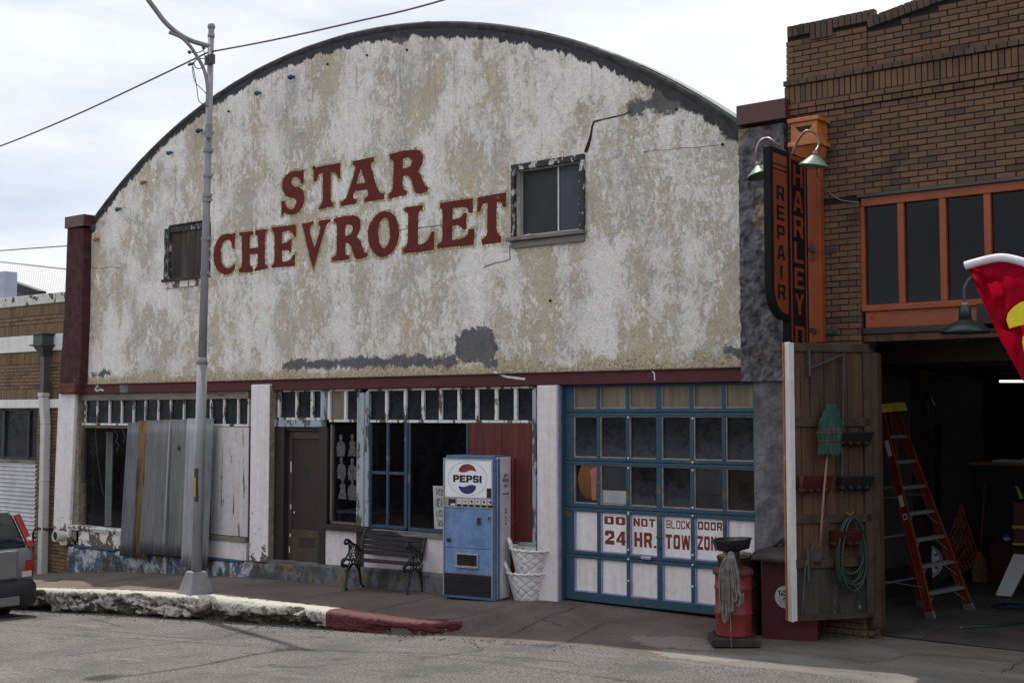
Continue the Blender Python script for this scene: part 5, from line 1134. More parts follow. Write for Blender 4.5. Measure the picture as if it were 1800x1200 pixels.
# --- things hung on the leaf
def leafthing(nm, label, cat, s_, z_, group=None): return thing(nm, label, cat, LP(s_, z_, .05), group)
def bin_(s0, s1, z0, z1, mat, label, dep=.13):
    t = leafthing('bin', label, 'bin', (s0 + s1) / 2, z0, 'plastic bins on the plank door')
    def R_(a, z_, d_): return LP(a, z_, d_)
    b = MB(); n = 8
    b.hexa([R_(s1 - .01, z0, .035), R_(s0 + .01, z0, .035), R_(s0 + .01, z0, .1), R_(s1 - .01, z0, .1), R_(s1, z1, .035), R_(s0, z1, .035), R_(s0, z1, .04 + dep), R_(s1, z1, .04 + dep)][::1]); part('tray', b, M[mat], t, bevel=.008)
    b = MB()
    for j in range(4): a = s1 + (s0 - s1) * (j + .5) / 4; b.lathe(R_(a, z0 - .04, .07), [(.02, 0), (.05, .03), (.055, .06)], 10)
    part('cup', b, M[mat], t); return t
bin_(.06, .46, 2.10, 2.22, 'binblack', 'black plastic bin on the plank door, upper one beside the ladder top')
bin_(.06, .46, 1.62, 1.74, 'binblack', 'black plastic bin on the plank door, below the other black one')
bin_(.56, .93, 1.60, 1.76, 'binred', 'red plastic bin on the plank door behind the green broom handle')
bin_(.20, .56, 1.02, 1.16, 'binred', 'red plastic bin on the plank door behind the coiled hose')
# green broom hung head up
t = leafthing('broom', 'green bristled broom hanging head up on the plank door', 'broom', .72, .95)
b = MB(); b.tube([LP(.76, .98, .19), LP(.70, 1.6, .19), LP(.585, 2.26, .13)], .013, 8); part('handle', b, M['handle'], t, smooth=True)
def brush(p0, ax, rows, n, mat, flat=.45, side=None):
    mb = MB(); ax = Vector(ax).normalized(); sd = (side or ax.orthogonal()).normalized(); fw = ax.cross(sd).normalized()
    vs = []; m = len(rows)
    for (t_, r) in rows:
        for k_ in range(n):
            a = 2 * math.pi * k_ / n; j = 1 + .10 * math.sin(k_ * 2.7 + t_ * 9) + .05 * math.sin(k_ * 5.1)
            vs.append(Vector(p0) + ax * (t_ + (.02 * math.sin(k_ * 3.3) if t_ in (rows[0][0], rows[-1][0]) else 0)) + sd * math.cos(a) * r * j + fw * math.sin(a) * r * flat * j)
    mb.add(vs, [(i * n + k_, i * n + (k_ + 1) % n, (i + 1) * n + (k_ + 1) % n, (i + 1) * n + k_) for i in range(m - 1) for k_ in range(n)] + [tuple(range(n - 1, -1, -1)), tuple((m - 1) * n + k_ for k_ in range(n))]); return mb
bx = LP(.62, 1.98, .17); ax = (LP(.56, 2.52, .14) - bx)
part('bristles', brush(bx, ax, [(0, .13), (.05, .135), (.13, .125), (.15, .135), (.22, .15), (.24, .155), (.25, .14), (.35, .125), (.46, .09), (.54, .05)], 26, None, .42, u_), M['bristle'], t, smooth=False)
b = MB()
for hh, rr in ((.145, .137), (.235, .155), (.26, .143)): b.tube([bx + ax.normalized() * hh + u_ * rr * math.cos(a) + ax.normalized().cross(u_).normalized() * rr * .43 * math.sin(a) for a in [i * .3927 for i in range(17)]], .004, 5)
part('binding', b, M['prtred'], t)
# coiled garden hose
t = leafthing('garden_hose', 'coiled green garden hose hanging on the plank door', 'hose', .35, .9)
b = MB(); pth = []; rnd = random.Random(5)
for i in range(7 * 22 + 1):
    a = 2 * math.pi * i / 22; k_ = i / 22; rx = .155 + .018 * math.sin(k_ * 2.3) ; rz = .37 + .05 * math.sin(k_ * 1.9) - .02 * (k_ % 2)
    zc_ = 1.30 - rz + .012 * math.sin(k_ * 3); pth.append(LP(.33 + .02 * math.sin(k_), zc_, .09 + .010 * k_ % .05) + u_ * rx * math.sin(a) * (1 - .25 * math.cos(a)) + Vector((0, 0, rz * math.cos(a))))
b.tube(pth, .0125, 7); b.tube(bez([LP(.30, .56, .12), LP(.27, .50, .13), LP(.25, .42, .12), LP(.25, .36, .12)], 4), .0125, 7); part('coil', b, M['hose'], t, smooth=True)
b = MB(); b.tube([LP(.33, 1.34, .02), LP(.33, 1.32, .12), LP(.33, 1.36, .15)], .012, 6); b.tube([LP(.25, .36, .12), LP(.25, .325, .12)], .016, 8); part('fitting', b, M['straw'], t)
b = MB(); b.tube([LP(.90, .30, .05), LP(.86, .8, .06), LP(.74, 1.05, .05)], .012, 6); b.tube([LP(.82, .62, .05), LP(.83, .98, .06)], .02, 6); tag(part('pry_bar', b, M['darksteel'], None), 'thin dark bars leaning against the lower plank door', 'tool')
# ------------------------------------------------------------------ blade sign on the brick pier
SX = -6.10
SG = thing('blade_sign', 'black and orange vertical projecting sign on the brick pier', 'sign', (SX, -.7, 3.2))
def SP(px, py, X=SX): q = FX(px, py, X); return q.y, q.z
yl, yr = SP(1355, 400)[0], SP(1420, 400)[0]
zt0, zb1_ = SP(1386, 268)[1], 3.05
ym = SP(1385.5, 400)[0]; zr_ = SP(1370, 560)[1]; rad = (ym - yl) * .85
MX = Matrix(((0, 0, 1, SX), (1, 0, 0, 0), (0, 1, 0, 0), (0, 0, 0, 1)))       # (u,v,w) -> (x=SX+w, y=u, z=v)
def MXo(w_): m = MX.copy(); m[0][3] = SX + w_; return m
body = [(yl, zt0), (yl, zr_ + rad)] + [(yl + rad - rad * math.cos(a), zr_ + rad - rad * math.sin(a)) for a in [i * .157 for i in range(1, 10)]] + [(yl + rad, zr_), (ym, zr_), (ym, zb1_), (yr, zb1_), (yr, zt0)]
part('sign_body', plate('sign_body', [body], .08, M['signblack'], MXo(-.04)), None, SG, bevel=.008)
po = []; ins = .05
yA, yB = yl + ins * 1.2, ym - .022; r2 = rad * .8; zA = SP(1370, 300)[1] - .02; zB = zr_ + .06
po = [(yA, zA), (yA, zB + r2)] + [(yA + r2 - r2 * math.cos(a), zB + r2 - r2 * math.sin(a)) for a in [i * .157 for i in range(1, 10)]] + [(yA + r2, zB), (yB, zB), (yB, zA)]
part('orange_field', plate('orange_field', [po], 0, M['signorange'], MXo(.003)), None, SG)
for p0, p1 in ((268, 285), (287.5, 293.5), (296, 299.5)):
    z1 = SP(1370, p0 + 4)[1]; z0 = SP(1370, p1 + 4)[1]; part('orange_bar', plate('orange_bar', [[(yA, z0), (yB, z0), (yB, z1), (yA, z1)]], 0, M['signorange'], MXo(.003)), None, SG)
def sgword(s, ya, yb, tops, hgt, mat):
    for ch, zt in zip(s, tops):
        wd = (yb - ya) * (.27 if ch == 'I' else 1); y0 = (ya + yb) / 2 - wd / 2
        part('sign_letter', plate('sign_letter', [[(u * wd, v * hgt) for u, v in lp] for lp in glyph(ch, 1 if ch == 'I' else .27, .17, .12)], 0, M[mat], frame((SX + .006, y0, zt - hgt), (0, 1, 0), (0, 0, 1))), None, SG)
dz = (SP(1371, 327)[1] - SP(1371, 500)[1]) / 5
sgword('REPAIR', yA + .075, yB - .075, [SP(1371, 327)[1] - dz * i for i in range(6)], dz * .74, 'signblack')
yC, yD = ym + .045, yr - .045
fr = [[(yC, zb1_ + .02), (yD, zb1_ + .02), (yD, SP(1404, 277)[1]), (yC, SP(1404, 277)[1])], [(yC + .035, zb1_ + .06), (yD - .035, zb1_ + .06), (yD - .035, SP(1404, 277)[1] - .05), (yC + .035, SP(1404, 277)[1] - .05)]]
part('orange_border', plate('orange_border', fr, 0, M['signorange'], MXo(.003)), None, SG)
dz2 = (SP(1403, 292)[1] - SP(1403, 516)[1]) / 5
ZH = SP(1403, 292)[1]
sgword('HARLEY', yC + .085, yD - .085, [ZH - dz2 * i for i in range(6)], dz2 * .82, 'signorange'); sgword('D', yC + .085, yD - .085, [SP(1403, 573)[1]], dz2 * .82, 'signorange')
b = MB()
for py in (260, 437, 578):
    zz = SP(1430, py + 4)[1]; b.box(SX + .012, SX + .045, yr - .02, -.002, zz - .025, zz + .025); b.box(SX + .012, SX + .24, -.018, -.006, zz - .03, zz + .03)
    b.lathe((SX + .10, -.018, zz), [(.012, 0), (.012, .012)], 6, axis=(0, -1, 0)); b.lathe((SX + .20, -.018, zz), [(.012, 0), (.012, .012)], 6, axis=(0, -1, 0))
part('bracket', b, M['darksteel'], SG)
# two gooseneck lamps on the sign
def signlamp(label, pipe, shade_c, ax):
    t = thing('gooseneck_lamp', label, 'lamp', pipe[0], 'green lamps over the blade sign')
    b = MB(); b.tube(bez(pipe, 8), .015, 8); part('gooseneck', b, M['coppipe'], t, smooth=True)
    b = MB(); b.lathe(shade_c, [(.035, .0), (.04, -.035), (.03, -.05)], 12, axis=ax); part('socket', b, M['coppipe'], t, smooth=True)
    b = MB(); b.lathe(shade_c, [(.04, -.045), (.055, -.06), (.16, -.155), (.165, -.165)], 24, False, axis=ax); part('lamp_shade', b, M['green_shade'], t, smooth=True, solid=.004)
    return t
xm_ = SX - .05; top = zt0
p1 = [Vector((xm_, -.62, top)), FX(1362, 250, SX - .12), FX(1349, 243, SX - .22), FX(1335, 250, SX - .30), FX(1329, 268, SX - .33), FX(1333, 285, SX - .33)]
signlamp('green shaded gooseneck lamp left of the vertical sign, bent out over the cement wall', p1, p1[-1], (-.22, 0, 1))
p2 = [Vector((xm_, -.50, top)), FX(1400, 252, SX + .02), FX(1412, 234, SX + .12), FX(1424, 230, SX + .20), FX(1436, 238, SX + .26), FX(1439, 255, SX + .28), FX(1434, 266, SX + .28)]
signlamp('green shaded gooseneck lamp in front of the orange downspout head', p2, p2[-1], (.16, 0, 1))
b = MB(); b.tube(bez([p2[-1] + Vector((.02, 0, -.12)), F(1436, 305, -.3), F(1448, 327, -.15), F(1462, 342, -.05), F(1480, 352, -.02), F(1510, 356, -.01)], 6), .007, 6); tag(part('lamp_cord', b, M['coppipe'], None, smooth=True), 'pale electric cord drooping from sign lamp to window head', 'cord')
# orange rainwater head and downspout
DS = thing('downspout', 'orange rainwater head and downspout behind the vertical sign', 'downspout', (-6.05, -.1, 3.1))
d0, d1 = F(1390, 230, -.30).x, F(1436, 230, -.30).x; zt = F(1413, 214, -.3).z; zm = F(1413, 249, -.3).z; zl = F(1413, 285, -.2).z
b = MB(); b.box(d0, d1, -.30, -.02, zm, zt); b.box(d0 - .03, d1 + .03, -.33, -.01, zt, zt + .045); b.box(d0 - .03, d1 + .03, -.33, -.01, zm - .045, zm)
dc = (d0 + d1) / 2; b.hexa([(dc - .07, -.14, zl - .08), (dc + .09, -.14, zl - .08), (dc + .09, -.01, zl - .08), (dc - .07, -.01, zl - .08), (d0, -.295, zm - .047), (d1, -.295, zm - .047), (d1, -.02, zm - .047), (d0, -.02, zm - .047)]); part('hopper', b, M['orangelt'], DS, bevel=.006)
b = MB(); b.prism([(dc - .1, zt - .05), (dc + .1, zt - .05), (dc + .06, zt - .10), (dc, zt - .12), (dc - .06, zt - .10)], -.306, -.302); part('overflow_slot', b, M['crack'], DS)
e0, e1 = F(1426, 420, -.12).x, F(1440, 420, -.12).x
b = MB(); b.box(e0 - .05, e1 + .02, -.13, -.02, 3.22, zl - .02); part('pipe', b, M['orange'], DS, bevel=.008)
# barn lamp over the entrance
q = F(1697, 585, -.40)
t = thing('barn_lamp', 'dark green barn lamp on a gooseneck under the orange panel', 'lamp', (q.x, -.2, q.z))
b = MB(); b.lathe(q, [(.245, -.0), (.235, .03), (.17, .085), (.075, .125), (.06, .14)], 32, False); part('lamp_shade', b, M['darkgreen'], t, smooth=True, solid=.005)
b = MB(); b.lathe(q + Vector((0, 0, .13)), [(.065, 0), (.06, .12), (.045, .15), (.03, .16)], 20); part('neck', b, M['darkgreen'], t, smooth=True)
b = MB(); b.lathe(q + Vector((0, 0, .285)), [(.034, 0), (.034, .03)], 12); part('collar', b, M['bead'], t)
b = MB(); g = q + Vector((0, 0, .30)); b.tube(bez([g, g + Vector((.0, .0, .16)), g + Vector((.05, .06, .27)), g + Vector((.14, .16, .27)), g + Vector((.22, .25, .10)), g + Vector((.28, .33, .01)), g + Vector((.30, .42, .0))], 8), .016, 8); part('gooseneck', b, M['darksteel'], t, smooth=True)
b = MB(); q2 = F(1733, 553, .02); b.box(q2.x - .09, q2.x + .2, .0, .035, q2.z - .17, q2.z + .12); part('wall_plate', b, M['darkbrown'], t)
# feather flag
FL = thing('flag', 'red feather flag with white pole sleeve and yellow lettering', 'flag', (-3.1, -1.6, -.06))
FY = -1.6
def FG(px, py, o=0.0): q = F(px, py, FY); return Vector((q.x, q.y + o, q.z))
sl = bez([FG(1697, 467), FG(1730, 458), FG(1760, 453), FG(1790, 458), FG(1815, 468), FG(1840, 486), FG(1864, 520), FG(1880, 580), FG(1886, 700), FG(1890, 1000)], 6)
edge = [FG(1702, 472), FG(1718, 510), FG(1735, 546), FG(1755, 590), FG(1778, 632), FG(1800, 672), FG(1825, 720), FG(1848, 800), FG(1860, 900), FG(1864, 1000)]
edge = bez(edge, 6)
b = MB()
def cloth(u, v):
    a = sl[min(len(sl) - 1, int(round(v * (len(sl) - 1))))]; c = edge[min(len(edge) - 1, int(round(v * (len(edge) - 1))))]
    p = c.lerp(a, u); w_ = math.sin(min(1, u * 1.3) * math.pi) ; p = p + Vector((0, (.05 * math.sin(u * 11 + v * 16) + .08 * math.sin(u * 5 - v * 26) + .03 * math.sin(u * 19 + v * 41)) * w_, 0)); return p
b.grid(cloth, 40, len(sl) - 1); part('cloth', b, M['flagred'], FL, smooth=True)
b = MB(); b.tube(sl, .05, 10, rs=[.040] * len(sl)); part('sleeve', b, M['flagwhite'], FL, smooth=True)
b = MB(); b.tube([Vector((sl[-1].x, FY, -.06)), sl[-1]], .018, 8); b.lathe((sl[-1].x, FY, -.08), [(.25, 0), (.25, .03), (.03, .05)], 20); part('pole', b, M['darksteel'], FL)
yo = -.17
def yel(pts): part('flag_letter', plate('flag_letter', [[(lambda q: (q.x, q.z))(F(px, py, FY + yo)) for px, py in pts]], 0, M['flagyellow'], MXZ(FY + yo)), None, FL)
yel([(1774, 577), (1769, 562), (1772, 550), (1781, 540), (1792, 532), (1806, 527), (1822, 528), (1838, 538), (1846, 556), (1845, 590), (1846, 640), (1824, 646), (1826, 620), (1812, 628), (1800, 618), (1797, 602), (1798, 592), (1806, 582), (1824, 580), (1822, 564), (1812, 562), (1800, 570)])
# ------------------------------------------------------------------ vending machine
a_, b_ = FZ(779, 1048.7, -.03), FZ(870, 1057, -.03)
rz = math.atan2(b_.y - a_.y, b_.x - a_.x); VW = (b_ - a_).length; VH = 1.90; VD = .40
VM = thing('vending_machine', 'blue and white soda vending machine with a large round logo', 'vending machine', (a_.x, a_.y, -.045), None, rz)
def vb(name, mb, mat, **k): return part(name, mb, M[mat], VM, local=True, **k)
b = MB(); b.box(0, VW, .05, VD, .03, VH - .01); vb('cabinet', b, 'vside', bevel=.01)
b = MB(); b.box(-.004, VW - .0, .0, .06, .02, VH - .025); b.box(.0, VW + .004, .06, .125, .02, VH - .02); b.box(.03, VW - .02, .02, VD - .02, VH - .025, VH + .012); vb('blue_shell', b, 'vblue2', bevel=.008)
def vx(px): return (px - 777.5) / 93.0 * VW
def vz(py, px=820):   # photo row -> height on the front, allowing for the slope of the front across the picture
    return VH - (py - (803 + (px - 777.5) * .012)) / (1052.5 - 803.5) * VH * 1.0
X0, X1 = .03, VW - .045
def fb(name, x0, x1, z0, z1, y0, y1, mat, **k): b = MB(); b.box(x0, x1, y0, y1, z0, z1); return vb(name, b, mat, **k)
zs_ = VH * (1 - .288); zc_ = VH * (1 - .362); zm_ = VH * (1 - .640); zg = VH * (1 - .822)
fb('sign_panel', X0, X1, zs_ + .004, VH - .045, -.012, .0, 'vwhite', bevel=.003)
b = MB(); b.box(X0 - .022, X1 + .022, -.022, -.001, VH - .043, VH - .026); b.box(X0 - .022, X0 - .002, -.022, -.001, .05, VH - .043); b.box(X1 + .002, X1 + .022, -.022, -.001, .05, VH - .043); vb('edge_trim', b, 'chrome')
fb('selector_strip', X0, X1, zc_ + .004, zs_, -.018, .0, 'chrome', bevel=.003)
fb('front_door', X0, X1, zm_ + .003, zc_, -.012, .0, 'vblue', bevel=.004); fb('lower_door', X0, X1, zg + .008, zm_ - .003, -.012, .0, 'vblue', bevel=.004)
fb('red_pinstripe', X0, X1, zg - .004, zg + .006, -.014, .0, 'prtred')
fb('grille_backing', X0, X1, .06, zg - .006, -.002, .004, 'prtblack')
b = MB(); n = 13
for i in range(n): z = .065 + (zg - .08) * i / n; b.hexa([(X0, -.018, z), (X1, -.018, z), (X1, -.003, z + .012), (X0, -.003, z + .012), (X0, -.018, z + .008), (X1, -.018, z + .008), (X1, -.003, z + .020), (X0, -.003, z + .020)])
vb('grille', b, 'grille')
b = MB(); b.box(.03, .12, .05, .12, 0, .03); b.box(VW - .12, VW - .03, .05, .12, 0, .03); b.box(.03, .12, VD - .1, VD - .03, 0, .03); b.box(VW - .12, VW - .03, VD - .1, VD - .03, 0, .03); vb('foot', b, 'prtblack')
# logo on the white panel
def vflat(name, loops, mat, y): return part(name, plate(name, loops, 0, M[mat], MXZ(y)), None, VM, local=True)
SW, SH = X1 - X0, VH - .045 - zs_; cx, cz = X0 + SW * .487, zs_ + SH * .50
rx, rz_ = SW * .42, SH * .455
ring = lambda k_: [(cx + rx * k_ * math.cos(t), cz + (rz_ + rx * (k_ - 1)) * math.sin(t)) for t in [i * 2 * math.pi / 64 for i in range(64)]]
vflat('logo_ring', [ring(1.0), ring(.978)], 'prtltblue', -.0135)
gr = SH * .40; gw = SW * .185; wave = lambda t: .030 * SH * math.sin(t * 2 * math.pi)
up = [(cx + gw * math.cos(a), cz + gr * .98 * math.sin(a)) for a in [math.pi * (0.155 + .69 * i / 20) for i in range(21)]]
zcut = cz + SH * .195
L_, R__ = up[-1][0], up[0][0]
up = [(cx + gw * math.cos(a), zcut - SH * .0 + (gr * .98 - SH * .195) * math.sin(a)) for a in [math.pi * i / 22 for i in range(23)]]
low = [(cx - gw + 2 * gw * i / 16, zcut - wave(i / 16)) for i in range(1, 16)]
vflat('logo_red', [up + low], 'prtred', -.0145)
dn = [(cx + gw * math.cos(a), cz - SH * .185 - (gr - SH * .185) * math.sin(a)) for a in [math.pi * i / 22 for i in range(23)]]
top_ = [(cx - gw + 2 * gw * i / 16, cz - SH * .185 - wave(i / 16)) for i in range(1, 16)]
vflat('logo_blue', [dn + top_], 'prtblue', -.0145)
part('logo_word', plate('logo_word', word_loops('PEPSI', SW * .61, SH * .19, .36, .23, .16, .10), 0, M['prtblack'], frame((cx - SW * .305, -.015, cz - SH * .095), (1, 0, 0), (0, 0, 1))), None, VM, local=True)
fb('notice_plate', X1 - .075, X1 - .006, zs_ + .008, zs_ + .135, -.016, -.012, 'prtblack')
b = MB()
for j in range(3):
    for i in range(2): b.box(X1 - .068 + i * .032, X1 - .044 + i * .032, -.0175, -.016, zs_ + .02 + j * .037, zs_ + .045 + j * .037)
vb('notice_print', b, 'grille')
sh = zs_ - zc_
fb('price_plate', X0 + .065, X0 + .18, zc_ + sh * .2, zs_ - sh * .16, -.021, -.018, 'grille'); fb('price_plate', X0 + .10, X0 + .175, zc_ + sh * .24, zc_ + sh * .42, -.0225, -.021, 'prtwhite')
for i, m in enumerate(['prtltblue', 'prtorange', 'prtred', 'prtorange', 'prtblue', 'prtred']):
    x0 = X0 + .205 + i * .098; s_ = part('selector', MB().box(x0, x0 + .072, -.022, -.018, zc_ + sh * .22, zs_ - sh * .12), M['prtwhite'], VM, local=True)
    part('button', MB().box(x0 + .004, x0 + .068, -.032, -.022, zc_ + sh * .18, zc_ + sh * .40), M['prtblack'], s_, local=True)
    part('flavour_print', MB().box(x0 + .025, x0 + .052, -.0235, -.022, zc_ + sh * .52, zs_ - sh * .2), M[m], s_, local=True)
    part('flavour_print', MB().box(x0 + .010, x0 + .022, -.0235, -.022, zc_ + sh * .66, zs_ - sh * .26), M['prtblack'], s_, local=True)
def plate_(name, cx_, cz_, w_, h_, mat, inner=True):
    t = fb(name, cx_ - w_ / 2, cx_ + w_ / 2, cz_ - h_ / 2, cz_ + h_ / 2, -.024, -.012, mat, bevel=.004)
    if inner: part('slot', MB().box(cx_ - w_ * .28, cx_ + w_ * .28, -.026, -.0235, cz_ - h_ * .32, cz_ + h_ * .32), M['prtblack'], t, local=True)
plate_('coin_slot', X0 + SW * .735, VH * (1 - .447), .055, .10, 'darksteel'); plate_('coin_return', X1 - .035, VH * (1 - .425), .04, .075, 'chrome'); plate_('door_lock', X0 + .07, VH * (1 - .588), .06, .05, 'prtblack', False)
x0, x1 = X0 + SW * .255, X0 + SW * .735; z0, z1 = zg + (zm_ - zg) * .26, zm_ - (zm_ - zg) * .18
b = MB(); fw = .022; b.box(x0, x1, -.035, -.012, z1 - fw, z1); b.box(x0, x1, -.05, -.012, z0, z0 + fw * 1.3); b.box(x0, x0 + fw, -.035, -.012, z0 + fw * 1.3, z1 - fw); b.box(x1 - fw, x1, -.035, -.012, z0 + fw * 1.3, z1 - fw)
dl = vb('delivery_chute', b, 'chrome', bevel=.004)
part('chute_flap', MB().box(x0 + fw, x1 - fw, -.0145, -.012, z0 + fw * 1.3, z1 - fw), M['prtblack'], dl, local=True); part('chute_flap', MB().box(x0 + .11, x1 - .07, -.017, -.0145, z0 + .03, z1 - .06), M['olive'], dl, local=True)
b = MB(); b.box(X0 + SW * .49, X0 + SW * .515, -.014, -.012, zg + .02, zg + .035); b.box(X0 + SW * .56, X0 + SW * .58, -.014, -.012, zg + .02, zg + .035); vb('rust_spot', b, 'straw')
# side of the cabinet: faded small logo
sx_ = VW + .0006; d0 = .135
def side(name, loops, mat, w_=.0035): m = Matrix(((0, 0, 1, VW + w_), (1, 0, 0, 0), (0, 1, 0, 0), (0, 0, 0, 1))); return part(name, plate(name, loops, 0, M[mat], m), None, VM, local=True)
cy = .265; cz2 = VH * .845
side('faded_logo', [[(cy + .05 * math.cos(a), cz2 + .02 + .05 * math.sin(a)) for a in [math.pi * i / 12 for i in range(13)]] + [(cy - .02, cz2 + .012), (cy + .02, cz2 + .03)]], 'prtfadedred')
side('faded_logo', [[(cy - .05 * math.cos(a), cz2 - .075 - .045 * math.sin(a)) for a in [math.pi * i / 12 for i in range(13)]] + [(cy + .02, cz2 - .067), (cy - .02, cz2 - .08)]], 'prtfadedblue')
for s_, zz, w_, h_, shr in (('PEPSI-COLA', cz2 - .045, .16, .045, 0), ('Have a Pepsi', cz2 - .22, .16, .04, .25)):
    part('side_print', text_mesh('side_print', s_, M['prtblack'], frame((VW + .0035, cy - w_ / 2, zz), (0, 1, 0), (0, 0, 1)), w_, h_, .02, 0, shr), None, VM, local=True)
b = MB()
for zz, w_ in ((1.19, .04), (1.15, .045), (1.08, .035), (1.04, .02), (1.0, .035)): b.box(VW + .002, VW + .0035, cy - w_ / 2, cy + w_ / 2, zz, zz + .025)
vb('peeling_sticker', b, 'handle')
# red cooler standing behind it
RC = thing('red_cooler', 'dark red cabinet standing behind the blue soda vending machine', 'cooler', (a_.x, a_.y, -.05), None, rz)
b = MB(); b.box(.25, VW + .035, VD + .01, VD + .12, .0, VH - .03); part('cabinet', b, M['vred'], RC, local=True, bevel=.01)
b = MB(); b.box(VW + .035, VW + .045, VD + .03, VD + .11, VH * .54, VH * .565); part('latch', b, M['darksteel'], RC, local=True)
# ------------------------------------------------------------------ bench
fl_, fr_ = FZ(608, 1035.6, -.09), FZ(713, 1044.8, -.082)
rz = math.atan2(fr_.y - fl_.y, fr_.x - fl_.x); BW = (fr_ - fl_).length
BN = thing('bench', 'dark slatted bench with black cast iron scroll ends', 'bench', (fl_.x, fl_.y, -.095), None, rz); BN.scale = (1, .92, 1.0)
def scroll(mb, pts, r, x, n=6): mb.tube(bez([(x, y, z) for y, z in pts], 6), r, n)
for x in (-.02, BW + .02):
    b = MB()
    scroll(b, [(.0, .0), (.02, .10), (.05, .22), (.115, .31), (.20, .345), (.285, .31), (.345, .22), (.38, .10), (.41, .0)], .017, x)     # arched legs
    scroll(b, [(.03, .36), (.06, .30), (.04, .19), (.035, .1)], .014, x); scroll(b, [(.39, .40), (.355, .28), (.375, .15)], .014, x)
    scroll(b, [(-.055, .355), (-.075, .39), (-.055, .425), (-.01, .435), (.08, .425), (.20, .41), (.32, .41), (.365, .45), (.40, .56), (.435, .68), (.475, .78), (.52, .83), (.555, .815), (.56, .785)], .022, x)  # seat rail into back
    scroll(b, [(-.02, .425), (-.065, .40), (-.06, .36), (-.03, .34), (.0, .355)], .026, x)
    scroll(b, [(.38, .52), (.28, .60), (.17, .645), (.08, .70), (.02, .71), (-.01, .675), (.015, .65), (.04, .66)], .020, x)              # arm
    scroll(b, [(.07, .69), (.10, .60), (.085, .52), (.02, .455)], .015, x)
    for cy_, cz_, rr in ((.20, .53, .065), (.20, .53, .03), (.13, .48, .035), (.28, .48, .04), (.13, .60, .03), (.27, .565, .03), (.13, .375, .03), (.20, .385, .03), (.28, .37, .034), (.10, .345, .022), (.32, .33, .022)):
        b.tube([(x, cy_ + rr * math.cos(t), cz_ + rr * math.sin(t)) for t in [i * math.pi / 6 for i in range(13)]], .0085, 5, False)
    for (p0, p1) in (((.20, .47), (.20, .41)), ((.15, .57), (.12, .62)), ((.25, .57), (.28, .60)), ((.20, .59), (.18, .64)), ((.31, .52), (.35, .47)), ((.24, .50), (.26, .44)), ((.16, .50), (.1, .45))): b.tube([(x, *p0), (x, *p1)], .009, 5)
    for y0_ in (.0, .41): b.hexa([(x - .035, y0_ - .05, 0), (x + .035, y0_ - .05, 0), (x + .035, y0_ + .05, 0), (x - .035, y0_ + .05, 0), (x - .018, y0_ - .018, .035), (x + .018, y0_ - .018, .035), (x + .018, y0_ + .018, .035), (x - .018, y0_ + .018, .035)])
    part('end_frame', b, M['black'], BN, local=True, smooth=False)
for i in range(5):
    y = -.02 + i * .078; b = MB(); b.obox((BW / 2, y, .435 - .004 * i), (BW / 2 + .01, 0, 0), (0, .032, .0), (0, 0, .012)); part('seat_slat', b, M['slat'], BN, local=True, bevel=.004)
for i in range(5):
    t = i / 4; y = .385 + .115 * t; z = .515 + .275 * t; b = MB(); b.obox((BW / 2, y, z), (BW / 2 + .01, 0, 0), (0, .011, .030), (0, .010, -.004)); part('back_slat', b, M['slat'], BN, local=True, bevel=.004)
b = MB()
for i in range(4): t = (i + .5) / 4; b.box(BW * .5 + .06 - .06 * i, BW * .5 + .085 - .06 * i, .375 + .115 * t, .39 + .115 * t, .50 + .275 * t, .53 + .275 * t)
part('slat_clip', b, M['black'], BN, local=True)
# ------------------------------------------------------------------ two woven planters, one stacked on the other
def planter(label, loc, rz, tilt=(0, 0)):
    t = thing('planter', label, 'planter', loc, 'white woven planters beside the vending machine', rz); t.rotation_euler = (tilt[0], tilt[1], rz)
    H, r0, r1 = .365, .20, .295; nu, nv = 96, 40; b = MB()
    def fn(u, v):
        a = 2 * math.pi * u; r = r0 + (r1 - r0) * v
        g = 11; p = (u * g + v * 3.2); q = (u * g - v * 3.2); dp = abs((p % 1) - .5); dq = abs((q % 1) - .5)
        par = (math.floor(p) + math.floor(q)) % 2; s_ = .008 * (1 - (2 * (dp if par else dq)) ** 2 * .6) - (.013 if max(dp, dq) > .445 else 0)
        return ((r + s_) * math.cos(a), (r + s_) * math.sin(a), H * v)
    b.grid(fn, nu, nv); part('basket', b, M['wicker'], t, local=True, smooth=True)
    b = MB(); n = 80
    b.tube([((r1 + .004 + .008 * math.sin(i * 1.57)) * math.cos(2 * math.pi * i / n), (r1 + .004 + .008 * math.sin(i * 1.57)) * math.sin(2 * math.pi * i / n), H + .008 * math.cos(i * 1.57)) for i in range(n + 1)], .017, 7); part('rope_rim', b, M['wicker'], t, local=True, smooth=True)
    for s_ in (-1, 1):
        b = MB(); pts = [((s_ * (r1 - .03)), -.05, H - .02), (s_ * (r1 + .02), -.035, H + .09), (s_ * (r1 + .028), .0, H + .115), (s_ * (r1 + .02), .035, H + .09), (s_ * (r1 - .03), .05, H - .02)]
        b.tube(bez(pts, 6), .026, 8); part('handle', b, M['wicker'], t, local=True, smooth=True)
    b = MB(); b.lathe((0, 0, 0), [(r1 - .03, H - .06), (.01, H - .05)], 24, False); b.lathe((0, 0, 0), [(.01, .004), (r0 - .002, .004)], 24, False); part('soil', b, M['soil'], t, local=True)
    return t
q = FZ(931, 1053, -.03); lo = planter('white woven planter standing on the pavement, the lower of two', (q.x, q.y, -.035), .3)
up_ = planter('white woven planter stacked on top of another one', (q.x + .05, q.y - .01, .285), 1.0); up_.rotation_euler = (.05, .03, .67); lo.rotation_euler = (0, 0, .60)
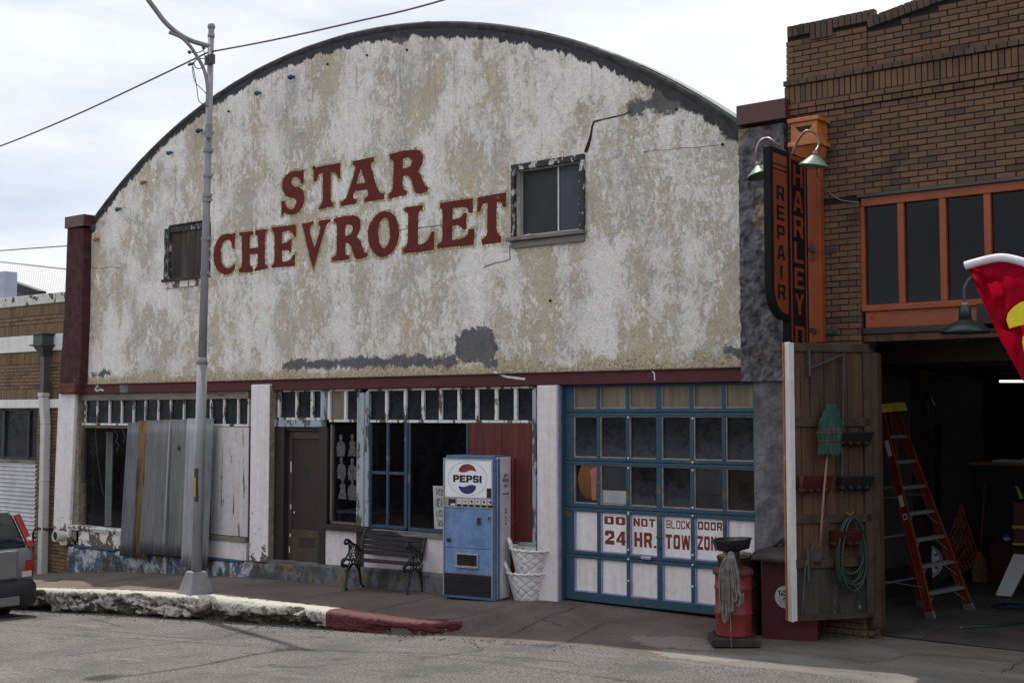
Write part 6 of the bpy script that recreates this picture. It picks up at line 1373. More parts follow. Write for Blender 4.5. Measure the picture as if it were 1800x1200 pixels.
# ------------------------------------------------------------------ oil drum with drain pan on a timber pallet board
DX, DY, DZ = -6.66, -1.02, pave(-6.6, -1.0) + .01
bd = thing('timber_board', 'dark oily timber board under the red oil drum', 'board', (DX, DY, DZ), None, .62)
b = MB(); b.box(-.26, .26, -.22, .22, 0, .085); part('board', b, M['oldwood'], bd, local=True, bevel=.01); b = MB(); b.lathe((.19, .12, .085), [(.02, 0), (.016, .03)], 8); b.lathe((-.2, .16, .085), [(.02, 0), (.016, .03)], 8); part('bolt', b, M['darksteel'], bd, local=True)
DR = thing('oil_drum', 'small red oil drum with chipped paint standing on a board', 'drum', (DX, DY, DZ + .085))
b = MB(); r = .195
prof = [(r - .02, 0), (r, .015), (r, .03), (r, .23), (r + .010, .245), (r + .012, .255), (r + .010, .265), (r, .28), (r, .50), (r + .010, .515), (r + .012, .525), (r + .010, .535), (r, .55), (r, .655), (r + .004, .66)]
b.lathe((0, 0, 0), prof, 40, False); part('body', b, M['drumred'], DR, local=True, smooth=True)
b = MB(); b.lathe((0, 0, 0), [(r + .004, .655), (r + .022, .665), (r + .026, .69), (r + .018, .715), (r - .02, .738), (.05, .745), (.045, .75)], 40); part('lid', b, plain('dull_red_lid', (.10, .022, .020), .7, .35, 5, .3, dirt=(.045, .03, .025), dirt_amt=.3), DR, local=True, smooth=True)
b = MB(); b.tube([(-r - .045, .02, .70), (-r, .02, .69)], .012, 6); part('spigot', b, M['darksteel'], DR, local=True)
b = MB(); b.tube([(0, 0, .74), (0, 0, .93)], .075, 14); part('pump_post', b, M['oldwood'], DR, local=True)
PN = thing('drain_pan', 'black oily drain pan sitting on top of the red drum', 'pan', (DX, DY, DZ + 1.01)); PN.rotation_euler = (.02, -.06, 0)
b = MB(); b.lathe((0, 0, 0), [(.05, -.02), (.14, .0), (.178, .01), (.208, .105), (.222, .118), (.212, .120), (.195, .112), (.170, .028), (.02, .03)], 40, False); part('pan', b, plain('oily_black_pan', (.016, .016, .017), .35, .5, 5, .1, dirt=(.12, .11, .10), dirt_amt=.12), PN, local=True, smooth=True)
# grey mop head draped over the drum
RG = thing('mop_head', 'grey stringy mop head draped over the red oil drum', 'mop', (DX + .09, DY - .2, DZ + .95))
b = MB(); rnd = random.Random(11)
for i in range(58):
    f = i / 57; x = -.10 + .22 * f + rnd.uniform(-.015, .015); L = .52 + .14 * math.sin(f * 5 + 1) + rnd.uniform(-.08, .08) - .18 * abs(f - .55)
    y0 = -.03 + rnd.uniform(-.03, .02); tx = -.01 + .04 * (f - .4)
    pts = [(tx, y0 + .06, .03), (tx + (x - tx) * .45, y0 - .015, -.02), (x * .95, y0 - .04, -.16), (x + rnd.uniform(-.012, .012), y0 - .035 + rnd.uniform(-.012, .012), -.16 - L * .4), (x + rnd.uniform(-.02, .02), y0 - .03, -.16 - L * .75)]
    if i % 4 == 0: pts += [(x + .03, y0 - .035, -.16 - L * .8), (x + .045, y0 - .03, -.16 - L * .5)]
    b.tube(bez(pts, 4), .0085, 5)
b.tube(bez([(.02, -.08, -.55), (.028, -.075, -.75), (.02, -.07, -.80), (.03, -.07, -.95)], 4), .005, 4)
part('yarn', b, M['rag'], RG, local=True, smooth=True)
b = MB(); b.ball((-.02, .03, .02), .045, 8, 5); b.tube(bez([(-.08, -.075, -.12), (-.06, -.09, -.17), (.0, -.10, -.15), (.05, -.09, -.08)], 5), .007, 5); part('yarn_knot', b, M['rag'], RG, local=True, smooth=True)
# darker drum behind
DD = thing('oil_drum', 'dark rusty barrel half hidden behind the small red drum', 'drum', (F(1300, 1050, -.42).x, -.42, pave(-6.5, -.4)))
b = MB(); r = .245
prof = [(r - .01, 0), (r + .008, .01), (r, .03), (r, .28), (r + .012, .295), (r, .31), (r, .55), (r + .012, .565), (r, .58), (r, .83), (r + .010, .845), (r + .010, .86), (r - .01, .86), (r - .012, .84), (.01, .838)]
b.lathe((0, 0, 0), prof, 40, False); part('body', b, M['drumdark'], DD, local=True, smooth=True)
p0 = Vector((-6.62, -.62, pave(-6.5, -.4) + .885)); 
RK = thing('broom', 'old broom handle lying across the dark barrel and red bin', 'broom', p0)
b = MB(); b.tube([p0 + Vector((-.10, -.05, .035)), p0 + Vector((.75, .12, -.045))], .014, 8); part('handle', b, M['handle'], RK, smooth=True); b = MB(); b.tube([p0 + Vector((-.17, -.06, .04)), p0 + Vector((-.02, -.035, .03))], .032, 10, True, [.036, .026]); part('socket', b, M['steelgrey'], RK, smooth=True)
t = thing('tin_lid', 'flat yellowish lid on top of the dark barrel', 'lid', (F(1300, 1050, -.42).x, -.42, pave(-6.5, -.4) + .862)); b = MB(); b.lathe((0, 0, 0), [(.235, 0), (.24, .012), (.18, .02), (.01, .018)], 32); part('lid', b, M['straw'], t, local=True)
# dark red bin with round oil badge
g0, g1 = FZ(1343, 1117, -.035), FZ(1437, 1123, -.035); rz = math.atan2(g1.y - g0.y, g1.x - g0.x); W_ = (g1 - g0).length
BX = thing('metal_bin', 'dark red metal bin with a round white oil badge behind the plank door', 'bin', (g0.x, g0.y, -.035), None, rz)
b = MB(); b.box(-.02, W_, 0, .52, -.04, .86); part('body', b, M['boxred'], BX, local=True, bevel=.012)
b = MB()
for i in range(26): b.box(.01 + i * .021, .018 + i * .021, -.003, .0, .838, .843)
part('rivet_row', b, M['vred'], BX, local=True)
bc = (W_ * .43, .44); rr = .125
def bflat(nm, loops, mat, y): return part(nm, plate(nm, loops, 0, M[mat], MXZ(y)), None, BX, local=True)
circ = lambda r_: [(bc[0] + r_ * math.cos(t), bc[1] + r_ * math.sin(t)) for t in [i * 2 * math.pi / 48 for i in range(48)]]
bflat('badge_rim', [circ(rr * 1.07)], 'prtblack', -.004); bflat('badge', [circ(rr)], 'prtwhite', -.006)
shp = lambda k_: [(bc[0] + u * k_, bc[1] + v * k_) for u, v in [(0, -.098), (.025, -.085), (.06, -.07), (.078, -.035), (.075, .005), (.072, .02), (.088, .062), (.068, .078), (.04, .066), (.02, .072), (0, .082), (-.02, .072), (-.04, .066), (-.068, .078), (-.088, .062), (-.072, .02), (-.075, .005), (-.078, -.035), (-.06, -.07), (-.025, -.085)]]
bflat('shield', [shp(1.0), [(bc[0] + (u - bc[0]) * .965, bc[1] + (v - bc[1]) * .965) for u, v in shp(1.0)]], 'prtblack', -.008)
bflat('shield_top', [[(bc[0] - .074, bc[1] + .015), (bc[0] + .074, bc[1] + .015)] + [(bc[0] + u, bc[1] + v) for u, v in [(.086, .06), (.067, .075), (.04, .064), (.02, .07), (0, .08), (-.02, .07), (-.04, .064), (-.067, .075), (-.086, .06)]]], 'prtblack', -.0085)
part('badge_print', text_mesh('badge_print', 'Phillips', M['prtwhite'], frame((bc[0] - .066, -.011, bc[1] + .012), (1, 0, 0), (0, 0, 1)), .132, .058, .02), None, BX, local=True)
part('badge_print', text_mesh('badge_print', '66', M['prtblack'], frame((bc[0] - .045, -.010, bc[1] - .068), (1, 0, 0), (0, 0, 1)), .09, .068, .035, 0, .15), None, BX, local=True)
FN = thing('fender', 'dark curved metal fender lying on top of the red bin', 'scrap metal', (g0.x + .28, g0.y + .2, .80))
o = Vector((g0.x + .26, g0.y + .12, .80)); b = MB()
def fen(u, v): a = math.pi * v; return o + Vector((-.36 + .80 * u, .30 * math.cos(a) * (.45 + .55 * math.sin(math.pi * min(1, u * .8 + .2))), .005 + (.10 + .20 * u - .12 * u * u) * math.sin(a)))
b.grid(fen, 20, 12); part('shell', b, plain('dark_rusty_steel', (.040, .028, .028), .6, .5, 5, .3, dirt=(.07, .04, .03), dirt_amt=.2), FN, smooth=True, solid=.006)
b = MB(); b.tube(bez([o + Vector((-.30, -.06, .06)), o + Vector((-.14, -.08, .16)), o + Vector((-.03, -.08, .24)), o + Vector((.01, -.08, .26)), o + Vector((-.03, -.08, .19)), o + Vector((-.08, -.08, .12))], 5), .022, 7, True); part('bracket', b, M['oldwood'], FN)
# ------------------------------------------------------------------ step ladder inside the entrance
LD = thing('step_ladder', 'tall orange step ladder with yellow top standing in the garage entrance', 'ladder', (-5.6, 2.0, -.04))
A0, B0, C0 = Vector((-5.52, 1.78, -.03)), Vector((-5.27, 2.45, .01)), Vector((-6.12, 1.72, -.03)); D0 = C0 + (B0 - A0)
A1, B1, C1, D1 = F(1545, 719, 1.92), F(1571, 716, 2.27), F(1533, 716, 1.88), F(1558, 714, 2.24)
zt = (A1.z + B1.z + C1.z + D1.z) / 4
for v in (A1, B1, C1, D1): v.z = zt
sd = (B0 - A0).normalized()
def railm(p, q, wd, th): b = MB(); b.beam(p, q, th, wd, sd); return b
for p, q, nm in ((A0, A1, 'front_rail'), (B0, B1, 'front_rail'), (C0, C1, 'rear_rail'), (D0, D1, 'rear_rail')):
    b = MB(); d = (q - p).normalized(); ac = d.cross(sd).normalized(); w_ = .056 if nm == 'front_rail' else .036
    b.obox((p + q) / 2, (q - p) / 2, ac * w_, sd * .008); b.obox((p + q) / 2 + ac * w_, (q - p) / 2, ac * .006, sd * .016); b.obox((p + q) / 2 - ac * w_, (q - p) / 2, ac * .006, sd * .016); part(nm, b, M['ladder'], LD)
    b = MB(); b.obox(p + d * .03, d * .045, ac * (w_ + .012), sd * .02); part('foot', b, M['alu'], LD)
for i in range(7):
    t = (i + 1) / 8.05 - .015; p, q = A0.lerp(A1, t), B0.lerp(B1, t); b = MB(); b.obox((p + q) / 2, (q - p) / 2, Vector((.045, -.012, 0)), (0, 0, .022)); s_ = part('step', b, M['alu'], LD, bevel=.006)
    if i in (0, 1, 2, 3): b = MB(); b.beam(p.lerp(q, .75) + Vector((0, 0, -.02)), B0.lerp(B1, max(0, t - .065)), .018, .006); b.beam(p.lerp(q, .25) + Vector((0, 0, -.02)), A0.lerp(A1, max(0, t - .065)), .018, .006); part('brace', b, M['alu'], LD)
for t in (.14, .36, .6): p, q = C0.lerp(C1, t), D0.lerp(D1, t); b = MB(); b.beam(p, q, .03, .02); part('rear_brace', b, M['alu'], LD)
for P_, Q_ in ((A0.lerp(A1, .56), C0.lerp(C1, .56)), (B0.lerp(B1, .56), D0.lerp(D1, .56)), (A0.lerp(A1, .14), C0.lerp(C1, .16))): b = MB(); b.beam(P_, Q_, .022, .006); part('spreader', b, M['alu'], LD)
cc = (A1 + B1 + C1 + D1) / 4; e1 = ((A1 - C1)); e1.z = 0; e1 = Vector((.16, -.01, 0)); e2 = sd * ((B1 - A1).length / 2 + .06)
b = MB(); b.hexa([cc - e1 - e2 + Vector((0, 0, -.05)), cc + e1 - e2 + Vector((0, 0, -.05)), cc + e1 + e2 + Vector((0, 0, -.05)), cc - e1 + e2 + Vector((0, 0, -.05)), cc - e1 * .85 - e2 * .93 + Vector((0, 0, .06)), cc + e1 * .85 - e2 * .93 + Vector((0, 0, .06)), cc + e1 * .85 + e2 * .93 + Vector((0, 0, .06)), cc - e1 * .85 + e2 * .93 + Vector((0, 0, .06))]); part('top_cap', b, M['laddercap'], LD, bevel=.008)
b = MB()
d = (A1 - A0).normalized(); ac = d.cross(sd).normalized()
fs = -sd if (-sd).dot(CAM - A0) > 0 else sd
def sticker(t, L, mat, off=0): c = A0.lerp(A1, t) + fs * .0095 + ac * off; m = MB(); m.obox(c, d * L, ac * .034, fs * .001); part('sticker', m, M[mat], LD)
sticker(.80, .10, 'prtwhite'); sticker(.545, .07, 'prtwhite'); sticker(.47, .035, 'prtwhite'); m = MB(); m.obox(A0.lerp(A1, .47) + fs * .0115, d * .018, ac * .022, fs * .001); part('sticker', m, M['prtblue'], LD)
# ------------------------------------------------------------------ things deeper in the garage
q = F(1624, 985, 4.2); WH = thing('wheel', 'dark truck tyre on a white steel rim inside the garage', 'wheel', q)
ax = Vector((.55, -.84, 0)).normalized()
b = MB(); b.lathe(q, [(.235, -.08), (.27, -.10), (.34, -.10), (.375, -.08), (.385, -.03), (.385, .03), (.375, .08), (.34, .10), (.27, .10), (.235, .08)], 40, False, axis=ax); part('tyre', b, M['rubber'], WH, smooth=True)
b = MB(); b.lathe(q, [(.24, .085), (.225, .075), (.215, .03), (.17, .03), (.15, .055), (.07, .06), (.065, .075), (.0, .075)], 40, False, axis=ax); part('rim', b, M['rim'], WH, smooth=False)
e1 = ax.cross(Vector((0, 0, 1))).normalized(); e2 = Vector((0, 0, 1)); b = MB()
for i in range(12): a = i * math.pi / 6; b.lathe(q + (e1 * math.cos(a) + e2 * math.sin(a)) * .185 + ax * .035, [(.018, 0), (.018, .004)], 10, axis=ax)
for i in range(5): a = i * 2 * math.pi / 5; b.lathe(q + (e1 * math.cos(a) + e2 * math.sin(a)) * .10 + ax * .06, [(.014, 0), (.014, .006)], 8, axis=ax)
part('rim_hole', b, M['crack'], WH); b = MB(); b.lathe(q + ax * .075, [(.05, 0), (.045, .04), (.02, .05)], 14, axis=ax); part('hub_cap', b, M['darksteel'], WH, smooth=True)
q = F(1724, 1024, 5.2); q.z = floorz(0, 9) + .0; BR = thing('broom', 'straw broom standing upright against the workbench', 'broom', q)
tp = F(1731, 848, 5.35); b = MB(); b.tube([q + Vector((0, 0, .36)), tp], .012, 8); part('handle', b, plain('red_broom_handle', (.17, .05, .045), .6), BR, smooth=True)
part('bristles', brush(q, (0, 0, 1), [(.0, .11), (.12, .12), (.25, .105), (.33, .06), (.42, .02)], 22, None, .4, Vector((.9, .4, 0))), M['straw'], BR)
q0 = F(1685, 812, 6.0); WB = thing('workbench', 'dark workbench against the wall deep in the garage', 'workbench', (q0.x + .6, 6.3, 0))
b = MB(); b.box(q0.x - .0, q0.x + 2.0, 5.9, 6.7, q0.z - .03, q0.z + .01); part('bench_top', b, M['handle'], WB); b = MB(); b.box(q0.x + .15, q0.x + 1.9, 6.0, 6.6, .02, q0.z - .032); part('cabinet', b, M['darkbrown'], WB)
b = MB(); b.box(q0.x + .5, q0.x + 1.0, 6.0, 6.4, q0.z + .012, q0.z + .05); b.box(q0.x + .9, q0.x + 1.4, 6.1, 6.5, q0.z + .055, q0.z + .075); tag(part('paper_stack', b, M['vside'], None), 'loose papers lying on the dark workbench', 'papers')
q = FZ(1765, 1050, floorz(0, 9)); WBd = MB(); y_ = q.y; pA = [F(1751, 1047, y_), F(1778, 1049, y_), F(1815, 977, y_ + .35), F(1783, 975, y_ + .35)]; n2 = (pA[1] - pA[0]).cross(pA[3] - pA[0]).normalized(); WBd.prismv(pA, n2 * .03); tag(part('white_board', WBd, M['prtwhite'], None), 'white board leaning inside the garage beside the red gas can', 'board')
q = F(1763, 1000, 5.0); GC = thing('gas_can', 'dark red fuel can on the garage floor behind the white board', 'can', (q.x, 5.0, floorz(0, 9))); zt = F(1763, 955, 5).z; x0, x1 = F(1741, 980, 5).x, F(1790, 980, 5).x
b = MB(); b.box(x0, x1, 4.9, 5.25, floorz(0, 9), zt); part('body', b, M['binred'], GC, bevel=.04); b = MB(); b.box(x0 + .08, x1 - .08, 5.0, 5.15, zt, zt + .03); part('handle', b, M['binred'], GC)
q = F(1769, 948, 5.05); b = MB(); b.lathe((q.x, 5.08, zt + .032), [(.055, 0), (.055, .10), (.058, .105), (.0, .106)], 20, False); pc = tag(part('paint_tin', b, M['cardblue'], None, smooth=False), 'small blue tin standing on the dark red fuel can', 'tin')
b = MB(); b.lathe((q.x, 5.08, zt + .05), [(.0562, 0), (.0562, .035)], 20, False); part('tin_label', b, M['prtwhite'], pc, local=True)
q = F(1787, 900, 4.8); RB = thing('fuel_jug', 'dark red jug with yellow spout and yellow stripe', 'jug', q); x0, x1 = F(1779, 900, 4.8).x, F(1815, 900, 4.8).x; z0, z1 = F(1790, 960, 4.8).z, F(1790, 882, 4.8).z
b = MB(); b.box(x0, x1, 4.8, 5.0, z0, z1); part('body', b, plain('faded_red_plastic', (.13, .03, .028), .6), RB, bevel=.03); b = MB(); b.box(x0 - .004, x1, 4.79, 4.8, z0 + .25, z0 + .29); b.box(x0 - .004, x1, 4.79, 4.8, z0 + .02, z0 + .05); part('stripe', b, M['laddercap'], RB); b = MB(); b.tube([F(1796, 876, 4.85), F(1790, 862, 4.85), F(1786, 854, 4.85)], .02, 8, True, [.03, .024, .014]); part('spout', b, M['laddercap'], RB)
b = MB(); b.box(x0, x1 + .3, 4.75, 5.1, floorz(0, 9), z0 - .004); tag(part('crate', b, M['darkbrown'], None), 'dark crate under the red jug at the frame edge', 'crate')
# roll of orange safety mesh leaning on the wall
t = thing('safety_mesh', 'orange plastic safety mesh draped behind the step ladder', 'mesh', (-6.0, 4.4, 0)); b = MB()
Pm = [F(1690, 885, 4.6), F(1722, 985, 4.6), F(1690, 1010, 4.5), F(1664, 960, 4.5)]
for i in range(13):
    u = i / 12; b.tube([Pm[0].lerp(Pm[1], u) + Vector((.01 * math.sin(i * 3), 0, 0)), Pm[3].lerp(Pm[2], u) + Vector((.02 * math.sin(i * 2), -.03, 0))], .008, 4)
for i in range(7):
    v = i / 6; b.tube([Pm[0].lerp(Pm[3], v), Pm[1].lerp(Pm[2], v)], .008, 4)
part('netting', b, M['mesh'], t)
# hoist, ring and hanging gear
q = F(1604, 671, 4.0); HR = thing('hoist', 'chain hoist with a pale ring hanging in the garage', 'hoist', q)
b = MB(); b.tube([q + Vector((.12 * math.cos(a), -.02, .12 * math.sin(a))) for a in [i * math.pi / 12 for i in range(25)]], .009, 6, False); part('ring', b, M['steelgrey'], HR)
b = MB(); p = F(1618, 625, 4.0)
for i in range(12): b.tube([p + Vector((.012 * (i % 2), 0, .6 - .07 * i)) + Vector((.015 * math.cos(a) * (i % 2), .015 * math.cos(a) * (1 - i % 2), .03 * math.sin(a))) for a in [k_ * math.pi / 4 for k_ in range(9)]], .006, 4, False)
part('chain', b, M['steelgrey'], HR); b = MB(); b.ball(p + Vector((.02, 0, -.4)), .13, 10, 6); b.lathe(p + Vector((.0, 0, -.95)), [(.10, 0), (.16, .15), (.15, .4), (.06, .5)], 12); part('block', b, M['darksteel'], HR)
b = MB(); b.tube([F(1619, 672, 3.9), F(1628, 687, 3.9)], .012, 6); b.tube([F(1637, 700, 3.9), F(1643, 713, 3.9)], .014, 6); part('chrome_bar', b, M['chrome'], HR); b = MB(); b.tube([F(1628, 687, 3.9), F(1637, 700, 3.9)], .02, 6); part('grip', b, M['rubber'], HR)
t = thing('coats', 'dark clothes and hoses hanging beside the ladder in the gloom', 'coats', F(1625, 800, 4.4)); b = MB()
def coat(u, v): q_ = F(1595 + 60 * u, 745 + 190 * v, 4.5); return q_ + Vector((0, -.08 * abs(math.sin(u * 9 + v * 2)) * (1 - .4 * v), 0))
b.grid(coat, 24, 12); part('cloth', b, M['signblack'], t, smooth=True, solid=.01); b = MB(); b.tube(bez([F(1628, 740, 4.3), F(1645, 800, 4.3), F(1655, 860, 4.3), F(1658, 930, 4.3)], 5), .02, 6); part('hose', b, M['rubber'], t, smooth=True); b = MB(); q = F(1612, 776, 4.35); b.box(q.x - .05, q.x + .05, 4.34, 4.36, q.z - .06, q.z + .03); part('tag', b, M['steelgrey'], t); b = MB(); b.box(q.x - .05, q.x + .05, 4.34, 4.36, q.z - .15, q.z - .065); part('tag', b, M['binred'], t)
# lit tube lamp and green pipe on the floor
q0, q1 = F(1757, 670, 6.5), F(1850, 670, 6.5); TL = thing('tube_lamp', 'lit fluorescent tube lamp hanging deep in the garage', 'lamp', q0); b = MB(); b.tube([q0, q1], .017, 8); part('tube', b, M['tube'], TL); b = MB(); b.box(q0.x - .04, q1.x + .04, 6.44, 6.56, q0.z + .02, q0.z + .05); part('housing', b, M['darksteel'], TL); b = MB(); b.tube([q0 + Vector((.2, 0, .05)), Vector((q0.x + .2, 6.5, 3.24))], .004, 4); part('cord', b, M['wire'], TL)
g0, g1 = gpt(1690, 1107), gpt(1830, 1098); b = MB(); b.tube([(g0[0], g0[1], pave(*g0) + .03), (g1[0], g1[1], pave(*g1) + .03)], .018, 8); gp = tag(part('green_pipe', b, M['hose'], None, smooth=True), 'green pipe lying on the concrete in front of the garage', 'pipe'); b = MB(); b.tube([(g0[0] - .012, g0[1], pave(*g0) + .03), (g0[0] + .01, g0[1], pave(*g0) + .03)], .02, 8); part('pipe_end', b, M['straw'], gp, local=True)
b = MB(); pth = [];
for i in range(40): a = i * .5; pth.append((-5.0 + .16 * math.cos(a) + .004 * i, 2.9 + .22 * math.sin(a), floorz(0, 3) + .012 + .001 * i))
b.tube(pth, .008, 5); tag(part('cable', b, plain('blue_cable', (.02, .03, .08), .6), None, smooth=True), 'dark blue cable coiled on the garage floor', 'cable')
# ------------------------------------------------------------------ street lamp post with its arm, and the cables
PY = -1.75
pb = F(344.5, 1040, PY); pt = F(371.5, 52, PY)
zb = pave(pb.x, PY)
LPt = thing('street_lamp', 'grey street lamp post with curved arm on a flared pedestal', 'street lamp', (pb.x, PY, zb))
P0, P1 = Vector((pb.x, PY, zb)), Vector((pt.x, PY, pt.z))
ped = F(344.5, 1003, PY).z
b = MB(); ang = .62
def sq(r, z): return [Vector((pb.x + r * math.cos(ang + k * math.pi / 2), PY + r * math.sin(ang + k * math.pi / 2), z)) for k in range(4)]
b.hexa(sq(.29, zb - .02) + sq(.155, ped)); part('pedestal', b, M['steelgrey'], LPt, bevel=.015)
def PP(t, z=None): return P0.lerp(P1, t)
zmid = F(350, 640, PY).z; tm = (zmid - P0.z) / (P1.z - P0.z)
b = MB(); b.tube([PP(.03), PP(tm)], .075, 16); b.tube([PP(tm), PP(tm + .012)], .078, 16, True, [.078, .066]); part('lower_pole', b, M['polewhite'], LPt, smooth=True)
b = MB(); b.tube([PP(tm + .01), PP(.62), PP(1.0)], .06, 14, True, [.062, .056, .045]); b.ball(P1 + Vector((0, 0, .04)), .06, 10, 6); b.tube([PP(.985), PP(.992)], .052, 14); part('upper_pole', b, M['polewhite'], LPt, smooth=True)
b = MB()
for px, py in ((364, 235), (367, 265), (361, 310), (358, 345), (364, 352), (360, 420), (358, 480)):
    q = F(px, py, PY); t = (q.z - P0.z) / (P1.z - P0.z); b.tube([PP(t - .003), PP(t + .003)], .068, 14); b.box(PP(t).x + .05, PP(t).x + .11, PY - .02, PY + .02, q.z - .02, q.z + .02)
q = F(372, 232, PY); b.box(q.x - .04, q.x + .04, PY - .09, PY - .02, q.z - .1, q.z + .1); part('clamp', b, M['steelgrey'], LPt)
q = F(344.5, 840, PY - .08); b = MB(); b.box(q.x - .03, q.x + .02, PY - .09, PY - .03, F(344, 880, PY).z, F(344, 822, PY).z); st = part('pole_tag', b, M['darksteel'], LPt); b = MB(); b.box(q.x - .02, q.x + .01, PY - .094, PY - .09, F(344, 872, PY).z, F(344, 838, PY).z); part('pole_tag_print', b, M['laddercap'], st, local=True)
dr_ = Vector((-.36, -.93, 0)).normalized()
def V(px, py): return FV(px, py, P1, dr_)
arm = [V(368, 81), V(352, 77), V(332, 70), V(310, 57), V(290, 39), V(274, 18), V(262, 2)]
last = arm[-1]; arm += [last + dr_ * .35 + Vector((0, 0, .42)), last + dr_ * .85 + Vector((0, 0, .72)), last + dr_ * 1.4 + Vector((0, 0, .82))]
b = MB(); b.tube(bez(arm, 6), .036, 10); part('arm', b, M['polewhite'], LPt, smooth=True)
e_ = arm[-1]; b = MB(); b.lathe(e_ + Vector((0, 0, -.16)), [(.20, 0), (.17, .1), (.08, .16), (.05, .2)], 16); part('lamp_head', b, M['steelgrey'], LPt, smooth=True)
b = MB(); b.tube(bez([V(297, 57), V(318, 66), V(333, 80), V(346, 99), V(357, 119), V(363, 140), V(365, 160), V(364, 188)], 6), .027, 8); part('brace_rod', b, M['polewhite'], LPt, smooth=True)
b = MB(); b.box(P1.x - .06, P1.x + .10, PY - .06, PY - .0, V(368, 98).z - .14, V(368, 98).z + .0); b.tube([V(358, 80), V(358, 86)], .03, 6); q = V(333, 92); b.ball(q, .03, 6, 4); q = V(336, 113); b.tube([q - Vector((.06, 0, 0)), q + Vector((.06, 0, 0))], .02, 6); part('insulator', b, M['darksteel'], LPt)
b = MB()
for pts in ([V(358, 86), V(355, 90), V(345, 93), V(335, 92)], [V(335, 92), V(342, 94), V(348, 100), V(354, 103), V(366, 104)], [V(347, 104), V(341, 110), V(343, 118), V(350, 121), V(356, 118)], [V(358, 86), V(360, 100), V(360, 112), V(356, 118)], [V(338, 115), V(340, 135), V(345, 147), V(356, 158), V(364, 167)], [V(340, 118), V(346, 155), V(350, 178), V(362, 185)], [V(334, 105), V(334, 112)]): b.tube(bez(pts, 5), .008, 4)
part('wiring', b, M['wire'], LPt)
def cable(pts, label, r=.013):
    b = MB(); b.tube(bez(pts, 10), r, 6); return tag(part('overhead_cable', b, M['wire'], None, smooth=True), label, 'cable')
qa, qb = F(0, 257, PY), F(366, 92, PY); d1 = qa - qb
cable([qb + d1 * 2.2 + Vector((0, 0, .55)), qb + d1 * 1.5 + Vector((0, 0, .18)), qa, qb + d1 * .6 + Vector((0, 0, -.05)), qb + d1 * .25 + Vector((0, 0, -.03)), qb], 'overhead cable running from the lamp post out to the left')
qc = F(372, 91, PY); qd = F(780, 0, PY); d2 = qd - qc
cable([qc, qc + d2 * .3 + Vector((0, 0, -.03)), qc + d2 * .65 + Vector((0, 0, -.03)), qd, qc + d2 * 1.6 + Vector((0, 0, .22))], 'overhead cable running from the lamp post over the arched roof')
q0, q1 = F(0, 440.5, 3.0), F(118, 432, 3.0); cable([q0 + (q0 - q1) * 2, q0, q1, q1 + (q1 - q0) * .5], 'thin service cable crossing the sky behind the maroon pillar', .014)
# ------------------------------------------------------------------ tan brick shop on the left
NB = thing('brick_shop', 'low tan brick shop with white peeling bands on the left edge', 'building', (-23, 0, -.6))
NX0, NX1 = -25.2, -20.98
def zy(py): return F(50, py, 0).z
lev = dict(cap1=zy(519.5), cap0=zy(536.5), s1=zy(556), t1=zy(570), s2=zy(590), b0=zy(618.5), s3=zy(640), t2=zy(686), l1=zy(702), l0=zy(717), w0=zy(808))
xo = F(65, 760).x
bl2 = []; cp = (lev['s1'] - lev['t1']) / 2
def sold(z0, z1): course(z0, NX0, NX1, 0, M['bricktan'], 0, bl2, None, z1 - z0 - J, .0677)
sold(lev['s1'], lev['cap0']); 
for i in range(2): course(lev['t1'] + cp * i, NX0, NX1, 0, M['bricktan'], (i % 2) * .1, bl2, None, cp - J)
sold(lev['s2'], lev['t1']); sold(lev['s3'], lev['b0'])
z = lev['s3'] - CO; i = 0
while z > lev['t2'] - .02: course(z, NX0, NX1, 0, M['bricktan'], (i % 2) * MODL / 2, bl2); z -= CO; i += 1
sold(lev['l1'], z + CO); z = lev['l1'] - CO
i = 0
while z > -.9:
    course(z, xo + .02, NX1, 0, M['bricktan'], (i % 2) * MODL / 2, bl2)
    if z < F(50, 950).z: course(z, NX0, xo + .02, 0, M['bricktan'], (i % 2) * MODL / 2, bl2)
    z -= CO; i += 1
lay(NB, bl2, lambda px, py: (px < 56 and py > 890) or px > 106, 'brickwork', 280)
b = MB(); b.box(NX0, NX1, .012, .3, lev['l0'], lev['cap0']); b.box(xo + .01, NX1, .012, .3, -1, lev['l0'] - .003); b.box(NX0, xo, .012, .3, -1, F(50, 948).z); part('wall', b, M['mortar'], NB)
b = MB(); b.box(NX0, NX1 + .02, -.03, .35, lev['cap0'] - .005, lev['cap1']); part('coping', b, M['capstone'], NB, bevel=.012)
b = MB(); b.box(NX0, NX1 - .03, -.035, .1, lev['b0'], lev['s2']); part('white_band', b, M['bandwhite'], NB, bevel=.01)
b = MB(); b.box(NX0, NX1 - .06, -.05, .1, lev['l0'], lev['l1']); part('white_lintel', b, M['bandwhite'], NB, bevel=.01)
b = MB(); zs0 = lev['w0']; b.box(NX0, xo, .04, .12, zs0, zs0 + .05); b.box(xo - .05, xo, .02, .12, zs0, lev['l0']); xm = F(47, 760).x; b.box(xm - .03, xm + .03, .03, .12, zs0, lev['l0']); xm2 = F(3, 760).x; b.box(xm2 - .04, xm2 + .04, .03, .12, zs0, lev['l0']); b.box(NX0, xo, .03, .12, lev['l0'] - .05, lev['l0'])
wn_ = part('window', b, plain('dark_slate_frame', (.03, .033, .04), .6), NB)
for xa_, xb_ in ((NX0, xm2), (xm2, xm), (xm, xo)): b = MB(); b.box(xa_ + .03, xb_ - .03, .07, .076, zs0 + .05, lev['l0'] - .05); part('pane', b, M['dirtyglass2'], wn_)
b = MB(); b.box(NX0, xo - .0, -.02, .1, zs0 - .06, zs0 - .003); part('sill', b, M['hgreywood'], NB)
b = MB(); z1 = zs0 - .065; z0 = F(50, 952).z; nw = 19
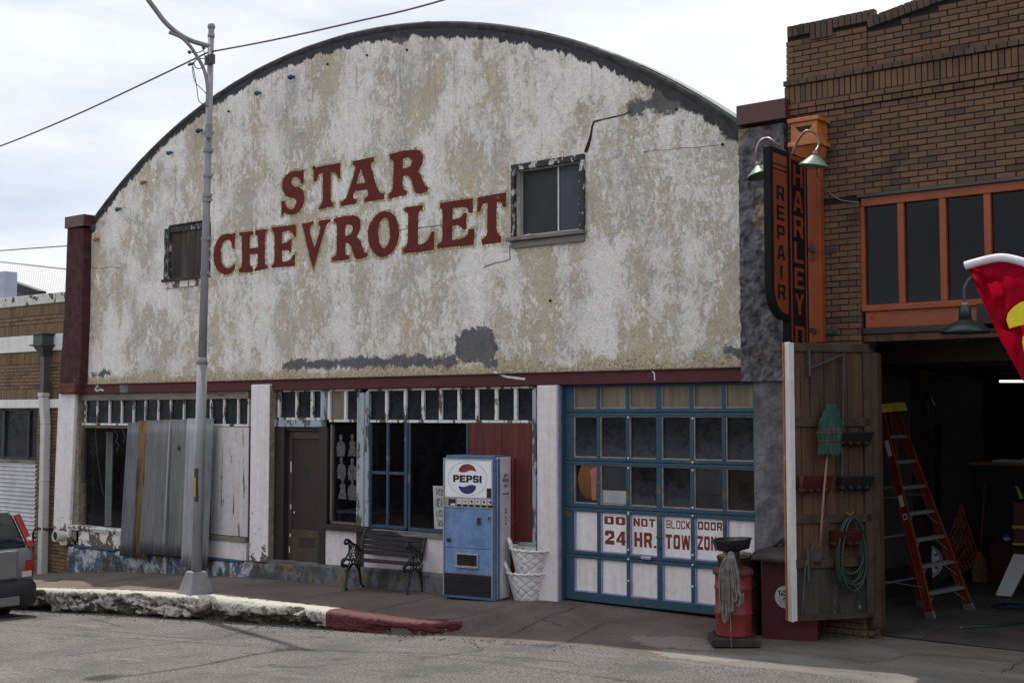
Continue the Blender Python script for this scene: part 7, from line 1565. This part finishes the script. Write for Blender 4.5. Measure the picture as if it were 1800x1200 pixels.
b.grid(lambda u, v: (NX0 + (xo - .0 - NX0) * u + (.01 * math.sin(v * 70) if u > .9 else 0), .0 - .018 * math.sin(v * nw * 2 * math.pi), z0 + (z1 - z0) * v), 6, nw * 10); part('corrugated_siding', b, M['corrwhite'], NB, smooth=True)
b = MB()
for j in range(nw): 
    for px in (10, 26, 62): b.box(F(px, 870).x - .01, F(px, 870).x + .01, -.024, -.015, z0 + (z1 - z0) * (j + .70) / nw, z0 + (z1 - z0) * (j + .78) / nw) if (j + px) % 3 == 0 else None
part('siding_nail', b, M['darksteel'], NB)
b = MB(); b.box(NX0, NX1 - .1, .35, 9, lev['cap1'] - .25, lev['cap1'] - .2); b.box(NX0, NX0 + .2, .3, 9, -1, lev['cap1'] - .25); part('roof', b, M['tar'], NB); b = MB(); b.box(NX0, NX1, .2, .25, -1, lev['cap0']); part('inner_lining', b, M['dark'], NB)
# its rainwater head and pipe
q = F(75, 605, -.25); DP = thing('downspout', 'dark hopper above a white downspout on the tan brick shop', 'downspout', (q.x, -.15, -.6))
hx0, hx1 = F(58, 600, -.28).x, F(74, 600, -.28).x; z1, zm_, z2 = F(65, 588, -.28).z, F(65, 605, -.28).z, F(65, 626, -.2).z
b = MB(); b.box(hx0, hx1, -.28, -.04, zm_, z1); b.box(hx0 - .05, hx1 + .05, -.33, -.03, z1, z1 + .03); b.box(hx0 - .05, hx1 + .05, -.33, -.03, zm_ - .03, zm_); m_ = (hx0 + hx1) / 2
b.hexa([(m_ - .06, -.18, z2), (m_ + .06, -.18, z2), (m_ + .06, -.05, z2), (m_ - .06, -.05, z2), (hx0, -.28, zm_ - .032), (hx1, -.28, zm_ - .032), (hx1, -.04, zm_ - .032), (hx0, -.04, zm_ - .032)]); part('hopper', b, plain('dark_grey_zinc', (.06, .065, .068), .5), DP, bevel=.006)
zk_ = F(72, 692, -.15).z; b = MB(); b.box(m_ - .055, m_ + .055, -.17, -.06, zk_, z2 - .003); part('upper_pipe', b, plain('dark_zinc_pipe', (.075, .08, .085), .5), DP)
b = MB(); zk2 = F(76, 745, -.15).z; b.hexa([(m_ + .02, -.20, zk2), (m_ + .16, -.20, zk2), (m_ + .16, -.06, zk2), (m_ + .02, -.06, zk2), (m_ - .07, -.20, zk_ - .06), (m_ + .07, -.20, zk_ - .06), (m_ + .07, -.06, zk_ - .06), (m_ - .07, -.06, zk_ - .06)]); b.box(m_ - .085, m_ + .085, -.21, -.05, zk_ - .055, zk_ + .02); b.box(m_ + .02, m_ + .16, -.199, -.061, zw(m_) - .02, zk2 - .002); b.box(m_ + .01, m_ + .17, -.21, -.05, F(75, 845, -.15).z, F(75, 845, -.15).z + .02); part('white_pipe', b, plain('white_painted_pipe', (.52, .53, .52), .5, .1, 4, .05, dirt=(.3, .28, .25), dirt_amt=.1), DP, bevel=.01)
RL = thing('railing', 'black pipe railing beside the white downspout', 'railing', F(60, 1000, -.2)); q1, q2 = F(58, 1002, -.25), F(58, 936, -.25); q3, q4 = F(62, 928, -.25), F(95, 930, -.05); b = MB(); b.tube([q1, q2, q3, q4], .022, 8); part('rail', b, M['black'], RL, smooth=True)
# ------------------------------------------------------------------ white roofed shed behind
BR_ = thing('shed', 'pale blue shed with white metal roof behind the tan shop', 'building', (-30, 12, -1))
r0, r1, e0, e1 = F(-60, 455, 16), F(175, 481, 16), F(-60, 480, 9), F(160, 552, 9)
b = MB()
def rf(u, v): p = e0.lerp(e1, u).lerp(r0.lerp(r1, u), v); return p + Vector((0, 0, .02 * (1 if (u * 60) % 1 < .12 else 0)))
b.grid(rf, 240, 2); part('roof', b, M['roofwhite'], BR_, solid=.02)
b = MB(); b.tube([r0 + Vector((0, 0, .03)), r1 + Vector((0, 0, .03))], .05, 6); part('ridge_cap', b, M['galv'], BR_)
gA, gB = F(0, 474, 6), F(8, 480, 6); b = MB(); b.box(gA.x - 2, gB.x, 6.0, 6.4, -1, F(4, 477, 6).z); part('chimney_wall', b, M['bluefascia'], BR_)
b = MB(); b.prism([(F(4, 497, 7.5).x, F(4, 497, 7.5).z), (F(72, 518, 7.5).x, F(72, 518, 7.5).z), (F(72, 560, 7.5).x, F(72, 560, 7.5).z), (F(4, 560, 7.5).x, F(4, 560, 7.5).z)], 7.5, 7.7); part('gable_wall', b, plain('grey_blue_boards', (.17, .19, .23), .8), BR_)
b = MB(); p, q = F(4, 493, 7.3), F(74, 518, 7.3); b.beam(p, q, .22, .25, (0, 1, 0)); part('barge_board', b, M['darkbrown'], BR_)
# ------------------------------------------------------------------ parked wagon at the left edge: its rear end shows
CX, CYc, CZ = -18.12, -3.32, zr(-19.5)
CAR = thing('parked_car', 'silver station wagon parked at the kerb, rear end showing', 'car', (CX, CYc, CZ)); CAR.scale = (1.05, 1.05, 1.15)
def cpart(nm, b, m, **k): return part(nm, b, M[m] if isinstance(m, str) else m, CAR, local=True, **k)
HWd = .90
def hull(secs, n=12):   # sections: (x, half width, z0, z1, round)
    mb = MB(); rings = []
    for x, hw, z0, z1, r in secs:
        ring = []
        for cx_, cz_, a0_ in ((hw - r, z1 - r, 0), (-hw + r, z1 - r, 90), (-hw + r, z0 + r, 180), (hw - r, z0 + r, 270)):
            for k in range(4): a = R(a0_ + 30 * k); ring.append((x, cx_ + r * math.cos(a), cz_ + r * math.sin(a)))
        rings.append(ring)
    N = len(rings[0]); vs = [p for r_ in rings for p in r_]
    fs = [(i * N + k, i * N + (k + 1) % N, (i + 1) * N + (k + 1) % N, (i + 1) * N + k) for i in range(len(rings) - 1) for k in range(N)] + [tuple(range(N - 1, -1, -1)), tuple((len(rings) - 1) * N + k for k in range(N))]
    return mb.add(vs, fs)
b = hull([(-4.6, .70, .35, .68, .08), (-4.45, .86, .28, .80, .1), (-3.6, .91, .25, .96, .1), (-2.9, .92, .25, 1.00, .1), (-1.2, .92, .28, 1.02, .1), (-.35, .90, .38, 1.03, .1), (-.10, .86, .45, 1.02, .1), (-.04, .80, .50, .99, .08)]); cpart('body', b, 'carsilver', smooth=True)
b = hull([(-3.15, .70, .98, 1.0, .01), (-2.3, .68, .97, 1.46, .1), (-1.6, .69, .97, 1.54, .12), (-.75, .68, .97, 1.53, .12), (-.32, .66, .97, 1.46, .12), (-.09, .72, .97, 1.06, .03)]); cpart('cabin', b, 'carglass', smooth=True)
b = MB(); b.grid(lambda u, v: (-2.4 + 2.05 * u, -.66 + 1.32 * v, 1.475 + .085 * math.sin(math.pi * min(1, u * .8 + .25)) - .10 * abs(2 * v - 1) ** 4), 16, 14); cpart('roof_skin', b, 'carsilver', smooth=True, solid=.02)
for s_ in (-1, 1):
    b = MB(); b.beam((-.33, s_ * .70, 1.44), (-.07, s_ * .80, 1.01), .05, .10, (0, 1, 0)); cpart('tail_light', b, 'carlight', bevel=.012); b = MB(); b.beam((-1.5, s_ * .69, 1.0), (-1.45, s_ * .675, 1.5), .06, .05); cpart('pillar', b, 'carblack', bevel=.015)
    b = MB(); b.hexa([(-.18, s_ * .66 - (0 if s_ > 0 else .19), .62), (-.015, s_ * .64 - (0 if s_ > 0 else .17), .62), (-.015, s_ * .64 + (.17 if s_ > 0 else 0), .62), (-.18, s_ * .66 + (.22 if s_ > 0 else 0), .62), (-.20, s_ * .70 - (0 if s_ > 0 else .15), .98), (-.055, s_ * .70 - (0 if s_ > 0 else .13), .98), (-.055, s_ * .70 + (.13 if s_ > 0 else 0), .98), (-.20, s_ * .70 + (.18 if s_ > 0 else 0), .98)])
    tl = cpart('tail_light', b, 'carlight', bevel=.015)
    b = MB(); b.box(-.12, -.004, s_ * .70 - .07, s_ * .70 + .075, .625, .70); part('reverse_lamp', b, M['carclear'], tl, local=True); b = MB(); b.obox((-.11, s_ * .775, 1.10), (.015, 0, -.02), (0, .035, 0), (.03, 0, .03)); part('reverse_lamp', b, M['carclear'], tl, local=True)
    b = MB(); b.tube([(-2.3, s_ * .60, 1.54), (-1.5, s_ * .61, 1.60), (-.7, s_ * .60, 1.56)], .022, 8); cpart('roof_rail', b, 'carblack', smooth=True)
b = MB(); b.add([(-.375, -.60, 1.42), (-.375, .60, 1.42), (-.085, .66, 1.04), (-.085, -.66, 1.04)], [(0, 1, 2, 3)]); cpart('rear_window', b, 'carglass', solid=.012)
b = MB(); b.obox((-.42, 0, 1.475), (.07, 0, -.008), (0, .60, 0), (0, 0, .014)); cpart('spoiler', b, 'carsilver', bevel=.01)
b = MB(); b.box(-.10, .0, -.56, .56, .60, .99); cpart('tailgate', b, 'carsilver', bevel=.03)
b = MB(); b.box(-.02, .006, -.26, .26, .74, .88); cpart('number_plate', b, 'prtwhite')
b = hull([(-.45, .90, .24, .60, .07), (-.15, .89, .22, .60, .08), (.06, .82, .24, .58, .1), (.13, .70, .28, .54, .1)]); cpart('bumper', b, 'carblack', smooth=True)
b = MB(); b.box(.08, .137, -.45, .52, .27, .40); cpart('skid_plate', b, 'carsilver', bevel=.02)
for x in (-.95, -3.75):
    for s_ in (-1, 1):
        c = (x, s_ * .80, .335); b = MB(); b.lathe(c, [(.20, -.10), (.30, -.11), (.335, -.07), (.335, .07), (.30, .11), (.20, .10)], 28, False, axis=(0, 1, 0)); wl = cpart('wheel', b, 'rubber', smooth=True); b = MB(); b.lathe(c, [(.20, -.09), (.20, .09)], 20, axis=(0, 1, 0)); part('rim', b, M['chrome'], wl, local=True)
# ------------------------------------------------------------------ low shop fronts across the street, behind the camera: unseen, added to darken the glass, sized for facade light
OB = thing('unseen_shop_row', 'unseen row of low brick shops across the street, added for the window reflections', 'building', (-12, -21, 0))
hts = [4.2, 5.0, 3.9, 4.6, 5.2, 4.1]
for i, h in enumerate(hts):
    x0 = -52 + i * 12.5; b = MB(); zb_ = zr(x0) - 1; b.box(x0, x0 + 12.4, -32, -20 - .15 * (i % 2), zb_, h + zr(x0 + 6)); part('wall', b, M['mortar'] if i % 3 == 1 else plain('far_brick_%d' % i, [(.16, .10, .07), (.2, .18, .15), (.12, .07, .05)][i % 3], .9), OB)
    for j in range(4): b = MB(); b.box(x0 + .8 + j * 2.9, x0 + 3.0 + j * 2.9, -19.97, -19.9, zr(x0 + 6) + .6, zr(x0 + 6) + 2.6); part('window', b, M['dirtyglass2'], OB)
# litter and pebbles scattered on the paving
b = MB(); rnd = random.Random(21)
for i in range(420):
    if i % 5 == 0: x = rnd.uniform(-9.6, -3.8); y = rnd.uniform(-2.3, .0)
    else: x = rnd.uniform(-20, -8); y = -2.06 - abs(rnd.gauss(0, .16))
    z = (pave(x, y) if y > -2 else zr(x) + .01) + .012; s_ = rnd.uniform(.003, .009) * (.7 if i % 5 == 0 else 1)
    b.obox((x, y, z), (s_, s_ * .4, 0), (-s_ * .3, s_ * .8, 0), (0, 0, s_ * .6))
st = struct('gravel', b, M['cement']); st['kind'] = 'stuff'; tag(st, 'small grit and leaf crumbs scattered along the kerb and driveway', 'grit')
